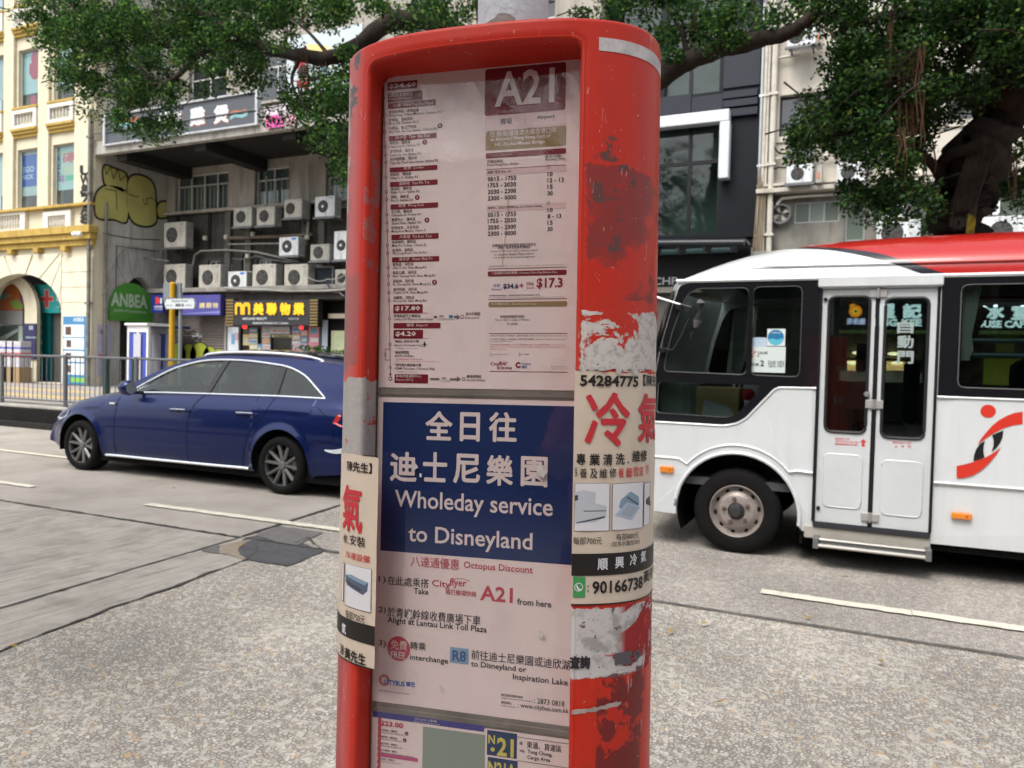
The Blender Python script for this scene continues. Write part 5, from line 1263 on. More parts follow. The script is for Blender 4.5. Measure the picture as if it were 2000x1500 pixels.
# canopy platform with its sign
can = thing('canopy_platform', 'projecting concrete canopy with dark underside above the grimy windows', 'canopy', (-17, 17.7, 7.6))
zc0 = 7.60; zc1 = 7.88; XC1 = -11.0
build('edge_beam', MB().box(XS+.02, XC1, YL-.05, YL+.15, zc0, zc1, .015), mat('pale_stained_concrete', (.44,.42,.38), .85, vary=.2, vscale=2, stain=.6, sscale=1.6, streak=True), can)
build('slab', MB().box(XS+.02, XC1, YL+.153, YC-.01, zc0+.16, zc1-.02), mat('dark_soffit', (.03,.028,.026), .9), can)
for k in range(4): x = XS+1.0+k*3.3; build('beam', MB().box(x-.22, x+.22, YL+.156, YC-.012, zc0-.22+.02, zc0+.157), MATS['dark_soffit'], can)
build('fascia', MB().box(XS+.02, XC1, YL-.02, YL+.12, zc1+.003, zc1+.14), BEIGE, can)
pts = [(XS+.05, YL-.12, zc1+.35), (XC1, YL-.12, zc1+.35)]; build('conduit', MB().tube(pts, .02, 6), GREYM, can)
sgn = thing('shop_sign', 'long slate grey restaurant sign with white brush characters on the canopy', 'sign', (-18, YL-.1, 8.1))
A = rw((203,216,504,262), YL-.12); z0 = at(350,262,YL-.12).z; z1 = at(350,205,YL-.12).z
build('frame', MB().plate([(A[0],z0-.05),(A[1],z0-.05),(A[1],z1+.05),(A[0],z1+.05)], yfn(YL-.16), .14, [[(A[0]+.09,z0),(A[1]-.09,z0),(A[1]-.09,z1),(A[0]+.09,z1)]]), mat('sign_frame_white', (.52,.54,.56), .5, vary=.2, vscale=4, stain=.4, sscale=3), sgn)
build('board', MB().box(A[0]+.09, A[1]-.09, YL-.10, YL-.05, z0, z1), mat('slate_board', (.085,.095,.11), .5), sgn)
g = Print(Plane_(YL-.101), 0); OR = mat('sign_rust', (.45,.13,.05), .5); SW = mat('sign_white', (.66,.70,.70), .5); SQ = mat('sign_aqua', (.22,.42,.43), .5)
def zz2(ch, x0, yb, x1, h, m, b=.03, l=.002): g.text(ch, 180+x0/3.658, 150+yb/3.658, 180+x1/3.658, h/3.658, m, b, l)
for ch, x0, x1, yb in (('譚',470,560,385),('仔',570,640,378),('雞',697,805,356),('煲',868,975,340)):
    zz2(ch,x0+4,yb+6,x1+4,132,OR,.03,.001); zz2(ch,x0,yb,x1,132,SW,.045,.003)
zz2('~',985,310,1110,50,SQ,.05); zz2('~',985,285,1100,46,OR,.05); zz2('~',160,385,340,55,SQ,.05); zz2('~',180,345,330,45,OR,.05)
g.done(sgn)
pk2 = thing('banner', 'pink and white banner beside the grey canopy sign', 'banner', (-15, YL-.1, 8.1))
A = rw((515,222,600,252), YL-.1); build('cloth', MB().box(A[0], A[1]+1.5, YL-.12, YL-.08, zc1+.05, A[3]+.25), mat('banner_pale', (.62,.55,.60), .6), pk2)
g = Print(Plane_(YL-.121), 0); g.poly([(518,226),(545,224),(556,246),(520,252)], mat('banner_pink',(.62,.10,.34),.5), .002); g.poly([(558,222),(580,226),(575,246),(560,240)], mat('banner_blush',(.60,.30,.38),.5), .002); g.done(pk2)
# colourful screen poster higher up behind the branches
scr = thing('large_poster', 'large bright poster with red and yellow shapes high behind the branches', 'poster', tuple(at(620,140,YC-.2)))
A = rw((560,60,706,205), YC-.25); build('board', MB().box(A[0], A[1], YC-.25, YC-.18, A[2], A[3]), mat('poster_ice', (.55,.62,.64), .5, vary=.1), scr)
g = Print(Plane_(YC-.251), 0); g.poly([(600,85),(640,90),(655,105),(620,108),(602,100)], mat('poster_yellow',(.75,.60,.25),.5), .002); g.poly([(574,95),(600,92),(604,120),(580,135),(572,118)], RC, .002); g.disc(592,140,11,mat('poster_hair',(.05,.03,.03),.5),.004); g.disc(592,150,10,mat('poster_skin',(.55,.28,.22),.5),.003); g.poly([(578,158),(606,158),(604,176),(582,170)], RC, .002); g.poly([(625,118),(640,118),(645,170),(628,165)], SQ, .002); g.done(scr)

# ------------------------------------------------------------------ air conditioners, one by one
ACC = {n: mat('ac_casing_'+n, c, .5, vary=.2, vscale=5, stain=.6, sscale=4, streak=True) for n, c in (('ivory', (.52,.50,.44)), ('white', (.72,.75,.77)), ('dull', (.40,.39,.35)))}
ACS = mat('ac_side_shade', (.36,.36,.34), .6, vary=.2, vscale=6, stain=.4, sscale=6); FAN = mat('fan_dark', (.035,.033,.032), .5); WIRE = mat('fan_guard', (.16,.155,.15), .4, metal=.3)
def aircon(px, Y, depth, label, kind='ivory', fan=.62, fx=.42, logo=False, hub=False, fans=1, shelf=True, group='outdoor air conditioner units on the grimy block', ratio=None):
    x0, z0, x1, z1 = None, None, None, None
    A = rw(px, Y); x0, x1, z0, z1 = A; m = ACC[kind]; w_, h = x1-x0, z1-z0
    o = thing('air_conditioner', label, 'air conditioner', ((x0+x1)/2, Y, z0), group)
    build('casing', MB().box(x0, x1, Y, Y+depth, z0, z1, .012), m, o)
    build('side_panel', MB().box(x1+.001, x1+.008, Y+.02, Y+depth-.02, z0+.03, z1-.03), ACS, o)
    for j in range(fans):
        r = min(w_*.5, h/fans)*fan*.78; cx = x0+w_*fx; cz = z0+h*(j+.5)/fans
        build('fan_recess', MB().lathe([(0,Y-.004),(r,Y-.004),(r*1.03,Y-.012),(r*1.06,Y-.003)], (cx,0,cz), 'y', 24), FAN, o, smooth=True)
        mb = MB()
        for k in range(5):
            a = 2*math.pi*k/5+.4
            P = [(cx+r*q*math.cos(a+s_), Y-.006-.004*(s_>0), cz+r*q*math.sin(a+s_)) for q, s_ in ((.2,0),(.92,-.05),(.92,.75),(.2,.7))]
            mb.add(P, [(0,1,2,3)])
        build('fan_blade', mb, mat('fan_blade_grey', (.09,.088,.085), .45), o, kind='stuff')
        mb = MB()
        for q in (.3,.5,.7,.9): mb.tube([(cx+r*q*math.cos(t), Y-.018, cz+r*q*math.sin(t)) for t in np.linspace(0, 2*math.pi, 21)], .004, 4, cap=False)
        for k in range(8): t = math.pi*k/8; mb.tube([(cx-r*math.cos(t), Y-.02, cz-r*math.sin(t)), (cx+r*math.cos(t), Y-.02, cz+r*math.sin(t))], .004, 4)
        build('fan_guard', mb, WIRE, o)
        if hub: build('hub', MB().lathe([(0,Y-.03),(r*.25,Y-.026),(r*.25,Y-.02)], (cx,0,cz), 'y', 14), WHITE, o)
    if logo: build('maker_badge', MB().box(x0+w_*.66, x0+w_*.9, Y-.005, Y-.001, z1-h*.16, z1-h*.06), mat('badge_blue', (.03,.20,.65), .4), o)
    else: build('maker_badge', MB().box(x0+w_*.76, x0+w_*.92, Y-.005, Y-.001, z1-h*.12, z1-h*.08), mat('badge_grey', (.2,.2,.21), .4), o)
    if shelf:
        build('bracket', MB().box(x0-.05, x1+.05, Y-.03, Y+.02, z0-.06, z0-.004), GREYM, o)
        for sx in (x0+.06, x1-.09): build('bracket', MB().box(sx, sx+.035, Y+.03, Y+depth+.15, z0-.06, z0-.004), GREYM, o)
    return o
D = .34; YAC = YC-.62
L_AC = [((320,434,362,483),'ivory','ivory air conditioner alone at the far left under the graffiti wall',dict(fx=.38)),
 ((456,405,491,442),'ivory','small ivory air conditioner, left one of the pair under the first window ledge',{}),
 ((501,404,536,440),'ivory','small ivory air conditioner, right one of the pair beside the barred window',{}),
 ((555,389,589,425),'ivory','ivory air conditioner third along the upper row, a step higher than the pair',dict(fx=.36)),
 ((615,383,653,423),'white','white air conditioner with pale hub at the right end of the upper row',dict(hub=True)),
 ((545,463,582,499),'white','bright white air conditioner with blue badge in the middle of the wall',dict(logo=True,hub=True)),
 ((606,477,643,509),'dull','dull grey air conditioner on a ledge right of the bright white one',{}),
 ((652,451,686,507),'white','tall white air conditioner cut by the red stop sign edge',dict(hub=True)),
 ((320,516,361,565),'ivory','large ivory air conditioner at the left end of the bottom row',dict(fx=.36)),
 ((388,517,430,567),'ivory','large ivory air conditioner second in the bottom row',{}),
 ((445,530,481,567),'white','small bright white air conditioner with blue badge in the bottom row',dict(logo=True,hub=True)),
 ((493,516,538,567),'ivory','large ivory air conditioner right of the small white one in the bottom row',{}),
 ((555,516,601,567),'ivory','large ivory air conditioner next to the louvred opening in the bottom row',{}),
 ((654,526,684,560),'dull','dull boxed air conditioner low beside the red stop sign edge',{})]
for px, kd, lab, kw in L_AC: aircon(px, YAC, D, lab, kd, **kw)
lv = thing('louvre_panel', 'dark blue grey louvred panel at the end of the bottom row', 'louvre', tuple(at(632,560,YC-.2)))
A = rw((612,520,652,562), YC-.25); build('frame', MB().plate([(A[0],A[2]),(A[1],A[2]),(A[1],A[3]),(A[0],A[3])], yfn(YC-.27), .1, [[(A[0]+.06,A[2]+.05),(A[1]-.06,A[2]+.05),(A[1]-.06,A[3]-.05),(A[0]+.06,A[3]-.05)]]), GREYM, lv)
for k in range(12): z = A[2]+.06+(A[3]-A[2]-.12)*k/12; build('slat', MB().add([(A[0]+.06,YC-.24,z),(A[1]-.06,YC-.24,z),(A[1]-.06,YC-.19,z+.05),(A[0]+.06,YC-.19,z+.05),(A[0]+.06,YC-.235,z-.006),(A[1]-.06,YC-.235,z-.006),(A[1]-.06,YC-.185,z+.044),(A[0]+.06,YC-.185,z+.044)],[(0,1,2,3),(7,6,5,4),(0,4,5,1),(2,6,7,3)]), mat('louvre_slat', (.07,.085,.105), .5), lv)
# pipes and cables over the sooty storey
def cable(pts, r, label, m=GREYM, sag=0, Y=YC-.15, cat='cable'):
    P = [at(x, y, Y) for x, y in pts]
    Q = []
    for i in range(len(P)-1):
        for k in range(6): t = k/6; q = P[i].lerp(P[i+1], t); q = Vector((q.x, q.y, q.z-sag*4*t*(1-t))); Q.append(q)
    Q.append(P[-1]); o = build('cable' if cat == 'cable' else 'pipe', MB().tube(Q, r, 6), m, smooth=True); tag(o, label, cat); return o
LGP = mat('light_grey_pipe', (.38,.37,.34), .6, vary=.3, vscale=5)
cable([(446,477),(560,475),(600,476)], .022, 'thin pale conduit running level below the upper air conditioners', LGP, cat='pipe')
cable([(376,520),(380,498),(392,490),(440,488),(500,492),(545,502),(585,512)], .028, 'bent grey conduit curving over the bottom row of units', LGP, cat='pipe')
cable([(452,566),(453,505),(500,500),(580,512),(660,520)], .02, 'dark cable looping above the small white unit', GREYM, .05)
cable([(586,512),(592,560),(600,580)], .022, 'brown cable dropping from the ledge to the yellow sign', mat('brown_cable', (.10,.05,.04), .6), .02)
cable([(444,465),(540,462),(610,458)], .05, 'rusty horizontal pipe with pale joints across the sooty wall', mat('rusty_pipe', (.20,.16,.13), .7, vary=.4, vscale=5), cat='pipe')
cable([(320,475),(310,540),(330,575)], .015, 'thin wire hanging at the left edge of the grimy block', GREYM, .1)
cable([(188,494),(250,500),(330,510)], .03, 'dark pipe crossing the grey side wall', GREYM, 0, 18.2, 'pipe')
cable([(520,345),(521,420),(524,440)], .03, 'vertical pale pipe between the two barred windows', LGP, cat='pipe')
cable([(602,320),(604,400),(600,470)], .045, 'vertical beige pipe right of the second window', BEIGE, cat='pipe')
cable([(440,562),(520,566),(600,568),(680,565)], .035, 'stained horizontal pipe along the shop slab', LGP, .02, YC-.82, 'pipe')
for k_, (x0_, y0_, x1_, y1_) in enumerate(((470,480,470,516),(612,440,618,477),(380,484,384,517),(548,500,540,516),(592,425,596,463),(430,560,446,530),(364,470,400,468))): cable([(x0_,y0_),((x0_+x1_)/2+6,(y0_+y1_)/2),(x1_,y1_)], .018, ['thin','short','bent','slack','knotted','slim','level'][k_]+' black hose between the outdoor units, '+['below the pair','above the dull unit','under the lone unit','under the bright unit','beside the upper step','left of the small white unit','right of the lone unit'][k_], BLACK, .03)
cable([(640,556),(664,572),(684,576)], .03, 'bundle of black cables at the right end of the slab', BLACK, .08, YC-.8)
cable([(600,540),(640,545),(684,528)], .015, 'loose wire behind the dull boxed unit', LGP, .1, YC-.7)
for k, (x, y) in enumerate(((401,465),(442,463),(494,457),(600,464),(484,500))):
    q = at(x, y, YC-.2); o = thing('junction_box', ['white junction box on the conduit between dark gaps','round pale junction box left of the rusty pipe','pale round bracket above the bright white unit','white bracket with cable right of the bright white unit','small white box below the thin conduit'][k], 'junction box', tuple(q)); build('box', MB().box(q.x-.07, q.x+.07, q.y-.05, q.y+.04, q.z-.07, q.z+.07, .015), mat('box_ivory', (.50,.46,.38), .6), o); build('lid', MB().box(q.x-.055, q.x+.055, q.y-.06, q.y-.052, q.z-.055, q.z+.055), ACC['ivory'], o)

# ------------------------------------------------------------------ shops at street level
# purple banner and small navy sign, left shutter
bn = thing('shop_banner', 'purple blue shop banner with yellow characters above the shutter', 'banner', tuple(at(392,600,YC-.6)))
Yb = YC-.75
A = rw((352,576,430,616), Yb); build('board', MB().box(A[0], A[1], Yb, Yb+.2, A[2], A[3], .01), mat('banner_violet', (.09,.085,.33), .5, vary=.2, vscale=2), bn)
g = Print(Plane_(Yb-.001), 0); YG = mat('sign_pale_gold', (.62,.52,.26), .5)
for k, ch in enumerate('請期待'): g.text(ch, 389+k*13, 602, 400+k*13, 11, YG, .03)
g.poly([(352,613),(430,612),(430,607),(390,610)], mat('banner_lilac',(.22,.20,.48),.5), .001); g.done(bn)
ns = thing('hanging_sign', 'small square navy sign with red emblem left of the street plate', 'sign', tuple(at(308,594,Yb-.2)))
A = rw((297,576,320,611), Yb-.3); build('board', MB().box(A[0], A[1], Yb-.35, Yb-.25, A[2], A[3], .01), mat('sign_navy_board', (.02,.03,.18), .4), ns)
g = Print(Plane_(Yb-.351), 0); g.poly([(304,580),(309,580),(312,584),(312,590),(309,594),(304,594)], mat('emblem_red',(.60,.05,.07),.5), .001); g.rect(313,582,593,316,SW,.001); g.text('中原地產',301,601,317,4,SW,.02); g.text('CENTALINE',301,605,317,2.5,SW,.01); g.done(ns)
sh = thing('roller_shutter', 'closed grey brown roller shutter with lime graffiti at its foot', 'roller shutter', tuple(at(386,680,YC-.1)))
Ysh = YC-.05; A = rw((329,617,442,700), Ysh); n = 26
SHM = mat('shutter_slat_metal', (.27,.235,.215), .55, vary=.15, vscale=2, stain=.3, sscale=2, streak=True)
hs_ = (A[3]-PZ)/n; me0 = None
for k in range(n):
    z = PZ+hs_*k; 
    if me0 is None:
        q = MB(); q.grid([[(x, yy, zz_) for (yy, zz_) in ((0,0),(-.03,hs_*.25),(-.035,hs_*.5),(-.03,hs_*.75),(0,hs_*.97))] for x in (A[0], A[1])]); me0 = bpy.data.meshes.new('slat'); me0.from_pydata([tuple(v) for v in q.v], [], q.f); me0.materials.append(SHM)
    o = bpy.data.objects.new('slat', me0); COL.objects.link(o); o.parent = sh; o.location = (-sh.location.x, Ysh-sh.location.y, z-sh.location.z)
build('side_rail', MB().box(A[1]+.003, A[1]+.12, Ysh-.1, Ysh+.1, PZ, A[3]), BEIGE, sh)
g = Print(Plane_(Ysh-.04), .0); LM = mat('lime_spray', (.42,.48,.06), .6)
for x, y, r in ((346,692,17),(368,692,15),(390,694,19),(410,694,13),(428,698,12)): g.disc(x, y, r, LM, .001)
for x, y, r in ((346,692,17.5),(368,692,15.5),(390,694,19.5),(410,694,13.5)): g.disc(x, y, r, GK, .0015, inner=.93)
for ln in ([(340,650),(355,643),(366,652),(380,645),(384,655)],[(376,668),(384,660),(392,668),(390,655)]): g.line(ln, 1.2, GK, .002)
g.text('*',374,672,394,22,SW,.05); g.done(sh, 'spray_paint')
# estate agent with the yellow characters
ms = thing('shop_sign', 'charcoal estate agent sign with bright yellow logo and characters', 'sign', tuple(at(530,610,Yb)))
A = rw((456,586,604,636), Yb); build('board', MB().box(A[0], A[1], Yb, Yb+.25, A[2], A[3], .01), mat('charcoal_board', (.035,.035,.04), .5), ms)
for (x0, x1) in ((441,455.5),(604.5,620)):
    B_ = rw((x0,584,x1,638), Yb); build('side_board', MB().box(B_[0], B_[1], Yb+.03, Yb+.25, B_[2], B_[3]), mat('side_black', (.02,.018,.016), .5), ms)
    for k in range(9): z = B_[2]+(B_[3]-B_[2])*(k+.3)/9; build('gold_slat', MB().box(B_[0], B_[1], Yb, Yb+.028, z, z+(B_[3]-B_[2])/9*.55), mat('gold_slat', (.24,.17,.07), .5), ms)
g = Print(Plane_(Yb-.001), 0); YM = mat('estate_yellow', (.85,.46,.015), .4, emit=.25)
KM_ = 4.412
def m4(pts): return [(280+x/KM_, 380+y/KM_) for x, y in pts]
for sx in (0, 1): # the two-humped logo
    cx = 828+66*sx
    g.poly(m4([(cx-33,1035),(cx-33,950),(cx-20,932),(cx+20,932),(cx+33,950),(cx+33,1035),(cx+14,1035),(cx+14,975),(cx+8,965),(cx-8,965),(cx-14,975),(cx-14,1035)]), YM, .03)
for k in range(6): y = 945+k*16; g.rect(280+795/KM_, 380+y/KM_, 380+(y+3)/KM_, 280+926/KM_, MATS['charcoal_board'], .033)
for k, (ch, x0, x1) in enumerate((('美',952,1042),('聯',1064,1156),('物',1180,1272),('業',1296,1392))): g.text(ch, 280+x0/KM_, 380+1040/KM_, 280+x1/KM_, 108/KM_, YM, .05, .03)
g.text('MIDLAND REALTY',474,624.5,521,4.2,SW,.02); g.text('美聯地產',563,624.5,584,4,mat('sign_grey_text',(.35,.35,.36),.5),.01); g.text('美聯物業代理有限公司 C-000982',493,633,563,3.8,SW,.01); g.done(ms)
ag = thing('estate_agency', 'estate agency shopfront papered with coloured property posters', 'shopfront', tuple(at(530,690,YC)))
Ya = YC-.2; A = rw((443,637,628,700), Ya)
build('frame', MB().plate([(A[0],PZ),(A[1],PZ),(A[1],A[3]),(A[0],A[3])], yfn(Ya-.03), .12, [[(rw((470,640,528,690),Ya)[0],PZ+.12),(rw((470,640,512,690),Ya)[1],PZ+.12),(rw((470,640,512,690),Ya)[1],A[3]-.08),(rw((470,640,512,690),Ya)[0],A[3]-.08)],[(rw((530,640,571,690),Ya)[0],PZ+.05),(rw((530,640,570,690),Ya)[1],PZ+.05),(rw((530,640,570,690),Ya)[1],A[3]-.30),(rw((530,640,570,690),Ya)[0],A[3]-.30)]]), mat('shop_frame_dark', (.07,.08,.085), .5), ag)
build('pane', MB().box(A[0]+.02, A[1]-.02, Ya+.03, Ya+.04, PZ+.05, A[3]-.05), PANE, ag)
build('back_wall', MB().box(A[0]+.02, A[1]-.02, YC+.1, YC+.19, PZ, A[3]), mat('warm_interior', (.16,.10,.06), .8, vary=.5, vscale=2), ag)
pc = [(.72,.77,.82),(.20,.40,.64),(.78,.72,.36),(.78,.78,.78),(.66,.45,.50),(.12,.50,.60),(.62,.62,.80),(.75,.50,.32),(.75,.30,.38),(.34,.58,.80),(.60,.72,.50)]
PCM = [mat('property_sheet_%s' % n, c, .5, vary=.25, vscale=12) for n, c in zip(('white','blue','yellow','ivory','rose','teal','lilac','orange','pink','sky','green'), pc)]
def psheet(x0, y0, x1, y1, m, Y=Ya-.035, par=None):
    q = rw((x0,y0,x1,y1), Y); o = build('poster', MB().box(q[0], q[1], Y-.008, Y, q[2], q[3]), m, par or ag)
    return q
q = psheet(445,637,466,695,PCM[0]); psheet(452,652,458,672,PCM[1],Ya-.05); psheet(459,650,465,664,PCM[4],Ya-.05)
rd = random.Random(8)
for (x0, x1, y0, y1, nx, ny) in ((475,487,653,676,1,1),(487.5,503,640,694,1,5),(512,528,637,695,1,5),(571,587,637,695,1,4),(588,601,645,695,1,4),(476,486,688,697,1,1),(503,511,672,692,1,1)):
    for i in range(nx):
        for j in range(ny):
            a, b = y0+(y1-y0)*j/ny, y0+(y1-y0)*(j+.92)/ny; m = PCM[2] if x0 == 475 else rd.choice(PCM)
            psheet(x0, a, x1, b, m); 
            psheet(x0+1.5, a+(b-a)*.35, x1-2, a+(b-a)*.75, rd.choice(PCM), Ya-.045)
psheet(603,638,623,693,PCM[8]); psheet(607,641,619,652,PCM[5],Ya-.045); psheet(606,660,622,668,PCM[3],Ya-.045); psheet(528,638,566,652,PCM[3]); psheet(531,654,570,659,PCM[2])
g = Print(Plane_(Ya-.046), 0); g.text('租售 TOP AGENCY',533,649,563,5,RC,.01); g.text('全城熱賣樓盤推介',533,658.5,568,4,GK,.02); g.done(ag)
for k, (x, y, r, lab) in enumerate(((478,637.5,4.2,'glowing red round lamp under the charcoal sign, left one'),(589,640,3.6,'glowing red round lamp under the charcoal sign, right one'))):
    q = at(x, y, Ya-.35); o = thing('red_lamp', lab, 'lamp', tuple(q)); rr = r*q.length/FPX; build('bulb', MB().lathe([(rr*math.sin(t), rr*math.cos(t)) for t in np.linspace(0, math.pi, 9)], q, 'z', 14), mat('red_lamp_glow', (1,.02,.02), .4, emit=2.2), o, smooth=True); build('holder', MB().tube([q+Vector((0,0,rr)), q+Vector((0,.2,rr+.12))], .02, 6), GREYM, o)
# shop right of it: white banner, dark opening, painted board
sr = thing('shop_unit', 'dark shop unit with pale banner and green yellow painted board', 'shopfront', tuple(at(655,690,YC)))
psheet(629,625,640,690,mat('pale_blue_banner', (.50,.56,.66), .5),Ya,sr); A = rw((645,613,686,622), Ya); build('lintel', MB().box(A[0], A[1]+3, Ya-.1, Ya, A[2], A[3]), mat('lintel_cream', (.42,.36,.28), .6), sr)
psheet(647,646,684,690,mat('painted_garden_board', (.48,.46,.30), .6, vary=.5, vscale=2.5, col2=(.25,.33,.20)),Ya,sr)
# black panel painting in the shade of a recess behind the unit
build('recess_shade_panel', MB().box(at(622,600,Ya+.1).x, XCR, Ya+.12, Ya+.2, PZ, zled-.3), mat('recess_shade_black', (.015,.014,.013), .9), sr)

# ------------------------------------------------------------------ street furniture on the far pavement
FG = mat('railing_grey_paint', (.15,.155,.165), .5, metal=.2, vary=.2, vscale=10)
fe = thing('pedestrian_railing', 'grey steel pedestrian railing along the far pavement edge', 'railing', (-12, 9.5, .42))
YF = 9.46; zf0 = .42; zf1 = 1.36
X0, X1 = -22.0, -2.0
build('top_rail', MB().tube([(X0,YF,zf1),(X1,YF,zf1)], .022, 8), FG, fe, smooth=True); build('bottom_rail', MB().tube([(X0,YF,zf0+.10),(X1,YF,zf0+.10)], .018, 8), FG, fe, smooth=True)
q = MB().tube([(0,0,0),(0,0,zf1-zf0-.11)], .0085, 6); bme = bpy.data.meshes.new('bar'); bme.from_pydata([tuple(v) for v in q.v], [], q.f); bme.materials.append(FG)
q = MB().tube([(0,0,0),(0,0,1.0)], .038, 10); pme = bpy.data.meshes.new('post'); pme.from_pydata([tuple(v) for v in q.v], [], q.f); pme.materials.append(FG)
gapx = at(128,740,YF).x-at(4,740,YF).x
xp = at(4,740,YF).x
posts = [xp+gapx*k for k in range(-4, 9)]
for x in posts:
    if X0 < x < X1: o = bpy.data.objects.new('post', pme); COL.objects.link(o); o.parent = fe; o.location = Vector((x, YF, zf0-.03))-fe.location
x = posts[0]; n = 14
for i in range(len(posts)-1):
    for k in range(1, n):
        x = posts[i]+gapx*k/n
        if X0 < x < X1: o = bpy.data.objects.new('bar', bme); COL.objects.link(o); o.parent = fe; o.location = Vector((x, YF, zf0+.10))-fe.location
# bollards, dark green
for k, x in enumerate((208, 264)):
    q = at(x, 700, 11.2); o = thing('bollard', ['dark green bollard behind the railing near the lilac panel','dark green bollard behind the railing in front of the white booth'][k], 'bollard', (q.x, q.y, PZ), 'bollards'); build('post', MB().lathe([(0,PZ),(.09,PZ),(.07,PZ+.1),(.065,PZ+.82),(.08,PZ+.86),(.06,PZ+.95),(0,PZ+.98)], (q.x,q.y,0), 'z', 14), mat('bollard_green', (.03,.06,.055), .4), o, smooth=True); build('foot', MB().lathe([(0,PZ),(.12,PZ),(.12,PZ+.04),(.09,PZ+.05)], (q.x,q.y,0), 'z', 14), MATS['bollard_green'], o)
yp = thing('yellow_post', 'yellow traffic post behind the street name plate', 'post', (at(337,700,10.6).x, 10.6, PZ))
q = at(337,553,10.6); YEP = mat('traffic_yellow', (.62,.36,.015), .45, vary=.15, vscale=8)
build('pole', MB().tube([(q.x,q.y,PZ),(q.x,q.y,q.z)], .05, 14), YEP, yp, smooth=True); build('cap', MB().lathe([(0,q.z+.03),(.045,q.z+.01),(.055,q.z-.01),(.055,q.z-.03)], (q.x,q.y,0), 'z', 14), YEP, yp, smooth=True)
for dx in (-12, 12): p_ = at(337+dx*.75, 570, 10.68); build('back_plate', MB().box(p_.x-.11, p_.x+.11, 10.66, 10.7, at(337,590,10.68).z, at(337,553,10.68).z, .005), mat('plate_slate', (.19,.22,.25), .5), yp)
sp_ = thing('street_sign', 'white arrow ended street name plate on a slim grey pole', 'street sign', (at(352,700,10.4).x, 10.4, PZ))
Ys = 10.38; q = at(352,603,Ys+.05)
build('pole', MB().tube([(q.x,Ys+.06,PZ),(q.x,Ys+.06,q.z+.3)], .035, 12), mat('galvanised_pole', (.22,.26,.27), .5, metal=.2), sp_, smooth=True)
S_ = Plane_(Ys); P4 = lambda pts: [S_.inv(280+x/KM_, 380+y/KM_) for x, y in pts]
build('plate', MB().plate(P4([(180,937),(196,893),(432,890),(448,935),(436,985),(196,987)]), yfn(Ys), .02), mat('sign_plate_grey_white', (.60,.64,.66), .4), sp_)
build('plate_frame', MB().tube([Vector((a, Ys-.004, b)) for a, b in P4([(180,937),(196,893),(432,890),(448,935),(436,985),(196,987),(180,937)])], .007, 5, cap=False), GREYM, sp_)
g = Print(Plane_(Ys-.001), 0); g.text('Nathan Road',280+245/KM_,380+926/KM_,280+380/KM_,18/KM_,INK,.01); g.text('彌敦道',280+275/KM_,380+966/KM_,280+350/KM_,26/KM_,INK,.02); g.text('63-61',280+200/KM_,380+962/KM_,280+250/KM_,14/KM_,INK,.01); g.text('59-57',280+368/KM_,380+962/KM_,280+418/KM_,14/KM_,INK,.01); g.done(sp_)
# clipped hedge in a planter behind the railing
hd = thing('hedge', 'clipped green hedge in a planter behind the car roof', 'hedge', (at(650,700,10.2).x, 10.2, PZ))
hx0, hx1 = at(585,700,10.2).x, -4.6
build('planter', MB().box(hx0, hx1, 9.95, 10.5, PZ, PZ+.45, .02), CONC, hd)
# ------------------------------------------------------------------ right: black clad building
bb = thing('black_clad_building', 'black and slate clad building with tall glazing and a white hooked frame', 'building', (-4, YRT, PZ))
SLATE = mat('slate_cladding', (.024,.027,.038), .5, spec=.25, vary=.15, vscale=2); BLK = mat('black_cladding', (.006,.008,.013), .5, spec=.2, vary=.4, vscale=1.5); WFR = mat('white_cladding_frame', (.62,.65,.68), .45, vary=.08)
BX0 = -6.58; BX1 = at(1481,300,YRT).x
gU = rw((1301,20,1409,185), YRT); gL = rw((1278,244,1404,460), YRT); gUL = (BX0+.1, gU[0]-.15, gU[2], gU[3])
zbot = at(1380,462,YRT).z; zt_ = 22.0
build('wall', MB().plate([(BX0,zbot-.05),(BX1,zbot-.05),(BX1,zt_),(BX0,zt_)], yfn(YRT), .3, [[(gU[0],gU[2]),(gU[1],gU[2]),(gU[1],zt_-.5),(gU[0],zt_-.5)],[(gL[0],gL[2]),(gL[1],gL[2]),(gL[1],gL[3]),(gL[0],gL[3])],[(BX0+.1,gU[2]),(gU[0]-.15,gU[2]),(gU[0]-.15,zt_-.5),(BX0+.1,zt_-.5)]]), BLK, bb)
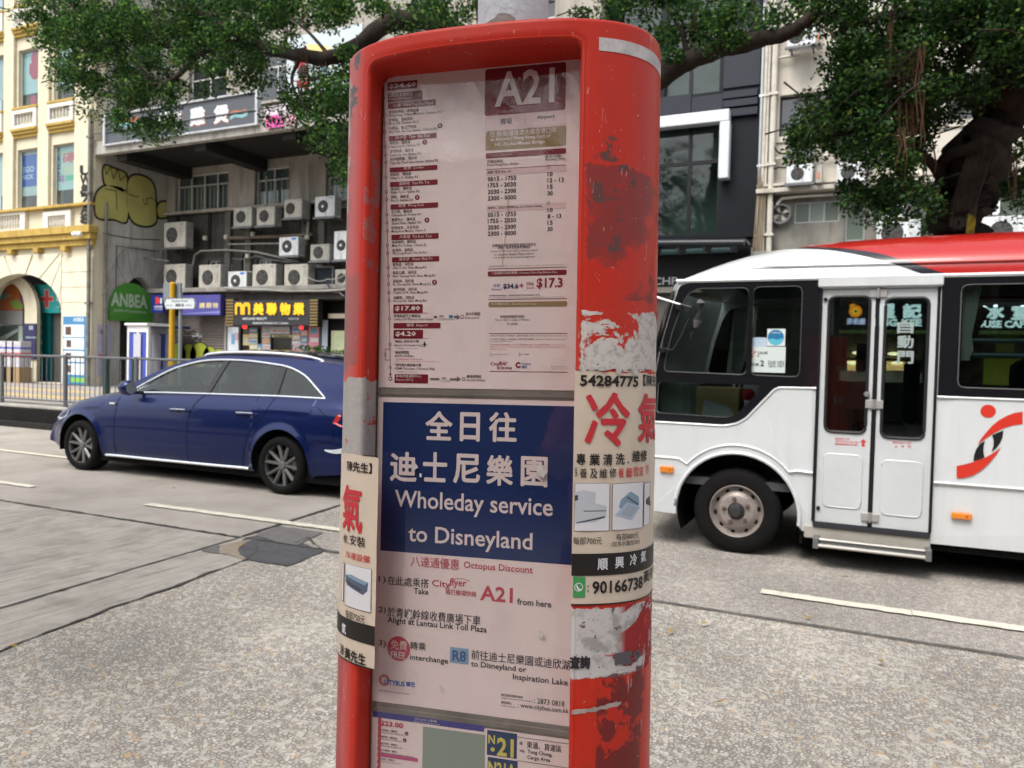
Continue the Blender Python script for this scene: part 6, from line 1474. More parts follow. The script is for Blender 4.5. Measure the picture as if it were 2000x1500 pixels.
# slate panels proud of it, with joints
def pan(px, m=SLATE, Y=YRT-.05, th=.046): 
    q = rw(px, Y); build('cladding_panel', MB().box(q[0]+.008, q[1]-.008, Y, Y+th, q[2]+.008, q[3]-.008, .005), m, bb); return q
pan((1270,187,1350,224)); pan((1350,186,1412,221))
zz0 = at(1440,172,YRT).z; k = 0
while zz0 < zt_-.3:
    build('cladding_panel', MB().box(at(1412,172,YRT).x+.01, BX1-.01, YRT-.05, YRT-.004, zz0+.01, zz0+1.02, .005), SLATE, bb); zz0 += 1.03
for (y0, y1) in ((176,190),(193,207),(211,226)): q = rw((1412,y0,1480,y1), YRT-.1); build('cladding_slat', MB().box(q[0], q[1], YRT-.12, YRT-.004, q[2], q[3], .01), SLATE, bb)
BGL = glass('building_glazing', (.55,.62,.60), .03, .8, 1.6, wavy=2)
def glazed(q, vx, hz, par):
    f = MB(); t = .045; xs = [q[0]]+vx+[q[1]]; zs = [q[2]]+hz+[q[3]]; cells = []
    for i in range(len(xs)-1):
        for j in range(len(zs)-1): cells.append([(xs[i]+t,zs[j]+t),(xs[i+1]-t,zs[j]+t),(xs[i+1]-t,zs[j+1]-t),(xs[i]+t,zs[j+1]-t)])
    f.plate([(q[0],q[2]),(q[1],q[2]),(q[1],q[3]),(q[0],q[3])], yfn(YRT+.08), .08, cells)
    w_ = build('window', f, BLACK, par)
    for c in cells: build('pane', MB().box(c[0][0], c[1][0], YRT+.11, YRT+.12, c[0][1], c[2][1]), BGL, w_)
    return w_
wl = glazed(gL, [at(1345,350,YRT).x], [at(1340,318,YRT).z], bb)
glazed((gU[0],gU[1],gU[2],zt_-.5), [at(1350,100,YRT).x], [gU[2]+3.2,gU[2]+6.4,gU[2]+9.4], bb)
glazed((BX0+.1,gU[0]-.15,gU[2],zt_-.5), [], [gU[2]+3.2,gU[2]+6.4,gU[2]+9.4], bb)
q = rw((1350,246,1402,315), YRT+.3); nbl = 18
for k in range(nbl): z = q[2]+(q[3]-q[2])*k/nbl; build('blind_slat', MB().add([(q[0],YRT+.28,z),(q[1],YRT+.28,z),(q[1],YRT+.31,z+.045),(q[0],YRT+.31,z+.045)],[(0,1,2,3)]), mat('blind_white', (.60,.58,.58), .6), wl, fix=False)
build('interior', MB().box(BX0+.1, BX1-.1, YRT+.9, YRT+1.0, PZ, zt_), mat('interior_grey', (.42,.45,.43), .9, vary=.5, vscale=.8), bb)
for z in (4.6, 8.6, 12, 15.2): build('floor_slab', MB().box(BX0+.1, BX1-.1, YRT+.31, YRT+.89, z, z+.2), mat('slab_pale', (.3,.3,.29), .8), bb)
hf = thing('hooked_frame', 'white hooked frame hanging over the lower glazing of the black building', 'frame', tuple(at(1380,240,YRT-.3)))
q1 = rw((1240,222,1424,245), YRT-.35); q2 = rw((1404,222,1424,348), YRT-.35)
build('bar', MB().box(q1[0], q1[1], YRT-.35, YRT-.056, q1[2], q1[3], .02), WFR, hf); build('bar', MB().box(q2[0], q2[1], YRT-.35, YRT-.056, q2[2], q1[2]-.002, .02), WFR, hf)
cn = thing('shopfront_canopy', 'black tubular canopy edge over a dark recessed shopfront', 'canopy', tuple(at(1370,475,YRT-.9)))
qa, qb = at(1200,476,YRT-.9), at(1454,474,YRT-.9)
build('tube', MB().tube([qa, qb], .085, 14), mat('canopy_black', (.03,.032,.038), .3), cn, smooth=True); build('deck', MB().box(qa.x, qb.x, YRT-.85, YRT-.06, qa.z-.06, qa.z+.02), BLACK, cn)
for k in range(5): x = qa.x+(qb.x-qa.x)*(k+.5)/5; build('strut', MB().box(x-.04, x+.04, YRT-.84, YRT-.056, qa.z-.22, qa.z-.063), GREYM, cn)
df = thing('dark_shopfront', 'dark shopfront with brushed metal letters and grey lower panels', 'shopfront', tuple(at(1330,650,YRT)))
YD = YRT+.05; A = rw((1200,500,1452,560), YD)
build('fascia', MB().box(BX0, BX1-.1, YD, YD+.2, at(1300,560,YD).z, zbot-.3), BLACK, df)
build('glass_strip', MB().box(BX0, BX1-.5, YD-.02, YD-.003, at(1300,498,YD).z, at(1300,488,YD).z), mat('teal_strip_glass', (.10,.16,.17), .1), df)
build('beige_band', MB().box(BX0, BX1-.5, YD-.05, YD+.1, at(1300,572,YD).z, at(1300,561,YD).z), mat('beige_band', (.36,.33,.29), .6), df)
build('lower_panel', MB().box(BX0, BX1-.5, YD+.2, YD+.3, PZ, at(1300,573,YD).z), mat('taupe_panel', (.16,.145,.125), .6, vary=.2), df)
g = Print(Plane_(YD-.001), 0); g.text('CHP.',1276,557,1328,15,STEEL,.02,.02); g.done(df)

# ------------------------------------------------------------------ right: beige tenement behind the banyan
rb = thing('beige_tenement', 'beige tenement with outside pipes and air conditioners behind the banyan tree', 'building', (2, YRT, PZ))
BW = mat('pale_beige_wall', (.58,.54,.47), .85, vary=.12, vscale=1.5, stain=.5, sscale=.8, streak=True, bump=.2, bscale=15)
LOWW = mat('low_grey_wall', (.26,.25,.22), .85, vary=.4, vscale=1.5, stain=.7, sscale=1.2, streak=True)
RX0, RX1 = BX1+.02, 16.0
wd1 = rw((1523,176,1735,258), YRT); zb_ = at(1600,372,YRT).z
ups = [(RX0+1+3.6*k, RX0+3.4+3.6*k, z, z+1.5) for z in (11.2, 14.2, 17.2) for k in range(5)] + [(wd1[1]+1.2+3.6*k, wd1[1]+3.4+3.6*k, wd1[2], wd1[3]) for k in range(3)]
hl = [wd1]+ups
build('wall', MB().plate([(RX0,zb_),(RX1,zb_),(RX1,22),(RX0,22)], yfn(YRT), .3, [[(a,c),(b,c),(b,d),(a,d)] for a,b,c,d in hl]), BW, rb)
for a, b, c, d in hl:
    n = 5 if b-a > 2.6 else 3; cells = []; t = .04
    for k in range(n):
        for (z0, z1) in ((c+t, c+(d-c)*.32),(c+(d-c)*.32+t, d-t)): cells.append([(a+t+(b-a-t)*k/n,z0),(a+(b-a-t)*(k+1)/n,z0),(a+(b-a-t)*(k+1)/n,z1),(a+t+(b-a-t)*k/n,z1)])
    f = build('window', MB().plate([(a,c),(b,c),(b,d),(a,d)], yfn(YRT+.12), .05, cells), mat('navy_window_frame', (.03,.035,.05), .4), rb)
    build('pane', MB().box(a+.03, b-.03, YRT+.14, YRT+.15, c+.03, d-.03), DARKGL, f)
    build('surround', MB().plate([(a-.14,c-.14),(b+.14,c-.14),(b+.14,d+.14),(a-.14,d+.14)], yfn(YRT-.05), .046, [[(a,c),(b,c),(b,d),(a,d)]]), BW, rb)
zl2 = at(1600,452,YRT).z; zl3 = at(1600,442,YRT).z
lw = [rw((1551,392,1640,434), YRT), rw((1651,388,1690,470), YRT), rw((1698,392,1726,424), YRT), rw((1775,392,1850,440), YRT), rw((1940,385,2010,425), YRT)]
build('wall', MB().plate([(RX0,4.1),(RX1,4.1),(RX1,zb_-.003),(RX0,zb_-.003)], yfn(YRT+.04), .3, [[(a,c),(b,c),(b,d),(a,d)] for a,b,c,d in lw]), LOWW, rb)
for i, (a, b, c, d) in enumerate(lw):
    n = 3 if b-a > 1 else 1; cells = [[(a+.04+(b-a-.04)*k/n,c+.04),(a+(b-a-.04)*(k+1)/n,c+.04),(a+(b-a-.04)*(k+1)/n,d-.04),(a+.04+(b-a-.04)*k/n,d-.04)] for k in range(n)]
    f = build('window', MB().plate([(a,c),(b,c),(b,d),(a,d)], yfn(YRT+.10), .05, cells), mat('aluminium_frame', (.35,.36,.35), .5, metal=.3), rb)
    for k, cl in enumerate(cells): build('pane', MB().box(cl[0][0], cl[1][0], YRT+.12, YRT+.13, cl[0][1], cl[2][1]), mat('frosted_pane_%d' % (k%2), ((.13,.16,.13),(.20,.23,.21))[k%2], .3), f)
build('ledge', MB().box(RX0, RX1, YRT-.35, YRT-.003, zb_-.05, zb_+.06, .01), BW, rb)
build('ledge', MB().box(RX0, RX1, YRT-.22, YRT-.003, at(1600,349,YRT).z-.15, at(1600,349,YRT).z-.09, .01), BW, rb)
zc_ = at(1600,292,YRT).z
# ground floor
build('wall', MB().box(RX0, RX1, YRT+.3, YRT+.5, PZ, 4.095), mat('ground_floor_dark', (.05,.045,.04), .8), rb)
build('shop_slab', MB().box(RX0, RX1, YRT-.6, YRT+.3, 4.0, 4.3, .02), LOWW, rb)
# pipes at its left edge
WP = mat('cream_pipe', (.60,.57,.49), .6, vary=.15, vscale=5, stain=.35, sscale=3)
for x, r, m, lab in ((1484,.035,STEEL,'slim silver downpipe at the joint of black and beige buildings'),(1491,.04,WP,'cream drain pipe nearest the silver downpipe'),(1497,.03,WP,'thinner cream drain pipe between two thicker ones'),(1508,.07,WP,'thick cream drain pipe with collars left of the air conditioners')):
    q = at(x, 300, YRT-.15); pipe('drain_pipe', lab, [(q.x,YRT-.12-r,3.9),(q.x,YRT-.12-r,21)], r, m, 'drain pipes on the beige tenement')
bam = thing('bamboo_poles', 'bundle of leaning tan bamboo poles at the corner of the beige building', 'poles', tuple(at(1475,470,YRT-.5)))
for k in range(5): a = at(1466+4*k, 492, YRT-.5-.05*k); b = at(1483+3*k, 330+12*k, YRT-.25); build('pole', MB().tube([Vector((a.x-.1,a.y,PZ)), b], .016, 8), mat('bamboo_tan', (.24,.18,.11), .6, vary=.3, vscale=9), bam, smooth=True)
for pts, lab in (([(1505,311),(1545,309),(1640,302),(1720,296)],'upper cream pipe running right from the collars'),([(1505,371),(1560,366),(1690,358)],'middle cream pipe under the second row of units'),([(1517,400),(1527,388),(1560,384),(1680,377)],'grey cream pipe with bent end above the frosted windows'),([(1508,117),(1530,112),(1563,108)],'short pipe below the top air conditioner')):
    cable(pts, .035, lab, WP, 0, YRT-.12, 'pipe')
for pts, lab in (([(1509,205),(1510,280),(1518,296),(1538,300)],'black cable curling into the upper unit'),([(1508,330),(1520,326),(1538,326)],'black cable into the left unit of the second row'),([(1508,395),(1515,370),(1538,355)],'thick black cable sagging under the left unit'),([(1506,330),(1506,400)],'thin black cable beside the thick cream pipe')):
    cable(pts, .022, lab, BLACK, .02, YRT-.2)
RA = [((1538,52,1594,88),'white','white air conditioner with pale green panel high on a bracket by the branch',dict(fx=.3)),((1536,270,1590,302),'dull','upper air conditioner half hidden under the banyan leaves',{}),((1536,321,1587,357),'white','white air conditioner on a pale shelf near the cream pipes',dict(fx=.42)),((1634,317,1690,355),'white','white air conditioner right of the open shelf bracket, partly behind leaves',dict(fx=.4)),((1640,268,1700,300),'dull','dull air conditioner in the second row behind leaves',{}),((1912,232,1965,268),'white','white air conditioner glimpsed between the banyan limbs',{}),
  ((1712,430,1798,480),'white','very large white air conditioner casing just above the bus roof',dict(fx=.36)),((1915,422,2006,480),'white','very large white air conditioner casing above the bus roof at the right edge',dict(fx=.45))]
for px, kd, lab, kw in RA: aircon(px, YRT-.55, .34, lab, kd, group='air conditioner units on the beige tenement', **kw)
for k, (x0, x1, y0, y1) in enumerate(((1594,1606,322,357),(1594,1606,50,88))):
    q = rw((x0,y0,x1,y1), YRT-.5); o = thing('pipe_cover', ['grey service box with orange tag beside the white unit','pale service box right of the top unit'][k], 'box', (q[0], YRT-.5, q[2])); build('box', MB().box(q[0], q[1], YRT-.5, YRT-.2, q[2], q[3], .01), ACC['dull'], o); build('tag', MB().box(q[0]+.03, q[1]-.05, YRT-.51, YRT-.502, q[2]+.1, q[2]+.25), mat('orange_tag', (.55,.18,.08), .5), o)
for k, (x0, x1, y0, y1) in enumerate(((1731,1767,397,424),(1925,1952,390,420))):
    q = rw((x0,y0,x1,y1), YRT-.2); o = thing('window_air_conditioner', ['window air conditioner with dark blue grille and white frame below the leaves','window air conditioner with white frame right of the banyan trunk'][k], 'air conditioner', (q[0], YRT-.2, q[2]))
    build('casing', MB().plate([(q[0],q[2]),(q[1],q[2]),(q[1],q[3]),(q[0],q[3])], yfn(YRT-.25), .3, [[(q[0]+.05,q[2]+.05),(q[1]-.05,q[2]+.05),(q[1]-.05,q[3]-.05),(q[0]+.05,q[3]-.05)]]), WHITE, o)
    build('grille', MB().box(q[0]+.05, q[1]-.05, YRT-.22, YRT-.18, q[2]+.05, q[3]-.05), mat('grille_navy', (.05,.08,.13), .5), o)
    for j in range(6): z = q[2]+.08+(q[3]-q[2]-.16)*j/6; build('fin', MB().box(q[0]+.05, q[1]-.05, YRT-.235, YRT-.222, z, z+.015), mat('fin_blue_grey', (.12,.16,.21), .5), o)
q = rw((1480,400,1490,415), YRT-.2); c = at(1489,409,YRT-.2)
vf = thing('wall_fan', 'round dirty extractor fan on the low grey wall', 'extractor fan', tuple(at(1525,418,YRT-.1))); c = at(1525,418,YRT-.05)
build('ring', MB().lathe([(.20,-.06),(.25,-.06),(.25,.04),(.20,.04)], c, 'y', 22, close=True), GREYM, vf, smooth=True)
for k in range(4): a = k*math.pi/2+.5; build('blade', MB().add([(c.x+.03*math.cos(a),c.y,c.z+.03*math.sin(a)),(c.x+.19*math.cos(a-.3),c.y-.02,c.z+.19*math.sin(a-.3)),(c.x+.19*math.cos(a+.35),c.y+.02,c.z+.19*math.sin(a+.35))],[(0,1,2)]), ACC['dull'], vf, fix=False)
# lit cafe signs seen through the bus windows
cf = thing('cafe_shopfront', 'cafe shopfront with glowing white characters, lit counter and yellow panels', 'shopfront', (1, YRT, PZ))
YS_ = YRT-.62; GLW = mat('glowing_white_letters', (.78,.92,1.0), .4, emit=1.6); GLO = mat('glowing_orange', (1.0,.28,.02), .4, emit=1.5); GLY = mat('glowing_yellow', (1.0,.62,.05), .4, emit=1.3)
A = rw((1625,570,2080,648), YS_+.03); build('sign_board', MB().box(A[0], A[1]+1, YS_+.003, YS_+.1, A[2], A[3]), BLACK, cf); build('green_edge', MB().box(A[0], A[1]+1, YS_-.02, YS_+.002, A[2]-.05, A[2]+.03), mat('olive_edge', (.12,.16,.05), .5), cf)
g = Print(Plane_(YS_), 0)
g.text('星',1712,622,1750,29,GLW,.05); g.text('記',1762,622,1800,29,GLW,.06); g.text('SING KEE',1700,637,1800,14,GLW,.05); g.text('冰',1916,624,1962,29,GLW,.06); g.text('室',1974,625,2020,29,GLW,.06); g.text('HOUSE CAFE',1890,640,2012,14,GLW,.05)
g.disc(1671,608,13,GLO,.002,inner=.45); g.poly([(1659,606),(1661,592),(1668,588),(1672,592),(1667,600)], GLO, .003); g.disc(1671,608,7,GLY,.004,inner=.4); g.text('茶餐廳',1653,634,1690,13,mat('glowing_lilac', (.62,.62,1.0), .4, emit=1.2),.05); g.done(cf)
def cfb(n_, px, m, Y=YRT-.1, d=.05): q = rw(px, Y); return build(n_, MB().box(q[0], q[1], Y-d, Y, q[2], q[3]), m, cf)
cfb('counter_light', (1655,704,1685,724), mat('warm_light_strip', (1,.62,.28), .5, emit=1.0)); cfb('counter_light', (1731,706,1768,724), MATS['warm_light_strip'])
cfb('shelf', (1655,652,1800,700), mat('shop_brown', (.20,.15,.10), .6, vary=.5, vscale=6)); cfb('counter', (1640,726,1800,746), mat('counter_grey', (.26,.25,.22), .6, vary=.3, vscale=8))
cfb('yellow_panel', (1945,655,1990,688), mat('menu_lime', (.20,.22,.02), .5, emit=.06)); cfb('yellow_panel', (1920,700,1990,752), MATS['menu_lime'])
for k, (x, y) in enumerate(((1675,689),(1745,691),(1752,709),(1665,709))):
    q = at(x, y, YRT-.3); build('downlight', MB().lathe([(.12*math.sin(t), .04*math.cos(t)) for t in np.linspace(0, math.pi, 7)], q, 'z', 12), mat('warm_bulb', (1,.8,.5), .4, emit=4.0), cf, smooth=True)

# ------------------------------------------------------------------ the street behind the photographer (seen in reflections)
nb = thing('near_side_building', 'low concrete building with dark awning on the near side of the street', 'building', (0, -9, .15))
hl = [(x, x+1.6, z, z+1.7) for x in np.arange(-19, 18, 3.1) for z in (2.2,)]
build('wall', MB().plate([(-24,2),(24,2),(24,4.9),(-24,4.9)], lambda a,b,d: (a,-9-d,b), .3, [[(a,c),(b,c),(b,d),(a,d)] for a,b,c,d in hl]), mat('near_wall', (.13,.12,.11), .85, vary=.3, vscale=1), nb)
for a, b, c, d in hl: build('window', MB().box(a, b, -9.15, -9.1, c, d), DARKGL, nb)
build('wall', MB().box(-24, 24, -10.0, -9.9, .15, 4.9), mat('near_shop_dark', (.06,.055,.05), .7, vary=.5, vscale=1), nb)
build('awning', MB().box(-24, 24, -10.0, -8.6, 4.92, 5.0, .02), mat('near_awning', (.10,.09,.085), .8), nb)
for x in np.arange(-20, 21, 5.0): build('pillar', MB().box(x-.25, x+.25, -9.4, -8.9, .15, 3.9), MATS['near_wall'], nb)
for k, x in enumerate(np.arange(-17.5, 18, 5.0)):
    build('shop_board', MB().box(x-2.1, x+2.1, -9.2, -9.1, 3.0, 3.7), mat('near_board_%d' % (k%4), ((.35,.05,.04),(.08,.12,.25),(.4,.35,.3),(.06,.2,.12))[k%4], .5), nb)
# ------------------------------------------------------------------ estate car
NAVY = mat('navy_metallic_paint', (.001,.010,.082), .30, metal=.5, coat=.5, spec=.3, vary=.12, vscale=1.5)
CHR = mat('bright_chrome', (.80,.82,.84), .12, metal=1.0); ROOFG = mat('black_glass_roof', (.008,.01,.016), .05, coat=1)
CGL = glass('car_window_glass', (.52,.58,.56), .01, 1.0, 1.5); WELL = mat('wheel_well_black', (.006,.006,.006), .9)
car = thing('estate_car', 'dark blue estate car with silver roof rails and grey ten spoke wheels', 'car', (-7.0, 7.18, 0))
YN, HWc, YM_ = 6.27, .92, 7.19
belt = [(-9.44,.50),(-9.40,.58),(-9.28,.70),(-9.14,.765),(-9.0,.815),(-8.85,.86),(-8.7,.89),(-8.45,.93),(-8.2,.96),(-7.9,.985),(-7.5,1.0),(-6.7,1.015),(-5.7,1.03),(-5.0,1.03),(-4.7,1.01),(-4.5,.97),(-4.40,.90),(-4.36,.80)]
bx = np.array([p[0] for p in belt]); bz = np.array([p[1] for p in belt])
def halfw(x):   # plan outline
    f = 1.0
    if x < -8.55: t = min(1, (-8.55-x)/.80); f = 1-.13*t**3.4
    if x > -4.95: t = min(1, (x+4.95)/.60); f = 1-.22*t**2.6
    return HWc*f
FW, RW_ = (-8.73, .31), (-5.585, .31); AR = .385
def zlow(x):
    z = .215 if x > -9.0 else .215+(-9.0-x)*.25
    if x > -5.15: z = .235+(x+5.15)*.12
    for cx, cz in (FW, RW_):
        d = abs(x-cx)
        if d < AR: z = max(z, cz+math.sqrt(AR*AR-d*d))
    return z
xs = set(np.linspace(-9.44, -4.36, 112))
for cx, cz in (FW, RW_):
    for t in np.linspace(0, math.pi, 41): xs.add(cx+AR*math.cos(t)*.99999)
    xs.add(cx-AR-.0005); xs.add(cx+AR+.0005)
xs = sorted(xs)
prof = [(0,.075),(.06,.035),(.18,.012),(.33,.0),(.50,.0),(.62,.004),(.72,.012),(.79,.022),(.84,.024),(.90,.045),(.95,.075),(1.0,.12)]
def sidey(x, z, zb_=None):
    zb_ = float(np.interp(x, bx, bz)) if zb_ is None else zb_
    t = (z-.2)/max(.05, zb_-.2); t = min(max(t, 0), 1)
    return float(np.interp(t, [p[0] for p in prof], [p[1] for p in prof]))
for sgn_, nm in ((-1, 'near'), (1, 'far')):
    rows = []
    for x in xs:
        zb_ = float(np.interp(x, bx, bz)); zl = min(zlow(x), zb_-.02); row = []
        for k in range(17):
            z = zl+(zb_-zl)*k/16; off = sidey(x, z, zb_)
            # slight flare at the arches
            for cx, cz in (FW, RW_):
                d = math.hypot(x-cx, z-cz); 
                if AR <= d+1e-6 < AR+.07: off -= .016*(1-(d-AR)/.07)
            row.append((x, YM_+sgn_*(halfw(x)-off), z))
        rows.append(row)
    build('body_side', MB().grid(rows), NAVY, car, smooth=True, angle=60)
# nose, tail, bonnet, boot
def across(x, y_scale=1.0): return halfw(x)-sidey(x, 9)
def cap(x0, nm):
    rows = []
    for k in range(17):
        zb_ = float(np.interp(x0, bx, bz)); zl = zlow(x0); z = zl+(zb_-zl)*k/16; w_ = halfw(x0)-sidey(x0, z, zb_); row = []
        for j in range(21):
            t = -1+2*j/20; bulge = (.16 if x0 < -8 else -.08)*(1-t*t)*(1 if x0 < -8 else 1)
            row.append((x0-bulge*(.6+.4*math.sin(math.pi*k/16)), YM_+t*w_, z+(.0)))
        rows.append(row)
    return build(nm, MB().grid(rows), NAVY, car, smooth=True, angle=60)
cap(xs[0], 'front_bumper'); cap(xs[-1], 'tailgate')
rows = []
for x in [v for v in xs if v <= -7.75]:
    zb_ = float(np.interp(x, bx, bz)); w_ = across(x); row = []
    for j in range(17):
        t = -1+2*j/16; h = .075*min(1, (x+9.40)/.6)*(1-abs(t)**2.6); row.append((x-.13*(1-t*t)*max(0,min(1,(-8.9-x)/.4)), YM_+t*w_, zb_+h))
    rows.append(row)
build('bonnet', MB().grid(rows), NAVY, car, smooth=True, angle=180)
# greenhouse: side frames with the window arc cut out
roof = [(-8.17,1.00),(-7.92,1.125),(-7.60,1.265),(-7.33,1.355),(-7.02,1.425),(-6.70,1.45),(-6.3,1.455),(-5.95,1.45),(-5.6,1.435),(-5.2,1.405),(-4.85,1.375),(-4.62,1.335)]
rear = [(-4.62,1.335),(-4.66,1.16),(-4.62,1.02)]
dlo_top = [(-7.93,1.012),(-7.72,1.125),(-7.44,1.265),(-7.22,1.335),(-6.98,1.385),(-6.69,1.405),(-6.32,1.402),(-5.98,1.378),(-5.70,1.345),(-5.45,1.265),(-5.26,1.15),(-5.12,1.055),(-5.09,1.03)]
def gy(z, sg): t = min(max((z-1.0)/.45, 0), 1); return YM_+sg*(HWc-.115-.20*t**1.15)
def gfn(sg, off=0): return lambda a, b, d: (a, gy(b, sg)-sg*(-off)-sg*d, b)
def arc(pts, n=3):
    out = []
    for i in range(len(pts)-1):
        p0 = pts[max(i-1,0)]; p1 = pts[i]; p2 = pts[i+1]; p3 = pts[min(i+2, len(pts)-1)]
        for k in range(n):
            t = k/n; out.append(tuple(.5*((2*p1[j])+(-p0[j]+p2[j])*t+(2*p0[j]-5*p1[j]+4*p2[j]-p3[j])*t*t+(-p0[j]+3*p1[j]-3*p2[j]+p3[j])*t**3) for j in (0,1)))
    out.append(pts[-1]); return out
beltz = lambda x: float(np.interp(x, bx, bz))
for sg in (-1, 1):
    out = arc(roof)+rear[1:]+[(x, beltz(x)-.004) for x in np.linspace(-4.8,-8.12,12)]
    top = arc(dlo_top)
    hole = top+[(x, beltz(x)+.006) for x in np.linspace(-5.14,-7.9,12)]
    build('window_frame', MB().plate(out, gfn(sg), .03, [hole]), NAVY, car, smooth=True, angle=30)
    # chrome line round the glass
    pts = [Vector((a, gy(b, sg)+sg*.004, b)) for a, b in top]; pts2 = [Vector((x, gy(beltz(x)+.004, sg)+sg*.010, beltz(x)+.004)) for x in np.linspace(-5.09,-7.95,16)]
    build('chrome_trim', MB().tube(pts+pts2, .011, 6), CHR, car, smooth=True)
    # panes
    def xat(z, top=True): return None
    cuts = [(-6.74,-6.62),(-5.80,-5.745)]
    def topz(x): 
        T = sorted(top); return float(np.interp(x, [p[0] for p in T], [p[1] for p in T]))
    def pane(xa, xb, nm, lean0=0, lean1=0, hole_pane=True):
        lo = [(xa+(xb-xa)*k/10, beltz(xa+(xb-xa)*k/10)+.006) for k in range(11)]
        hi = [(xb+lean1+((xa+lean0)-(xb+lean1))*k/14, 0) for k in range(15)]
        hi = [(x, topz(x)) for x, _ in hi]
        hi = [(x, max(z, beltz(x)+.012)) for x, z in hi]
        o = build('window', MB().plate(lo+hi, gfn(sg, -.012), .004), CGL, car, smooth=True, angle=30)
    pane(-7.92, -6.80, 'f', 0, .13); pane(-6.72, -5.83, 'r', .14, 0); pane(-5.74, -5.095, 'q', 0, 0)
    for xa, xb, l in ((-6.80,-6.72,.135),(-5.83,-5.74,0)):
        build('window_pillar', MB().plate([(xa, beltz(xa)+.006),(xb, beltz(xb)+.006),(xb+l, topz(xb+l)),(xa+l, topz(xa+l))], gfn(sg, -.004), .02), mat('pillar_gloss_black', (.015,.014,.014), .15), car)
    # roof rail
    rl = [(-7.02,1.435),(-6.95,1.465),(-6.7,1.49),(-6.3,1.498),(-5.9,1.49),(-5.55,1.468),(-5.35,1.435),(-5.30,1.41)]
    build('roof_rail', MB().tube([Vector((a, gy(1.45, sg)-sg*.03, b)) for a, b in arc(rl)], .019, 8), CHR, car, smooth=True)
    # sill trim, door joints, handles, mirror
    sp = [(-8.30,.225),(-8.1,.232),(-7.6,.234),(-6.6,.240),(-6.1,.246),(-6.02,.240)]
    build('sill_trim', MB().tube([Vector((a, YM_+sg*(HWc-.030), b)) for a, b in arc(sp)], [.006]+[.019]*(len(arc(sp))-2)+[.006], 8), CHR, car, smooth=True)
    for jn in ([(-8.09,.93),(-8.10,.7),(-8.11,.40),(-8.09,.24)],[(-6.76,1.005),(-6.88,.82),(-6.92,.6),(-6.92,.3),(-6.92,.24)],[(-5.74,1.02),(-5.80,.86),(-5.98,.68),(-6.05,.52),(-6.09,.36),(-6.12,.25)],[(-5.12,.94),(-4.95,.80),(-4.9,.62),(-5.2,.56)]):
        build('panel_joint', MB().tube([Vector((a, YM_+sg*(halfw(a)-sidey(a, b)+.0005), b)) for a, b in arc(jn, 4)], .0035, 4), WELL, car)
    for hx, hz in ((-7.05,.825),(-6.06,.835)):
        hy = YM_+sg*(halfw(hx)-sidey(hx,hz)+.028); h = build('door_handle', MB().tube([(hx-.14,hy-sg*.025,hz-.012),(hx-.12,hy,hz),(hx+.12,hy,hz+.002),(hx+.14,hy-sg*.025,hz-.01)], .014, 8), NAVY, car, smooth=True)
        build('handle_strip', MB().tube([(hx-.115,hy+sg*.008,hz+.010),(hx+.115,hy+sg*.008,hz+.012)], .005, 5), CHR, h)
        build('handle_recess', MB().lathe([(0,0),(.04,0),(.05,.004)], (hx-.01, hy-sg*.024, hz-.03), 'y', 14), WELL, h)
    mx, mz = -7.80, 1.05; my = YM_+sg*(HWc+.06)
    m_ = build('door_mirror', MB().lathe([(0,-.11),(.055,-.105),(.082,-.06),(.088,.02),(.07,.05),(0,.055)], (mx,my,mz), 'x', 16), NAVY, car, smooth=True)
    build('mirror_stalk', MB().tube([(mx+.02,my-sg*.05,mz-.05),(mx+.06,my-sg*.16,mz-.06)], .02, 6), BLACK, m_); build('mirror_glass', MB().lathe([(0,.058),(.07,.056)], (mx,my,mz), 'x', 16), STEEL, m_)
    build('wing_badge', MB().box(-8.2, -8.11, min(YM_+sg*(HWc-.022), YM_+sg*(HWc-.008)), max(YM_+sg*(HWc-.022), YM_+sg*(HWc-.008)), .842, .862), mat('badge_silver', (.7,.68,.66), .3), car)
    # taillight wrapping the corner, headlight
    tl = [(-4.90,.80),(-4.86,.88),(-4.75,.905),(-4.55,.915),(-4.42,.90),(-4.42,.78),(-4.6,.765),(-4.80,.765)]
    build('taillight', MB().plate(tl, lambda a,b,d: (a, YM_+sg*(halfw(a)-sidey(a,b)+.012-d), b), .02), mat('tail_red', (.55,.012,.01), .15, coat=1), car)
    hl_ = [(-9.27,.62),(-9.15,.60),(-8.98,.66),(-8.95,.72),(-9.08,.745),(-9.2,.70)]
    build('headlight', MB().plate(hl_, lambda a,b,d: (a, YM_+sg*(halfw(a)-sidey(a,b)+.008-d), b), .02), mat('headlight_clear', (.25,.27,.30), .08, coat=1), car)
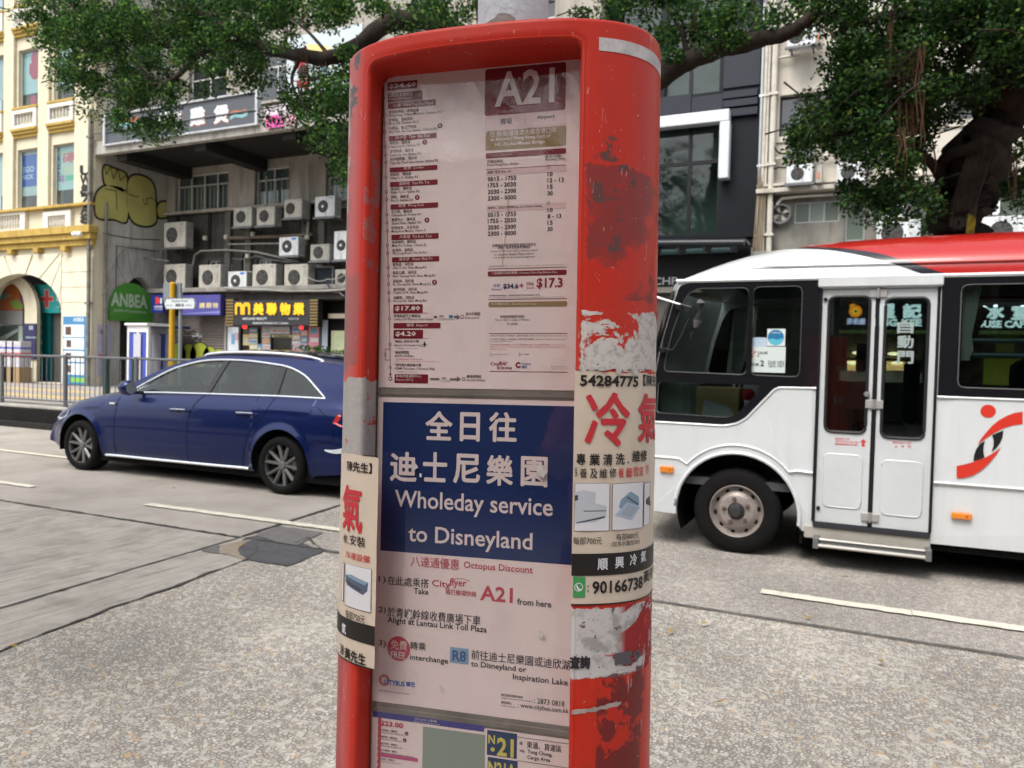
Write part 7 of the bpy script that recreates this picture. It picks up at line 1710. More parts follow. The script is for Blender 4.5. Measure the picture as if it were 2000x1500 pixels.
def wheel(cx, cz, sg, R, par, Wd=.235):
    y0 = YM_+sg*(HWc-.012); f = lambda d: y0-sg*d
    t_ = [(R*.70,f(.01)),(R*.74,f(.0)),(R*.86,f(-.006)),(R*.95,f(.008)),(R*.985,f(.03)),(R,f(.06)),(R,f(Wd-.05)),(R*.96,f(Wd)),(R*.70,f(Wd))]
    w_ = bpy.data.objects.new('wheel', None); COL.objects.link(w_); w_.parent = par; w_.location = Vector((cx, y0, cz))-par.location
    def wb(n_, mb, m, **k):
        o = build(n_, mb, m, None, **k); o.parent = w_; o.location = -Vector((cx, y0, cz)); return o
    wb('tyre', MB().lathe(t_, (cx,0,cz), 'y', 56, close=True), RUBBER, smooth=True, angle=50)
    AL = mat('grey_alloy', (.22,.215,.21), .33, metal=.75); 
    wb('rim', MB().lathe([(R*.755,f(.012)),(R*.72,f(.006)),(R*.70,f(.014)),(R*.68,f(.05)),(R*.66,f(Wd-.03))], (cx,0,cz), 'y', 56), AL, smooth=True)
    sp = MB()
    for k in range(10):
        pair = k//2; a = 2*math.pi*pair/5+(.30 if k % 2 else -.30)+.2; a0 = 2*math.pi*pair/5+(.12 if k % 2 else -.12)+.2
        c0, s0 = math.cos(a0), math.sin(a0); c1, s1 = math.cos(a), math.sin(a)
        p0 = Vector((cx+R*.10*c0, 0, cz+R*.10*s0)); p1 = Vector((cx+R*.70*c1, 0, cz+R*.70*s1)); d = (p1-p0).normalized(); n_ = Vector((-d.z,0,d.x))
        w0, w1 = R*.062, R*.055; V = []
        for p, wd, dy in ((p0,w0,.035),(p1,w1,.012)):
            for q, e in ((-wd,.016),(-wd*.45,0),(wd*.45,0),(wd,.016),(wd,.05),(-wd,.05)): V.append((p.x+n_.x*q, f(dy+e), p.z+n_.z*q))
        sp.add(V, [(0,1,7,6),(1,2,8,7),(2,3,9,8),(3,4,10,9),(4,5,11,10),(5,0,6,11)])
    wb('spokes', sp, AL)
    wb('hub_cap', MB().lathe([(0,f(.022)),(R*.12,f(.024)),(R*.15,f(.035)),(R*.16,f(.07))], (cx,0,cz), 'y', 24), GREYM, smooth=True)
    wb('brake_disc', MB().lathe([(R*.14,f(.11)),(R*.50,f(.11)),(R*.50,f(.13))], (cx,0,cz), 'y', 32), mat('brake_steel', (.20,.19,.18), .4, metal=.7))
    wb('brake_caliper', MB().box(cx+R*.28, cx+R*.56, min(f(.06),f(.14)), max(f(.06),f(.14)), cz-R*.2, cz+R*.22, .02), mat('caliper_grey', (.22,.20,.18), .5))
    wb('inner_shade', MB().lathe([(0,f(.16)),(R*.68,f(.16))], (cx,0,cz), 'y', 32), WELL)
    return w_
for sg in (-1, 1):
    for cx, cz in (FW, RW_): wheel(cx, .31, sg, .31, car)
# dark wheel wells and floor
for cx, cz in (FW, RW_):
    pts = [(cx-.40*math.cos(t), .31+.40*math.sin(t)) for t in np.linspace(-.2, math.pi+.2, 20)]
    build('wheel_well', MB().grid([[(a, y, b) for y in (YM_-HWc+.03, YM_+HWc-.03)] for a, b in pts]), WELL, car, fix=False)
build('underbody', MB().box(-9.0, -4.5, YM_-.84, YM_+.84, .15, .40), WELL, car)  # reaches wide and low to deepen the shade under the car
# roof and glass
rp = arc(roof); rows = []
for a, b in rp[6:]:
    e = gy(b, -1); row = []
    for j in range(15): t = -1+2*j/14; row.append((a, YM_+t*(YM_-e), b+.075*(1-abs(t)**2.4)+.001))
    rows.append(row)
build('roof', MB().grid(rows), NAVY, car, smooth=True, angle=180)
rows = []
for a, b in rp[9:-3]:
    row = []
    for j in range(11): t = -.72+1.44*j/10; row.append((a, YM_+t*(YM_-gy(b,-1)), b+.075*(1-abs(t)**2.4)+.007))
    rows.append(row)
build('glass_roof', MB().grid(rows), ROOFG, car, smooth=True, angle=180)
rows = []
for a, b in rp[:7]: rows.append([(a-.10*(1-t*t)*(1 if b < 1.3 else .5), YM_+t*(YM_-gy(b,-1)-.02), b+.03*(1-t*t)) for t in np.linspace(-1,1,13)])
build('windscreen', MB().grid(rows), CGL, car, smooth=True, angle=180, fix=False)
build('rear_window', MB().grid([[(a+.10*(1-t*t), YM_+t*.62, b) for t in np.linspace(-1,1,9)] for a, b in ((-4.66,1.30),(-4.58,1.16),(-4.47,1.0))]), DARKGL, car, smooth=True, fix=False)
build('tail_spoiler', MB().grid([[(a, YM_+t*.66, b+.05*(1-t*t)) for t in np.linspace(-1,1,9)] for a, b in ((-4.9,1.345),(-4.62,1.325),(-4.50,1.285),(-4.60,1.275),(-4.85,1.30))]), NAVY, car, smooth=True, fix=False)
build('number_plate', MB().box(-9.615, -9.595, YM_-.26, YM_+.26, .40, .51), WHITE, car)
g_ = MB(); 
for k in range(6): z = .50+k*.035; g_.box(-9.60, -9.57, YM_-.36, YM_+.36, z, z+.012)
build('grille', g_, BLACK, car)
# inside: seats, dashboard, wheel
SEAT = mat('beige_leather', (.30,.27,.23), .6); 
for sx in (-7.05, -6.10):
    for yy in (6.82, 7.56):
        s_ = build('seat', MB().box(sx-.25, sx+.25, yy-.24, yy+.24, .5, .72, .06), SEAT, car); build('backrest', MB().box(sx+.22, sx+.36, yy-.23, yy+.23, .72, 1.18, .05), SEAT, s_); build('headrest', MB().box(sx+.25, sx+.35, yy-.12, yy+.12, 1.19, 1.36, .04), SEAT, s_)
build('dashboard', MB().box(-8.0, -7.6, 6.5, 7.9, .75, 1.02, .05), BLACK, car); build('steering_wheel', MB().tube([(-7.52+.06*math.sin(t), 6.86+.18*math.cos(t), .98+.18*math.sin(t)) for t in np.linspace(0, 2*math.pi, 25)], .014, 6), BLACK, car)
build('load_cover', MB().box(-5.7, -4.7, 6.5, 7.85, .9, .93), BLACK, car)

# ------------------------------------------------------------------ minibus
YBm = 6.13; WB_ = 2.05; YBf = YBm+WB_; YBc = YBm+WB_/2
def buspaint():
    m = mat('bus_white_paint', (.63,.65,.66), .28, coat=.6, vary=.06, vscale=2, stain=.13, sscale=1.6, streak=True)
    return m
BWH = buspaint(); BRED = (.40,.010,.008); 
bus = thing('minibus', 'white minibus with red and black swoosh roof and folding twin doors', 'minibus', (1.5, YBc, 0))
def roofpaint():
    m = bpy.data.materials.new('bus_roof_livery'); m.use_nodes = True; t = m.node_tree; N = t.nodes; L = t.links; b = N['Principled BSDF']; b.inputs['Roughness'].default_value = .25; b.inputs['Coat Weight'].default_value = .6
    tc = N.new('ShaderNodeTexCoord'); sp = N.new('ShaderNodeSeparateXYZ'); L.new(tc.outputs['Object'], sp.inputs[0])
    def M_(op, a, b_=None, c=None, clamp=False):
        n = N.new('ShaderNodeMath'); n.operation = op; n.use_clamp = clamp
        for i, x in enumerate((a, b_, c)):
            if x is None: continue
            if isinstance(x, (int, float)): n.inputs[i].default_value = x
            else: L.new(x, n.inputs[i])
        return n.outputs[0]
    X, Z = sp.outputs[0], sp.outputs[2]
    def edge(pts):
        n = N.new('ShaderNodeFloatCurve'); c = n.mapping.curves[0]
        while len(c.points) > 2: c.points.remove(c.points[1])
        x0, x1 = -2.0, 5.0
        P = [((x-x0)/(x1-x0), (z-2.0)/.7) for x, z in pts]
        c.points[0].location = P[0]; c.points[1].location = P[-1]
        for q in P[1:-1]: c.points.new(*q)
        for q in c.points: q.handle_type = 'AUTO'
        n.mapping.update(); L.new(M_('DIVIDE', M_('SUBTRACT', X, x0), x1-x0), n.inputs[1]); return M_('MULTIPLY_ADD', n.outputs[0], .7, 2.0)
    lo = edge(SWLO); hi = edge(SWHI)
    a_ = M_('DIVIDE', M_('SUBTRACT', Z, lo), .002, clamp=True); r_ = M_('DIVIDE', M_('SUBTRACT', Z, hi), .002, clamp=True)
    m1 = N.new('ShaderNodeMix'); m1.data_type = 'RGBA'; m1.inputs[6].default_value = (.63,.65,.66,1); m1.inputs[7].default_value = (.012,.014,.022,1); L.new(a_, m1.inputs[0])
    m2 = N.new('ShaderNodeMix'); m2.data_type = 'RGBA'; m2.inputs[7].default_value = (*BRED,1); L.new(r_, m2.inputs[0]); L.new(m1.outputs[2], m2.inputs[6]); L.new(m2.outputs[2], b.inputs['Base Color']); return m
ZG = 2.14      # gutter height
def rsec(t, b_):   # roof section, t 0..1 near gutter -> far gutter
    a = math.pi*(1-t); c, s_ = math.cos(a), math.sin(a); n = 2.35
    return YBc+WB_/2*math.copysign(abs(c)**(2/n), c)*1.0, ZG+b_*abs(s_)**(2/n)
front = [(-1.40,.0),(-1.385,.035),(-1.35,.075),(-1.28,.125),(-1.18,.18),(-1.05,.235),(-.9,.28),(-.7,.32),(-.5,.35),(-.25,.372),(0,.385),(.4,.395),(1.0,.40),(2.0,.40),(3.0,.40),(4.3,.39),(4.5,.36),(4.6,.28),(4.64,.1)]
def roof_pt(x, px_y):  # where on the roof the pixel ray meets, for laying out the livery
    pass
def hit_roof(px, py):
    d = ray(px, py); best = None
    fx = [q[0] for q in front]; fb = [q[1] for q in front]
    for k in np.linspace(5.5, 10, 1200):
        q = CAM+d*(k/d.y); b_ = float(np.interp(q.x, fx, fb)); 
        if b_ <= 0.01: continue
        v = abs((q.y-YBc)/(WB_/2))**2.35+max(0,(q.z-ZG)/b_)**2.35 if q.z > ZG else (0 if abs(q.y-YBc) < WB_/2 else 2)
        if v <= 1: return q.x, q.z
    q = CAM+d*((YBm+.3)/d.y); return q.x, q.z
SWLO = [(-2.0,2.69)]+[hit_roof(*q) for q in ((1500,479),(1554,486),(1610,488),(1660,495),(1710,506),(1760,521),(1806,537))]+[(.62,2.05),(5,2.0)]
SWHI = [(-2.0,2.70)]+[hit_roof(*q) for q in ((1500,476),(1560,481),(1640,485),(1700,492),(1762,508),(1800,520),(1856,537))]+[(.80,2.04),(5,2.0)]
SWLO = sorted(SWLO); SWHI = sorted(SWHI)
RFP = roofpaint()
rows = []
for x, b_ in front: rows.append([(x, *rsec(t, max(b_, .001))) for t in [0,.004,.012,.025,.045,.07,.1,.14,.19,.25,.32,.4,.5,.6,.68,.75,.81,.86,.9,.93,.955,.975,.988,.996,1]])
# finer along x
def refine(rows, n=4):
    out = []
    for i in range(len(rows)-1):
        for k in range(n): out.append([tuple(np.array(a)*(1-k/n)+np.array(b)*k/n) for a, b in zip(rows[i], rows[i+1])])
    out.append(rows[-1]); return out
build('roof', MB().grid(refine(rows, 3)), RFP, bus, smooth=True, angle=60)
build('roof_rib', MB().tube([(-1.0,YBm+.012,2.245),(-.6,YBm+.010,2.235),(.2,YBm+.008,2.232),(4.5,YBm+.008,2.232)], [.002,.012,.013,.013], 6), RFP, bus, smooth=True)
build('gutter', MB().tube([(-1.42,YBm-.004,ZG-.004),(4.6,YBm-.004,ZG-.004)], .016, 6), BWH, bus, smooth=True)
# side wall with openings (near side has the door)
AX, AZ, AR2 = -.91, .33, .465
fr_ = [(-1.40,ZG-.01),(-1.44,1.98),(-1.50,1.75),(-1.555,1.50),(-1.59,1.25),(-1.60,1.0),(-1.605,.6),(-1.60,.28)]
def archpts(cx, r=AR2, n=24): return [(cx-r*math.cos(t), AZ+r*math.sin(t)*1.0) for t in np.linspace(-.12, math.pi+.12, n)]
RX = 2.95
outl = fr_+archpts(AX)+[(-.42,.245)]+archpts(RX)+[(3.5,.26),(4.62,.30),(4.66,ZG-.01)]
gw = [(-1.335,2.06),(-1.40,1.95),(-1.47,1.72),(-1.515,1.50),(-1.53,1.40),(-.39,1.40),(-.385,2.09),(-1.22,2.09)]
lwin = [(-1.545,1.33),(-1.555,1.08),(-1.0,1.07),(-.93,1.09),(-.76,1.28),(-.74,1.33)]
dz0 = .33
DX0, DX1 = -.345, .425
sw = [[(DX1+.13+1.08*k, 1.36),(DX1+.13+1.08*k+1.0,1.36),(DX1+.13+1.08*k+1.0,2.07),(DX1+.13+1.08*k,2.07)] for k in range(4)]
sw[3] = [(x if x < 4.4 else 4.45, z) for x, z in sw[3]]
door = [(DX0,dz0-.02),(DX1,dz0-.02),(DX1,2.055),(DX0,2.055)]
fnN = lambda a,b,d: (a, YBm+.0+max(0,(.55-b))*.06+d, b); fnF = lambda a,b,d: (a, YBf-max(0,(.55-b))*.06-d, b)
def rounded(pts, r=.05, n=4):
    out = []; N_ = len(pts)
    for i in range(N_):
        p = np.array(pts[i]); a = np.array(pts[i-1]); b = np.array(pts[(i+1) % N_]); la, lb_ = np.linalg.norm(a-p), np.linalg.norm(b-p); rr = min(r, la*.4, lb_*.4)
        pa = p+(a-p)/la*rr; pb = p+(b-p)/lb_*rr
        for k in range(n+1): t = k/n; out.append(tuple((1-t)**2*pa+2*t*(1-t)*p+t*t*pb))
    return out
build('side_panel', MB().plate(outl, fnN, .04, [rounded(gw), rounded(lwin, .03), door]+[rounded(q) for q in sw]), BWH, bus)
farw = [rounded(gw), rounded([(-.3,1.36),(.5,1.36),(.5,2.11),(-.3,2.11)])]+[rounded([(x, 2.11 if z > 2 else z) for x, z in q]) for q in sw]
build('side_panel', MB().plate(outl, fnF, .04, farw), BWH, bus)
# black window band, proud of the panel, with glass openings
band = [(-1.395,2.10),(-1.445,1.95),(-1.505,1.72),(-1.555,1.48),(-1.585,1.25),(-1.59,1.015),(-1.02,1.015),(-.93,1.035),(-.86,1.075),(-.66,1.305),(-.63,1.325),(-.352,1.33),(-.352,2.13),(-1.28,2.13)]
BBK = mat('bus_black_band', (.010,.010,.012), .12, coat=.5)
gA = [(-1.325,2.035),(-1.37,1.95),(-1.445,1.72),(-1.49,1.52),(-1.50,1.415),(-.86,1.405),(-.86,2.075),(-1.24,2.075)]
gB = [(-.825,1.405),(-.475,1.40),(-.475,2.08),(-.825,2.08)]
build('window_band', MB().plate(rounded(band, .03), lambda a,b,d: (a, YBm-.008+d, b), .006, [rounded(gA,.05), rounded(gB,.03), rounded(lwin,.03)]), BBK, bus)
BGS = glass('bus_window_glass', (.56,.61,.59), .008, 1.0, 1.6)
def bw(pts, y, m=BGS, th=.004): return build('window', MB().plate(pts, lambda a,b,d: (a, y+d, b), th), m, bus)
bw(rounded(gw), YBm+.02); bw(rounded(lwin,.03), YBm+.02)
build('window_divider', MB().box(-.862, -.823, YBm-.012, YBm+.02, 1.40, 2.08), BBK, bus)
for q in (gA, gB):
    build('window_trim', MB().tube([Vector((a, YBm-.009, b)) for a, b in rounded(q,.05)+[rounded(q,.05)[0]]], .003, 5), mat('trim_grey', (.10,.105,.105), .4), bus)
b2 = [(DX1+.012,1.30),(4.5,1.30),(4.5,2.13),(DX1+.012,2.13)]
build('window_band', MB().plate(b2, lambda a,b,d: (a, YBm-.008+d, b), .006, [rounded(q) for q in sw]), BBK, bus)
b3 = [(-1.36,1.31),(4.5,1.31),(4.5,2.13),(-1.30,2.13)]
build('window_band', MB().plate(b3, lambda a,b,d: (a, YBf+.008-d, b), .006, [rounded([(x, max(z,1.37)) for x, z in gw])]+farw[1:]), BBK, bus)
for q in sw: bw(rounded(q), YBm+.02); bw(rounded(q), YBf-.03); build('window_trim', MB().tube([Vector((a, YBm-.009, b)) for a, b in rounded(q)+[rounded(q)[0]]], .004, 5), MATS['trim_grey'], bus); build('window_divider', MB().box((q[0][0]+q[1][0])/2-.015, (q[0][0]+q[1][0])/2+.015, YBm-.002, YBm+.015, 1.37, 2.06), BBK, bus)
bw(rounded(gw), YBf-.03); bw(farw[1], YBf-.03)
# creases, arch lip, skirt joints
def crease(pts, r=.011, m=BWH, y=YBm): return build('body_crease', MB().tube([Vector((a, y+max(0,(.55-b))*.06-.001, b)) for a, b in pts], r, 6), m, bus, smooth=True)
crease([(-1.60,.725),(-1.36,.722)]+[(AX-.50*math.cos(t), AZ+.03+.50*math.sin(t)) for t in np.linspace(.70, math.pi-.70, 16)]+[(-.47,.695),(-.36,.69)])
crease([(DX1+.01,.69),(4.6,.69)]); crease([(-.62,1.318),(-.355,1.322)], .009); crease([(DX1+.01,1.29),(4.5,1.29)], .010); crease([(-1.58,1.005),(-1.02,1.003),(-.92,1.025),(-.85,1.07),(-.65,1.30),(-.61,1.318)], .009)
build('arch_lip', MB().tube([Vector((a, YBm-.004, b)) for a, b in [(AX-(AR2+.004)*math.cos(t), AZ+(AR2+.004)*math.sin(t)) for t in np.linspace(-.1, math.pi+.1, 28)]], .014, 6), BWH, bus, smooth=True)
for cx in (AX, RX):
    pts = [(cx-.46*math.cos(t), AZ+.46*math.sin(t)) for t in np.linspace(-.4, math.pi+.4, 22)]
    build('wheel_well', MB().grid([[(a, y, b) for y in (YBm+.03, YBf-.03)] for a, b in pts]), WELL, bus, fix=False)
# front: windscreen wraps the corner
rows = []
for a, b in fr_:
    row = []
    for t in np.linspace(0, 1, 17):
        y = YBm+WB_*t; e = abs(2*t-1); row.append((a-.17*(1-e**3.2), y, b))
    rows.append(row)
build('front_panel', MB().grid(rows), BWH, bus, smooth=True, angle=60)
rows = []
for a, b in [(-1.415,2.07),(-1.46,1.93),(-1.52,1.70),(-1.57,1.46),(-1.595,1.28)]:
    rows.append([(a-.17*(1-abs(2*t-1)**3.2)-.012, YBm+WB_*t, b) for t in np.linspace(.005, .995, 19)])
build('windscreen', MB().grid(rows), BBK, bus, smooth=True, angle=60, fix=False)
build('front_grille', MB().box(-1.80, -1.765, YBc-.5, YBc+.5, .75, .95), BLACK, bus)
for yy in (YBm+.25, YBf-.25): build('headlight', MB().lathe([(0,-.06),(.10,-.05),(.12,.0),(.12,.05)], (-1.745, yy, .72), 'x', 18), mat('headlamp_glass', (.5,.52,.54), .1, coat=1), bus, smooth=True)
build('number_plate', MB().box(-1.80, -1.785, YBc-.26, YBc+.26, .42, .54), WHITE, bus)
build('rear_panel', MB().grid([[(4.64+.05*(1-abs(2*t-1)**3), YBm+WB_*t, z) for t in np.linspace(0,1,9)] for z in (.30,1.0,1.6,ZG)]), BWH, bus, smooth=True)
build('rear_window', MB().box(4.69, 4.70, YBc-.75, YBc+.75, 1.3, 2.0), DARKGL, bus)
# A pillar seam, mirror arm and mirrors
arm = build('mirror_arm', MB().tube([at(1262,574,YBm-.05), at(1290,583,YBm-.05), at(1332,596,YBm-.03)], .009, 6), STEEL, bus, smooth=True)
build('mirror_bracket', MB().tube([at(1328,594,YBm-.03), at(1350,600,YBm-.05), at(1346,622,YBm-.05), at(1328,662,YBm-.05), at(1314,684,YBm-.05), at(1294,680,YBm-.03)], .008, 6), BLACK, bus, smooth=True)
for x, y in ((1327,600),(1295,684)): q = at(x, y, YBm-.02); build('hinge_block', MB().box(q.x-.025, q.x+.025, q.y-.03, q.y+.02, q.z-.02, q.z+.02, .004), BLACK, bus)
mr = at(1364, 612, YBm-.14); build('side_mirror', MB().tube([at(1366,585,YBm-.14), at(1369,592,YBm-.14), at(1363,625,YBm-.14), at(1358,640,YBm-.14)], [.012,.035,.035,.014], 10), mat('mirror_back_grey', (.11,.10,.11), .4), bus, smooth=True)
build('round_mirror', MB().tube([at(1354,648,YBm-.1), at(1350,664,YBm-.1)], [.02,.012], 8), BLACK, bus)
build('wiper', MB().tube([Vector((-1.66,YBm+.15,1.35)), Vector((-1.60,YBm+.10,1.9))], .008, 5), BLACK, bus)
build('drip_seam', MB().tube([Vector((a-.002, YBm+.012, b)) for a, b in fr_[:6]], .006, 5), BLACK, bus)
# door frame, header, leaves
hd_ = build('door_header', MB().box(DX0-.02, DX1+.02, YBm-.035, YBm-.003, 2.065, 2.145, .008), BWH, bus)
DW = mat('door_white_paint', (.57,.59,.60), .35, coat=.3, vary=.05, vscale=3, stain=.12, sscale=2)
xm = at(1707,800,YBm).x
for k, (x0, x1) in enumerate(((DX0+.012, xm-.016),(xm+.016, DX1-.012))):
    lf = bpy.data.objects.new('door', None); COL.objects.link(lf); lf.parent = bus; lf.location = Vector((x0, YBm, dz0))-bus.location
    off = -Vector((x0, YBm, dz0))
    def db(n_, mb, m, **kw):
        o = build(n_, mb, m, None, **kw); o.parent = lf; o.location = off; return o
    gx0, gx1 = ((x0+.045, x1-.035),(x0+.035, x1-.05))[k]; gz0, gz1 = ((1.005,2.00),(.985,1.985))[k]
    gl_ = rounded([(gx0,gz0),(gx1,gz0),(gx1,gz1),(gx0,gz1)], .055, 6)
    zb0 = dz0
    db('leaf', MB().plate([(x0,zb0),(x1,zb0),(x1,2.05),(x0,2.05)], lambda a,b,d: (a, YBm+.012+d, b), .03, [gl_]), DW)
    db('pane', MB().plate(gl_, lambda a,b,d: (a, YBm+.025+d, b), .004), BGS)
    cl = gl_+[gl_[0]]; db('seal', MB().tube([Vector((a, YBm+.010, b)) for a, b in cl], .011, 8, cap=False), mat('door_seal', (.02,.02,.022), .4), smooth=True)
    pz0, pz1 = ((.45,.84),(.43,.82))[k]; pe = rounded([(x0+.05,pz0),(x1-.05,pz0),(x1-.05,pz1),(x0+.05,pz1)], .045, 5)
    db('pressed_panel', MB().plate(pe, lambda a,b,d: (a, YBm+.006+d, b), .007), DW); db('panel_rim', MB().tube([Vector((a, YBm+.011, b)) for a, b in pe+[pe[0]]], .007, 6, cap=False), DW, smooth=True)
    for zz_ in (dz0+.10, 1.98) if k == 0 else ():
        db('stud', MB().lathe([(0,YBm-.004),(.013,YBm-.002),(.015,YBm+.012)], (x0+.02,0,zz_), 'y', 12), BLACK)
build('door_gap_seal', MB().box(xm-.013, xm+.013, YBm+.006, YBm+.03, dz0, 2.05), BLACK, bus)
for z in (.40, 1.22, 2.02):
    h = build('hinge', MB().box(xm-.058, xm+.058, YBm-.006, YBm+.011, z-.030, z+.030, .003), mat('hinge_steel', (.46,.45,.43), .4, metal=.5), bus); build('pin', MB().tube([(xm,YBm-.012,z-.036),(xm,YBm-.012,z+.036)], .009, 8), STEEL, h, smooth=True)
lk = at(1693,770,YBm-.01); build('door_lock', MB().lathe([(0,YBm-.016),(.018,YBm-.014),(.022,YBm+.01)], (lk.x,0,lk.z), 'y', 14), STEEL, bus, smooth=True)
build('door_post', MB().box(DX0-.012, DX0+.008, YBm-.006, YBm+.03, dz0, 2.06), BLACK, bus); build('door_post', MB().box(DX1-.008, DX1+.006, YBm-.006, YBm+.03, dz0, 2.06), BLACK, bus)
build('sill_strip', MB().box(DX0, DX1, YBm-.012, YBm+.05, dz0-.035, dz0-.006), mat('worn_black_strip', (.03,.03,.035), .5), bus)
build('skirt_panel', MB().box(DX0-.06, DX1+.005, YBm+.004, YBm+.04, dz0-.13, dz0-.038, .006), mat('skirt_beige', (.44,.41,.36), .5, vary=.2, vscale=5), bus)
st_ = build('step', MB().box(DX0+.05, DX1-.01, YBm-.10, YBm+.10, .165, .20, .006), mat('step_dark', (.05,.05,.052), .5), bus)
for dy, z in ((-.10,.175),(-.06,.212)): build('step_nosing', MB().tube([(DX0+.04,YBm+dy,z),(DX1-.02,YBm+dy,z)], .015, 8), mat('brushed_aluminium', (.52,.50,.46), .3, metal=.9), st_, smooth=True)
for x in (DX0+.03, DX1-.012): build('step_bracket', MB().box(x-.02, x+.02, YBm-.115, YBm+.08, .15, .23, .004), GREYM, st_)
# markers
def marker(px, py, w_, h_, deep=.02):
    q = at(px, py, YBm-.012); o = build('side_marker', MB().box(q.x-w_, q.x+w_, YBm-.022, YBm+.01, q.z-h_, q.z+h_, .008), mat('amber_lens', (.70,.20,.01), .2, coat=1), bus); build('marker_screw', MB().lathe([(0,YBm-.026),(.006,YBm-.024)], (q.x+w_*.5,0,q.z), 'y', 8), BLACK, o)
marker(1302,917,.055,.028); marker(1878,1008,.062,.024); marker(2240,1030,.062,.024)
# lettering and emblem
g = Print(Plane_(YBm+.0118), 0); BR = mat('bus_red_print', (.52,.05,.05), .5)
for k, (a, b) in enumerate(((1631,1660),(1631,1677),(1631,1676))): g.text(['EMERGENCY EXIT','TURN BUTTON AND PUSH','緊急時請按掣向外推門'][k], a, 858.5+k*5.2, b, 4, BR, .02)
g.poly([(1686,857),(1693,864),(1689,864),(1689,872.5),(1683,872.5),(1683,864),(1679,864)], BR); g.text('EMERGENCY EXIT',1743,866,1781,4.4,BR,.02)
for k, ch in enumerate('太平門'): g.text(ch, 1747+k*13, 875, 1753+k*13, 5, BR, .02)
g.done(bus)
g = Print(Plane_(YBm+.0235), 0); DLW = mat('door_glass_white', (.30,.35,.34), .6)
for ch, yb in (('自',651),('動',680),('門',710)): g.text(ch, 1752, yb, 1784, 25, DLW, .03)
g.done(bus)
g = Print(Plane_(YBm-.0005), 0); K4 = 3.571
e4 = lambda pts: [(1840+x/K4, 540+y/K4) for x, y in pts]
RE = mat('emblem_red_vinyl', (.56,.035,.02), .4); BE = mat('emblem_black_vinyl', (.012,.012,.013), .4)
g.disc(1840+321/K4, 540+940/K4, 54/K4, RE, n=36)
g.poly(e4([(562,943),(510,950),(455,970),(400,1000),(350,1040),(305,1090),(270,1135),(248,1172),(300,1132),(355,1097),(420,1062),(490,1040),(562,1030)]), RE)
g.poly(e4([(412,1188),(380,1215),(340,1242),(290,1268),(230,1290),(160,1310),(102,1322),(102,1408),(160,1403),(220,1385),(275,1350),(330,1300),(380,1240)]), RE)
g.poly(e4([(300,1145),(262,1170),(235,1210),(222,1250),(219,1288),(255,1278),(295,1262),(288,1220),(290,1180)]), BE)
g.poly(e4([(350,1108),(390,1088),(427,1074),(422,1120),(405,1160),(380,1195),(345,1222),(358,1185),(360,1145)]), BE); g.done(bus, 'emblem')
# wheel of the minibus, holes and nuts
def buswheel(cx, R, yo, sg):
    f = lambda d: yo-sg*d
    w_ = bpy.data.objects.new('wheel', None); COL.objects.link(w_); w_.parent = bus; w_.location = Vector((cx, yo, AZ))-bus.location; off = -Vector((cx, yo, AZ))
    def wb(n_, mb, m, **k): o = build(n_, mb, m, None, **k); o.parent = w_; o.location = off; return o
    cz = .335
    wb('tyre', MB().lathe([(R*.60,f(.025)),(R*.66,f(.0)),(R*.80,f(-.006)),(R*.92,f(.004)),(R*.975,f(.02)),(R*.99,f(.035)),(R*.975,f(.04)),(R,f(.05)),(R,f(.17)),(R*.95,f(.2)),(R*.6,f(.2))], (cx,0,cz), 'y', 64, close=True), RUBBER, smooth=True, angle=40)
    RM = mat('brown_dusty_rim', (.40,.35,.32), .45, metal=.35, vary=.3, vscale=7, stain=.5, sscale=9)
    wb('rim', MB().lathe([(R*.62,f(.012)),(R*.60,f(.004)),(R*.575,f(.012)),(R*.56,f(.04)),(R*.52,f(.055)),(R*.47,f(.05)),(R*.40,f(.020)),(R*.36,f(.012)),(R*.20,f(.012)),(R*.195,f(.04)),(R*.12,f(.05))], (cx,0,cz), 'y', 64), RM, smooth=True, angle=50)
    for k in range(10):
        a = 2*math.pi*k/10+.16; r = R*.485; ex, ez = cx+r*math.cos(a), cz+r*math.sin(a); n_ = 12
        P = [(ex+.017*math.cos(t)*abs(1), f(.046)+sg*(-.0)-sg*.004, ez+.020*math.sin(t)) for t in np.linspace(0, 2*math.pi, n_, endpoint=False)]
        wb('rim_hole', MB().add(P+[(ex, f(.047), ez)], [(i, (i+1) % n_, n_) for i in range(n_)]), WELL, fix=False)
    for k in range(5):
        a = 2*math.pi*k/5+1.75; r = R*.285; ex, ez = cx+r*math.cos(a), cz+r*math.sin(a); wb('wheel_nut', MB().lathe([(0,f(-.012)),(.012,f(-.010)),(.017,f(.0)),(.019,f(.014))], (ex,0,ez), 'y', 6), mat('nut_rust', (.14,.10,.09), .5, metal=.4))
    wb('hub', MB().lathe([(0,f(-.03)),(.035,f(-.028)),(.05,f(-.012)),(.052,f(.01)),(.062,f(.014)),(.066,f(.03))], (cx,0,cz), 'y', 24), mat('hub_dark', (.05,.05,.052), .35, metal=.3), smooth=True)
for cx in (AX, RX):
    for yo, sg in ((YBm+.045,-1),(YBf-.045,1)): buswheel(cx, .335, yo, sg)
build('underbody', MB().box(-.42, 2.4, YBm+.06, YBf-.06, .20, .50), WELL, bus); build('mudflap', MB().box(-.44, -.42, YBm+.06, YBm+.3, .14, .36), RUBBER, bus)  # underbody spread wide and low to darken the road beneath
build('exhaust', MB().tube([(-.3,YBm+.5,.24),(2.2,YBm+.5,.22)], .04, 8), GREYM, bus)
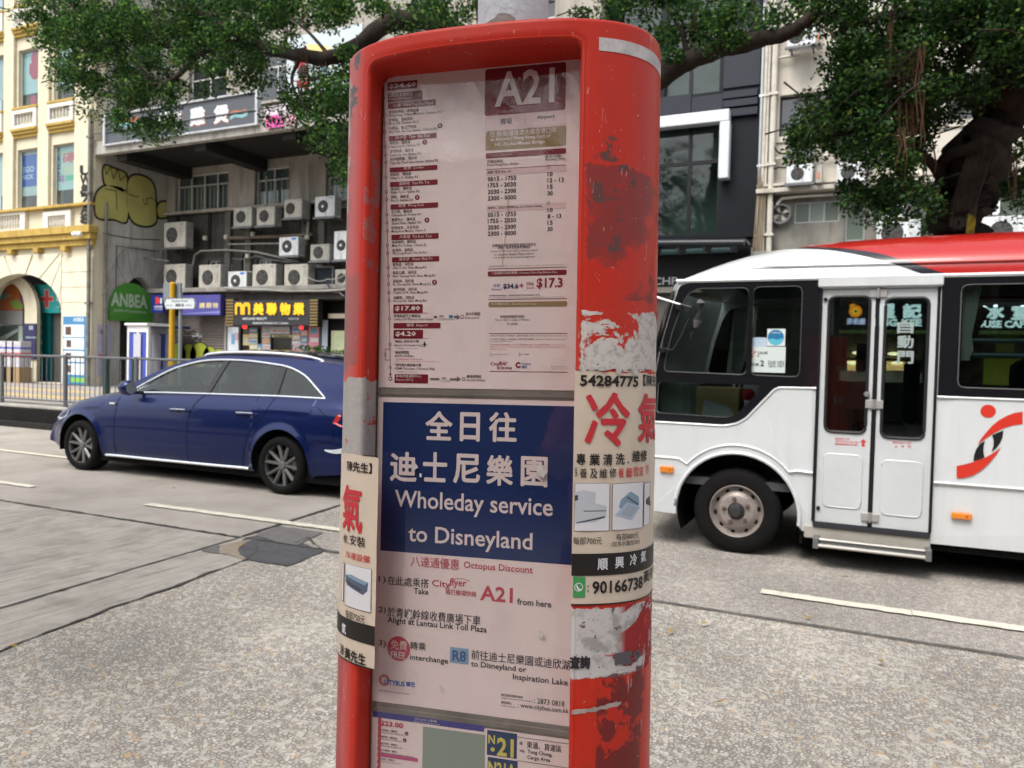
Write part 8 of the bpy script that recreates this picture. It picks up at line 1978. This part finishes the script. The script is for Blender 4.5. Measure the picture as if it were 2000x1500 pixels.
# cabin: floor, lining, seats, wheel, dashboard
CAB = mat('cabin_grey', (.07,.075,.075), .8); BS = mat('bus_seat_blue', (.03,.05,.12), .8)
build('floor', MB().box(-1.5, 4.5, YBm+.06, YBf-.06, .52, .58), CAB, bus); build('ceiling', MB().box(-1.1, 4.5, YBm+.12, YBf-.12, 2.16, 2.19), mat('cabin_lining', (.16,.165,.16), .8), bus)
build('dashboard', MB().box(-1.62, -1.25, YBm+.12, YBf-.12, .95, 1.38, .06), mat('dash_grey_green', (.22,.25,.23), .7), bus); build('steering_wheel', MB().tube([(-1.08+.08*math.sin(t), YBf-.55+.22*math.cos(t), 1.42+.20*math.sin(t)) for t in np.linspace(0, 2*math.pi, 25)], .016, 6), BLACK, bus)
def seat(x, y, w_=.45):
    s_ = build('seat', MB().box(x-.22, x+.22, y-w_/2, y+w_/2, .85, 1.0, .04), BS, bus); build('backrest', MB().box(x+.18, x+.30, y-w_/2, y+w_/2, 1.0, 1.58, .05), BS, s_); build('headrest', MB().box(x+.20, x+.28, y-.13, y+.13, 1.6, 1.80, .03), mat('headrest_cover', (.45,.46,.46), .8), s_)
    build('seat_leg', MB().box(x-.05, x+.05, y-.1, y+.1, .58, .85), CAB, s_)
seat(-.75, YBf-.5); seat(-.70, YBm+.55)
for k in range(5):
    for y in (YBm+.4, YBm+.85, YBf-.45): 
        if k == 0 and y < YBm+1: continue
        seat(.1+.82*k, y, .42)
for z in (1.60, 1.70): build('hand_rail', MB().tube([(DX1+.16,YBm+.10,z-.01),(4.4,YBm+.10,z-.01)], .016, 6), mat('teal_rail', (.05,.11,.13), .4), bus, smooth=True)
cur = MB(); cur.grid([[(DX1+.15+.11*(.55+.45*abs(1.72-z)/.35 if z > 1.6 else .5)*q/10+0, YBm+.07+.012*math.sin(q*2.2), z) for q in range(11)] for z in (2.07,1.98,1.88,1.78,1.72,1.68,1.62,1.58,1.55)]); build('curtain', cur, mat('curtain_pale_grey', (.42,.45,.42), .85), bus, smooth=True, angle=180, fix=False)
build('curtain', MB().grid([[(DX0+.03+.012*q, YBm+.09+.01*math.sin(q*2), z) for q in range(9)] for z in (2.0,1.0)]), mat('curtain_dark_green', (.03,.05,.045), .85), bus, smooth=True, angle=180, fix=False)
build('inner_mirror', MB().box(-.12, -.03, YBf-.35, YBf-.30, 1.45, 1.72, .02), BLACK, bus)
# papers in the side window, sticker, parcel
g = Print(Plane_(YBm+.0195), 0); PAPER = mat('notice_paper', (.58,.64,.62), .6); K5 = 5.5
n5 = lambda x, y: (1280+x/K5, 540+y/K5)
g.rect(n5(1025,0)[0], n5(0,655)[1], n5(0,750)[1], n5(1195,0)[0], mat('notice_blue', (.42,.52,.62), .6), .0002); g.rect(n5(975,0)[0], n5(0,750)[1], n5(0,1025)[1], n5(1392,0)[0], PAPER, .0004)
g.rect(n5(1198,0)[0], n5(0,562)[1], n5(0,745)[1], n5(1392,0)[0], mat('sticker_white', (.62,.68,.66), .5), .0006); g.disc(*n5(1294,655), 88/K5, mat('sticker_blue', (.02,.16,.34), .5), .0008, n=28)
g.poly([n5(x,y) for x, y in ((1212,672),(1260,665),(1300,680),(1376,662),(1368,700),(1330,732),(1290,742),(1240,725))], mat('sticker_aqua', (.10,.42,.55), .5), .001); g.text('A SERVICE',*n5(1245,612),n5(1345,0)[0],16/K5,PAPER,.02,.0012)
g.poly([n5(x,y) for x, y in ((1085,800),(1062,808),(1048,830),(1044,850),(1056,832),(1070,818),(1085,812))], RE, .0012); g.poly([n5(x,y) for x, y in ((995,895),(1020,885),(1038,865),(1048,840),(1052,860),(1036,888),(1010,898))], RE, .0012); g.disc(*n5(1040,798), 9/K5, RE, .0012)
g.text('SAHK',*n5(1100,836),n5(1212,0)[0],32/K5,INK,.02,.0012); g.text('賽',*n5(1096,865),n5(1114,0)[0],18/K5,INK,.02,.0012); g.text('石硤',*n5(1030,962),n5(1112,0)[0],34/K5,INK,.02,.0012); g.text('2',*n5(1126,965),n5(1168,0)[0],66/K5,INK,.03,.0012); g.text('號車',*n5(1206,978),n5(1390,0)[0],78/K5,mat('pencil_grey',(.18,.20,.20),.6),.01,.0012); g.done(bus)
pcx = thing('cardboard_parcel', 'brown cardboard parcel with a red ribbon seen in the low front bus window', 'parcel', (-1.2, YBm+.25, 1.07))
build('box', MB().box(-1.34, -.93, YBm+.16, YBm+.45, 1.06, 1.30, .01), mat('cardboard', (.42,.30,.17), .8, vary=.15, vscale=6), pcx); build('ribbon', MB().lathe([(0,-.03),(.05,-.01),(.05,.03),(0,.04)], (-.86,YBm+.14,1.25), 'y', 10), mat('ribbon_red', (.55,.02,.03), .5), pcx); build('paper_sheet', MB().add([(-1.22,YBm+.14,1.06),(-.95,YBm+.14,1.06),(-1.0,YBm+.15,1.14),(-1.2,YBm+.15,1.20)],[(0,1,2,3)]), mat('paper_grey', (.45,.47,.50), .7), pcx, fix=False)
# ------------------------------------------------------------------ leaves, trees
def leaf_material():
    m = bpy.data.materials.new('banyan_leaf'); m.use_nodes = True; t = m.node_tree; N = t.nodes; L = t.links; b = N['Principled BSDF']
    a = N.new('ShaderNodeAttribute'); a.attribute_name = 'tint'; L.new(a.outputs['Color'], b.inputs['Base Color']); b.inputs['Roughness'].default_value = .5; b.inputs['Specular IOR Level'].default_value = .18
    tr = N.new('ShaderNodeBsdfTranslucent'); hs_ = N.new('ShaderNodeHueSaturation'); hs_.inputs['Value'].default_value = 2.2; hs_.inputs['Hue'].default_value = .485; L.new(a.outputs['Color'], hs_.inputs['Color']); L.new(hs_.outputs[0], tr.inputs[0])
    mx = N.new('ShaderNodeMixShader'); mx.inputs[0].default_value = .28; L.new(b.outputs[0], mx.inputs[1]); L.new(tr.outputs[0], mx.inputs[2]); L.new(mx.outputs[0], N['Material Output'].inputs[0]); return m
LEAF = leaf_material()
def leaves(name, C, parent, size=(.038,.068), droop=.35, seed=0, bright=1.0):
    "C: (n,3) leaf centres; every leaf is a small folded blade"
    r = np.random.default_rng(seed); n = len(C)
    az = r.uniform(0, 2*np.pi, n); el = r.normal(-droop, .55, n)
    d = np.stack([np.cos(az)*np.cos(el), np.sin(az)*np.cos(el), np.sin(el)], 1)
    up = r.normal(0, .6, (n,3)); up[:,2] += 1.0
    s = np.cross(d, up); s /= np.linalg.norm(s, axis=1)[:,None]+1e-9; nn = np.cross(s, d)
    l = r.uniform(*size, n)[:,None]; w_ = l*r.uniform(.24,.34,n)[:,None]
    V = np.empty((n,6,3)); V[:,0] = C-d*l*.5; V[:,1] = C-d*l*.12+s*w_+nn*w_*.35; V[:,2] = C+d*l*.2+s*w_*.85+nn*w_*.3; V[:,3] = C+d*l*.52-nn*l*.06; V[:,4] = C+d*l*.2-s*w_*.85+nn*w_*.3; V[:,5] = C-d*l*.12-s*w_+nn*w_*.35
    F = np.empty((n,2,4), int); o = (np.arange(n)*6)[:,None]; F[:,0] = o+np.array([0,1,2,3]); F[:,1] = o+np.array([0,3,4,5])
    pal = np.array([(.011,.034,.009),(.018,.054,.012),(.032,.082,.016),(.06,.125,.022),(.008,.024,.009),(.10,.15,.025)])
    k = r.choice(6, n, p=[.27,.27,.2,.09,.14,.03]); col = pal[k]*bright*.9*r.uniform(.5,1.6,(n,1)); col = np.concatenate([col, np.ones((n,1))], 1)
    cc = np.repeat(col, 6, axis=0)
    o_ = npmesh(name, V.reshape(-1,3), F.reshape(-1,4), LEAF, parent, cc); o_['kind'] = 'stuff'; return o_
def cloud(ells, per, seed, spread=(.16,.34), twig=None):
    "ells: (px, py, rx, ry, density, Ynear, Yfar) in photo pixels; clumps of leaves on small twigs inside each"
    r = np.random.default_rng(seed); out = []; cen = []
    for px, py, rx, ry, dn, y0, y1 in ells:
        nc = max(4, int(dn*rx*ry/260))
        for _ in range(nc):
            a = r.uniform(0, 2*np.pi); q = math.sqrt(r.uniform(0,1)); Y = r.uniform(y0, y1)
            x, y = px+rx*q*math.cos(a), py+ry*q*math.sin(a); c = at(x, y, Y); R = r.uniform(*spread); n = int(per*r.uniform(.5,1.3))
            P = r.normal(0, 1, (n,3)); P /= np.linalg.norm(P, axis=1)[:,None]; P *= (r.uniform(.15,1,(n,1))**.6)*R; P[:,2] *= .7
            out.append(P+np.array(c)); cen.append((c, R))
    return np.concatenate(out), cen
BARK = mat('banyan_bark', (.05,.04,.033), .9, vary=.5, vscale=8, stain=.4, sscale=3, bump=.9, bscale=22)
def limb(pts, r0, r1, name, parent, seed=0, n=12, m=BARK):
    rd = random.Random(seed); P = [Vector(p) for p in pts]; out = []
    for i in range(len(P)-1):
        p0, p1, p2, p3 = P[max(i-1,0)], P[i], P[i+1], P[min(i+2,len(P)-1)]
        for k in range(4):
            t = k/4; out.append(.5*((2*p1)+(-p0+p2)*t+(2*p0-5*p1+4*p2-p3)*t*t+(-p0+3*p1-3*p2+p3)*t**3)+Vector((rd.uniform(-1,1),rd.uniform(-1,1),rd.uniform(-1,1)))*r1*.25)
    out.append(P[-1]); nn = len(out); rr = [r0+(r1-r0)*(k/(nn-1))**.8*(1+0) for k in range(nn)]; rr = [q*rd.uniform(.93,1.08) for q in rr]
    return build(name, MB().tube(out, rr, n), m, parent, smooth=True, angle=180)

# tree A: behind the stop sign, limbs reach left and right
tA = thing('banyan_tree', 'banyan tree whose trunk stands behind the stop sign, limbs reaching both ways', 'tree', (at(1015,300,10.9).x, 10.9, PZ))
bx0 = at(1015,300,10.9).x; J = lambda x, y, Y: at(x, y, Y)
limb([(bx0,10.9,PZ-.05),(bx0+.05,10.9,1.6),(bx0-.1,10.9,3.6),J(1000,160,10.9),J(960,40,10.9),J(950,-80,10.8)], .42, .26, 'trunk', tA, 1, 18)
limb([J(950,-60,10.8),J(960,-320,10.6),J(930,-560,10.4)], .26, .10, 'limb', tA, 2)
main = limb([J(985,140,10.9),J(900,70,10.6),J(840,40,10.3),J(757,46,10.0),J(703,87,9.8),J(646,113,9.6),J(589,108,9.4),J(532,99,9.3),J(475,72,9.2),J(430,50,9.1),J(350,0,9.0),J(300,-60,9.0)], .19, .045, 'limb', tA, 3)
limb([J(520,94,9.3),J(450,84,9.3),J(400,100,9.2),J(380,112,9.2),J(342,152,9.1),J(304,164,9.1),J(247,160,9.0),J(215,165,9.0)], .075, .02, 'limb', tA, 4)
limb([J(860,60,10.4),J(850,0,10.2),J(820,-120,10.0),J(700,-260,9.8)], .20, .08, 'limb', tA, 5)
limb([J(780,42,10.1),J(740,10,10.3),J(690,-30,10.4),J(560,-80,10.3)], .10, .04, 'limb', tA, 6)
limb([J(475,72,9.2),J(420,30,9.6),J(330,20,9.9),J(180,40,9.9)], .06, .02, 'limb', tA, 7)
limb([J(304,164,9.1),J(262,120,9.2),J(200,70,9.3)], .03, .012, 'limb', tA, 8)
limb([J(1010,220,10.9),J(1120,240,10.7),J(1230,195,10.4),J(1292,152,10.2),J(1345,118,10.1),J(1400,97,10.0),J(1455,84,9.9),J(1510,72,9.8),J(1556,55,9.7),J(1590,25,9.6),J(1620,-30,9.6)], .19, .06, 'limb', tA, 9)
limb([J(1345,118,10.1),J(1330,60,10.2),J(1300,10,10.3)], .05, .02, 'limb', tA, 10); limb([J(1455,84,9.9),J(1478,40,10.0),J(1470,-10,10.1)], .05, .02, 'limb', tA, 11)
for k, p in enumerate((([J(646,113,9.6),J(600,60,9.7),J(560,30,9.8)]),([J(589,108,9.4),J(570,160,9.3),J(600,220,9.2)]),([J(380,112,9.2),J(330,90,9.4),J(260,60,9.5)]),([J(703,87,9.8),J(690,150,9.5),J(650,230,9.3)]))): limb(p, .04, .012, 'limb', tA, 20+k, 8)
n0, n1 = 8.6, 11.2
EL = [(120,40,78,55,1.1),(190,95,95,70,1.1),(300,60,130,75,1.1),(420,40,120,60,1.2),(560,10,120,40,1.0),(430,115,90,52,.9),(190,170,80,48,1.0),(150,60,70,50,.8),(262,215,42,42,.9),(318,232,34,44,1.0),(320,170,90,45,.7),(260,150,60,40,.5),
      (480,135,80,42,.8),(545,60,60,40,.8),(608,175,66,42,.9),(640,230,72,52,1.1),(655,285,46,40,.9),(572,222,40,26,.7),(650,175,45,40,.7),(670,130,40,40,.5),(630,40,50,35,.5),(690,20,50,30,.7),(780,20,90,34,.9),(880,20,70,30,.9),
      (665,330,30,30,.5),(300,20,200,60,.8),(110,20,50,40,.5)]
ELX = [(1655,140,60,60,1.0),(1640,20,50,40,.9)]
EL += [(245,232,40,26,.8),(300,250,40,26,.8),(700,170,30,50,.6)]
EL = [(a,b,c,d,e*1.6,n0,n1) for a,b,c,d,e in EL]
EL += [(300,-90,260,70,.35,8.5,11.5),(650,-120,260,90,.35,8.5,11.5),(1000,-200,400,130,.25,9,12),(500,-300,500,130,.16,8.5,12),(1300,-120,200,80,.35,9,11.5),(1380,45,105,55,.75,9.4,10.8),(1310,90,40,50,.7,9.6,10.6),(1330,30,70,40,.7,9.6,11),(1470,25,80,32,.55,9.3,10.4),(1180,10,80,26,.55,9.8,11),(1540,10,60,24,.5,9.2,10.2),(1250,-20,80,40,.7,9.5,11)]
P, cenA = cloud(EL, 130, 1); 
# drooping fringe along the lower outline of the crown
leaves('crown', P, tA, (.042,.08), seed=1, bright=1.45)
tw = MB(); rd = random.Random(4)
for c, R in cenA[::3]:
    e = c+Vector((rd.uniform(-.5,.5), rd.uniform(-.3,.3), rd.uniform(-.1,.5))); tw.tube([c+Vector((rd.uniform(-.1,.1),0,-R*.5)), c, (c+e)/2+Vector((0,0,.05)), e], [.003,.006,.009,.012], 4, cap=False)
build('twigs', tw, BARK, tA, kind='stuff', fix=False)
# aerial roots
def roots(tree, specs, seed):
    rd = random.Random(seed)
    for (x, y0, y1, Y, n) in specs:
        mb = MB()
        for k in range(n):
            xx = x+rd.uniform(-11,11); a = at(xx, y0+rd.uniform(-10,10), Y); b = at(xx+rd.uniform(-6,3), y1+rd.uniform(-50,10), Y); m_ = a.lerp(b, .5)+Vector((rd.uniform(-.06,.06), rd.uniform(-.06,.06), 0)); r = rd.uniform(.003,.009)
            mb.tube([a, m_, b], [r, r*1.1, r*.4], 5)
        build('aerial_root', mb, mat('root_brown', (.10,.055,.035), .9, vary=.4, vscale=9), tree)
roots(tA, [(246,165,250,9.0,3),(300,0,110,9.1,4),(560,60,140,9.4,4),(500,80,170,9.2,3),(600,110,200,9.3,6),(630,130,235,9.3,6),(580,0,60,9.4,2),(1365,20,100,10,3)], 3)

# tree B: the big banyan at the right
tB = thing('banyan_tree', 'big banyan tree with forked dark trunk and hanging roots behind the minibus', 'tree', (at(1880,450,10.9).x, 10.9, PZ))
bB = at(1878,450,10.9)
limb([(bB.x+.1,10.9,PZ-.05),(bB.x,10.9,1.8),J(1878,450,10.9),J(1876,400,10.9),J(1890,350,10.9),J(1915,300,10.8)], .27, .36, 'trunk', tB, 30, 18)
limb([J(1905,315,10.8),J(1925,275,10.8),J(1950,240,10.8),J(1978,160,10.7),J(1985,60,10.7),J(1990,-80,10.6),J(1960,-260,10.5)], .38, .18, 'trunk', tB, 31, 20)
limb([J(1868,420,10.9),J(1850,380,10.9),J(1838,345,10.8),J(1845,310,10.6),J(1900,285,10.3),J(1925,270,10.2)], .11, .05, 'limb', tB, 32)
limb([J(1950,240,10.8),J(2010,200,10.6),J(2080,120,10.4),J(2160,20,10.2)], .22, .08, 'limb', tB, 33)
limb([J(1840,345,10.8),J(1800,300,10.4),J(1740,270,10.1),J(1680,262,9.9),J(1620,262,9.8)], .07, .02, 'limb', tB, 34)
limb([J(1975,120,10.7),J(1900,60,10.3),J(1800,30,10.0),J(1700,40,9.8),J(1640,60,9.7)], .12, .03, 'limb', tB, 35)
limb([J(1950,240,10.8),J(1880,180,10.5),J(1800,160,10.2),J(1720,150,10.0)], .09, .03, 'limb', tB, 36)
for k in range(7): x = 1858+k*7; limb([J(x,452,10.62),J(x+4,400,10.6),J(x+22,340,10.45),J(x+40,280,10.4)], .035, .022, 'fused_root', tB, 60+k, 8)
q = at(1888,425,10.3)
build('yellow_notice', MB().plate([(q.x+.0,q.z-.2),(q.x+.09,q.z-.18),(q.x+.10,q.z+.02),(q.x+.02,q.z+.06)], yfn(10.36), .01), mat('notice_yellow_black', (.24,.17,.015), .8, vary=1, vscale=16, col2=(.02,.015,.01)), tB)
g = Print(Plane_(10.36), 0)
ELB = [(1780,40,150,80,1.3),(1900,90,110,110,1.3),(1980,180,60,120,1.1),(1720,110,80,70,1.0),(1640,60,60,45,.8),(1600,25,50,30,.6),(1650,225,92,62,1.25),(1600,262,52,48,1.1),(1570,265,34,36,.9),(1720,205,70,60,1.0),(1720,300,80,52,1.1),(1690,265,80,40,1.0),(1700,372,52,42,1.1),(1735,392,48,40,1.0),(1775,335,30,40,.6),(1800,235,70,60,1.0),(1860,185,70,50,1.0),(1985,320,30,50,.5),(1770,170,80,50,1.0),(1690,170,50,40,.8),(1950,30,70,60,1.0),(2010,60,50,100,1.2),(1930,360,60,30,.25),(1990,360,40,60,.6),(1790,395,24,20,.4)]
ELB += ELX
ELB = [(a,b,c,d,e*1.1,*((9.2,11.4) if a < 1810 or b < 130 else (11.2,12.6))) for a,b,c,d,e in ELB]+[(1800,-90,260,80,.5,9,12),(2150,0,150,180,.35,9,12),(2150,250,130,120,.3,9.5,12),(1850,-280,400,130,.2,9,12.5)]
P, cenB = cloud(ELB, 125, 2, (.15,.32)); leaves('crown', P, tB, (.04,.074), seed=5, bright=.95)
tw = MB(); rd = random.Random(6)
for c, R in cenB[::3]:
    e = c+Vector((rd.uniform(-.5,.5), rd.uniform(-.3,.3), rd.uniform(-.1,.5))); tw.tube([c+Vector((rd.uniform(-.1,.1),0,-R*.5)), c, (c+e)/2+Vector((0,0,.05)), e], [.003,.006,.009,.012], 4, cap=False)
build('twigs', tw, BARK, tB, kind='stuff', fix=False)
roots(tB, [(1746,40,260,9.5,6),(1760,90,350,9.5,6),(1775,120,330,9.5,6),(1788,100,310,9.5,6),(1800,90,280,9.2,5),(1756,250,365,9.0,4),(1800,300,390,9.8,3),(1900,20,160,9.9,3),(1980,300,400,10.3,3),(1815,260,380,10.2,4)], 7)
# hedge foliage
r = np.random.default_rng(9); n = 5200; HX0, HX1 = hx0, hx1
C = np.stack([r.uniform(HX0, HX1, n), 10.22+r.uniform(-.30,.30,n), PZ+.45+r.uniform(0,1,n)**.5*.76], 1); C[:,2] += .05*np.sin(C[:,0]*5)
leaves('foliage', C, hd, (.04,.07), -.5, 12, 1.9)
# potted plant above the bus roof
pp = thing('potted_plant', 'small potted plant standing on the ledge above the bus roof', 'plant', tuple(at(1810,470,YRT-.4))); q = at(1808,470,YRT-.4)
build('pot', MB().lathe([(0,-.25),(.14,-.25),(.18,.0),(0,.0)], q, 'z', 14), mat('terracotta', (.25,.10,.05), .8), pp, smooth=True); C = np.array(q)+r.normal(0,1,(420,3))*np.array([.20,.12,.16])+np.array([0,0,.28]); leaves('foliage', C, pp, (.06,.12), -.3, 13)
# a tree on the near side, behind the photographer, mirrored in the acrylic and the paint
tC = thing('street_tree', 'leafy street tree on the near pavement behind the photographer', 'tree', (1.6, -2.6, .15))
limb([(1.6,-2.6,.12),(1.65,-2.6,2),(1.5,-2.6,3.6),(1.2,-2.4,5.2),(.9,-2.4,7)], .24, .12, 'trunk', tC, 41); 
for k in range(6): a = k*1.05; limb([(1.4,-2.55,4.2),(1.4+1.0*math.cos(a),-2.55+1.0*math.sin(a),5.2),(1.4+2.4*math.cos(a),-2.55+2.2*math.sin(a),6.1)], .10, .03, 'limb', tC, 42+k)
r = np.random.default_rng(21); cs_ = r.uniform(-1,1,(520,3)); cs_ = cs_[(cs_**2).sum(1) < 1]*np.array([4.6,3.4,2.0])+np.array([1.2,-3.0,6.4]); 
P = np.concatenate([c+r.normal(0,.2,(46,3)) for c in cs_]); leaves('crown', P, tC, (.06,.11), .3, 22)
for k_, (dx, dy) in enumerate(((-8.5,.2),(9.4,-.6))): dup(tC, (dx,dy,0), ['leafy street tree on the near pavement left of the photographer','leafy street tree on the near pavement right of the photographer'][k_]).scale = (1.5-k_*.5,)*3
for dx, sc in ((-1,1.25),(5.5,1.4),(-8,1.35)): d_ = dup(tC, (dx,-9.5,0), ['leafy street tree beyond the low building on the near side','taller street tree beyond the low building, to the right','taller street tree beyond the low building, to the left'][(-1,5.5,-8).index(dx)]); d_.scale = (sc,)*3
# ------------------------------------------------------------------ the photographer, seen only in reflections
def skin_body(name, verts, edges, radii, root, m, parent, sub=2):
    me = bpy.data.meshes.new(name); me.from_pydata(verts, edges, []); o = link(name, me, parent); me.materials.append(m)
    sk = o.modifiers.new('skin', 'SKIN'); 
    for i, rr in enumerate(radii): me.skin_vertices[0].data[i].radius = rr if isinstance(rr, tuple) else (rr, rr)
    me.skin_vertices[0].data[root].use_root = True
    o.modifiers.new('sub', 'SUBSURF').levels = sub; o.modifiers['sub'].render_levels = sub; sk.use_smooth_shade = True
    return o
per = thing('person', 'person in pink shirt, brown shorts and dark cap holding a phone up with both hands', 'person', (-.16, -.42, .15))
SKN = mat('skin', (.36,.20,.14), .55); SHIRT = mat('pink_cotton', (.52,.16,.17), .8); SHORTS = mat('rust_shorts', (.22,.08,.04), .8); CAPM = mat('dark_cap', (.03,.03,.05), .7); SHOE = mat('shoe_grey', (.12,.12,.12), .7)
X, Yp = -.16, -.42
V = [(X,Yp,.98),(X,Yp+.01,1.15),(X,Yp,1.34),(X,Yp+.01,1.44),(X,Yp+.02,1.50),(X,Yp+.03,1.58),(X,Yp+.03,1.68),
     (X-.10,Yp,.92),(X-.12,Yp+.02,.56),(X-.12,Yp,.24),(X-.12,Yp+.03,.19),(X-.13,Yp+.16,.175),
     (X+.10,Yp,.92),(X+.12,Yp+.02,.56),(X+.13,Yp,.24),(X+.13,Yp+.03,.19),(X+.14,Yp+.16,.175),
     (X-.17,Yp,1.40),(X-.25,Yp+.10,1.20),(X-.10,Yp+.30,1.36),(X-.045,Yp+.335,1.40),
     (X+.17,Yp,1.40),(X+.27,Yp+.10,1.20),(X+.24,Yp+.30,1.36),(X+.215,Yp+.335,1.40)]
E_ = [(0,1),(1,2),(2,3),(3,4),(4,5),(5,6),(0,7),(7,8),(8,9),(9,10),(10,11),(0,12),(12,13),(13,14),(14,15),(15,16),(2,17),(17,18),(18,19),(19,20),(2,21),(21,22),(22,23),(23,24)]
Rr = [(.14,.10),(.13,.10),(.16,.11),(.09,.07),.055,.075,.085,.085,.06,.045,.04,.035,.085,.06,.045,.04,.035,.055,.045,.034,.028,.055,.045,.034,.028]
skin_body('body', V, E_, Rr, 0, SKN, per)
def fingers(hx, hy, hz, sgn):
    mb_v, ed, ra = [(hx,hy,hz)], [], [.024]
    for k, (dz, l) in enumerate(((.030,.062),(.012,.072),(-.006,.068),(-.022,.052))):
        b = len(mb_v); mb_v += [(hx-sgn*.012, hy+.022, hz+dz), (hx-sgn*.022, hy+.022+l*.45, hz+dz*1.2), (hx-sgn*(.022+l*.45), hy+.022+l*.6, hz+dz*1.2)]; ed += [(0,b),(b,b+1),(b+1,b+2)]; ra += [.0095,.0085,.007]
    b = len(mb_v); mb_v += [(hx-sgn*.020, hy-.004, hz+.02), (hx-sgn*.045, hy+.006, hz+.032)]; ed += [(0,b),(b,b+1)]; ra += [.011,.009]
    return skin_body('hand', mb_v, ed, ra, 0, SKN, per, 1)
# keep the phone and hands clear of the lens: they sit beside and just behind it
hy = Yp+.36
fingers(X-.04, hy-.02, 1.42, -1); fingers(X+.21, hy-.02, 1.42, 1)
ph_ = thing('mobile_phone', 'dark mobile phone held up in front of the face', 'phone', (X+.09, hy, 1.44))
# the camera looks out of the phone's back, at its upper corner
build('phone_body', MB().box(X-.005, X+.150, hy+.003, hy+.012, 1.385, 1.470, .003), BLACK, ph_); build('screen', MB().box(X+.0, X+.146, hy+.0005, hy+.0025, 1.39, 1.465), mat('phone_screen', (.10,.11,.12), .1), ph_)
# clothes
def tubec(name, pts, rr, m, n=20, sx=1.3):
    P = []
    for (x, y, z), r_ in zip(pts, rr): P.append([(x+r_*sx*math.cos(t), y+r_*math.sin(t), z) for t in np.linspace(0, 2*math.pi, n+1)])
    return build(name, MB().grid(P), m, per, smooth=True, angle=180, fix=False)
tubec('shirt', [(X,Yp,.90),(X,Yp,1.0),(X,Yp,1.15),(X,Yp,1.30),(X,Yp,1.40),(X,Yp,1.46),(X,Yp,1.49)], [.150,.148,.145,.155,.150,.105,.070], SHIRT, sx=1.30)
for sg in (-1, 1):
    build('sleeve', MB().tube([(X+sg*.12,Yp,1.40),(X+sg*.19,Yp+.01,1.37),(X+sg*.24,Yp+.07,1.24)], [.075,.072,.066], 14), SHIRT, per, smooth=True)
    build('shorts_leg', MB().tube([(X+sg*.09,Yp,.97),(X+sg*.11,Yp+.01,.75),(X+sg*.12,Yp+.02,.56)], [.12,.115,.10], 16), SHORTS, per, smooth=True)
    build('shoe', MB().box(X+sg*.13-.045, X+sg*.13+.045, Yp-.07, Yp+.20, .15, .22, .025), SHOE, per)
    build('ear', MB().lathe([(0,-.008),(.022,-.006),(.026,.0),(.02,.008),(0,.008)], (X+sg*.082, Yp+.03, 1.64), 'x', 10), SKN, per, smooth=True)
    build('eye', MB().lathe([(0,-.008),(.010,-.004),(.010,.004)], (X+sg*.03, Yp+.110, 1.655), 'y', 10), mat('eye_dark', (.03,.02,.02), .2), per)
build('nose', MB().tube([(X,Yp+.105,1.655),(X,Yp+.125,1.625),(X,Yp+.11,1.615)], [.007,.013,.009], 8), SKN, per, smooth=True); build('mouth', MB().tube([(X-.024,Yp+.100,1.585),(X,Yp+.110,1.583),(X+.024,Yp+.100,1.585)], .005, 6), mat('lip', (.30,.08,.07), .5), per)
build('cap', MB().lathe([(.102,.0),(.104,.03),(.09,.075),(.05,.105),(0,.112)], (X,Yp+.03,1.70), 'z', 22), CAPM, per, smooth=True); build('cap_peak', MB().plate([(X+.085*math.cos(t), Yp+.06+.13*math.sin(t)) for t in np.linspace(0, math.pi, 14)], lambda a,b,d: (a, b, 1.70+d), .008), CAPM, per)
build('hair', MB().lathe([(.094,-.07),(.100,-.03),(.100,.0)], (X,Yp+.015,1.70), 'z', 22), mat('black_hair', (.012,.01,.01), .6), per, smooth=True)
print('objects', len(bpy.data.objects), 'tris', sum(len(o.data.loops)-2*len(o.data.polygons) for o in bpy.data.objects if o.type == 'MESH'))
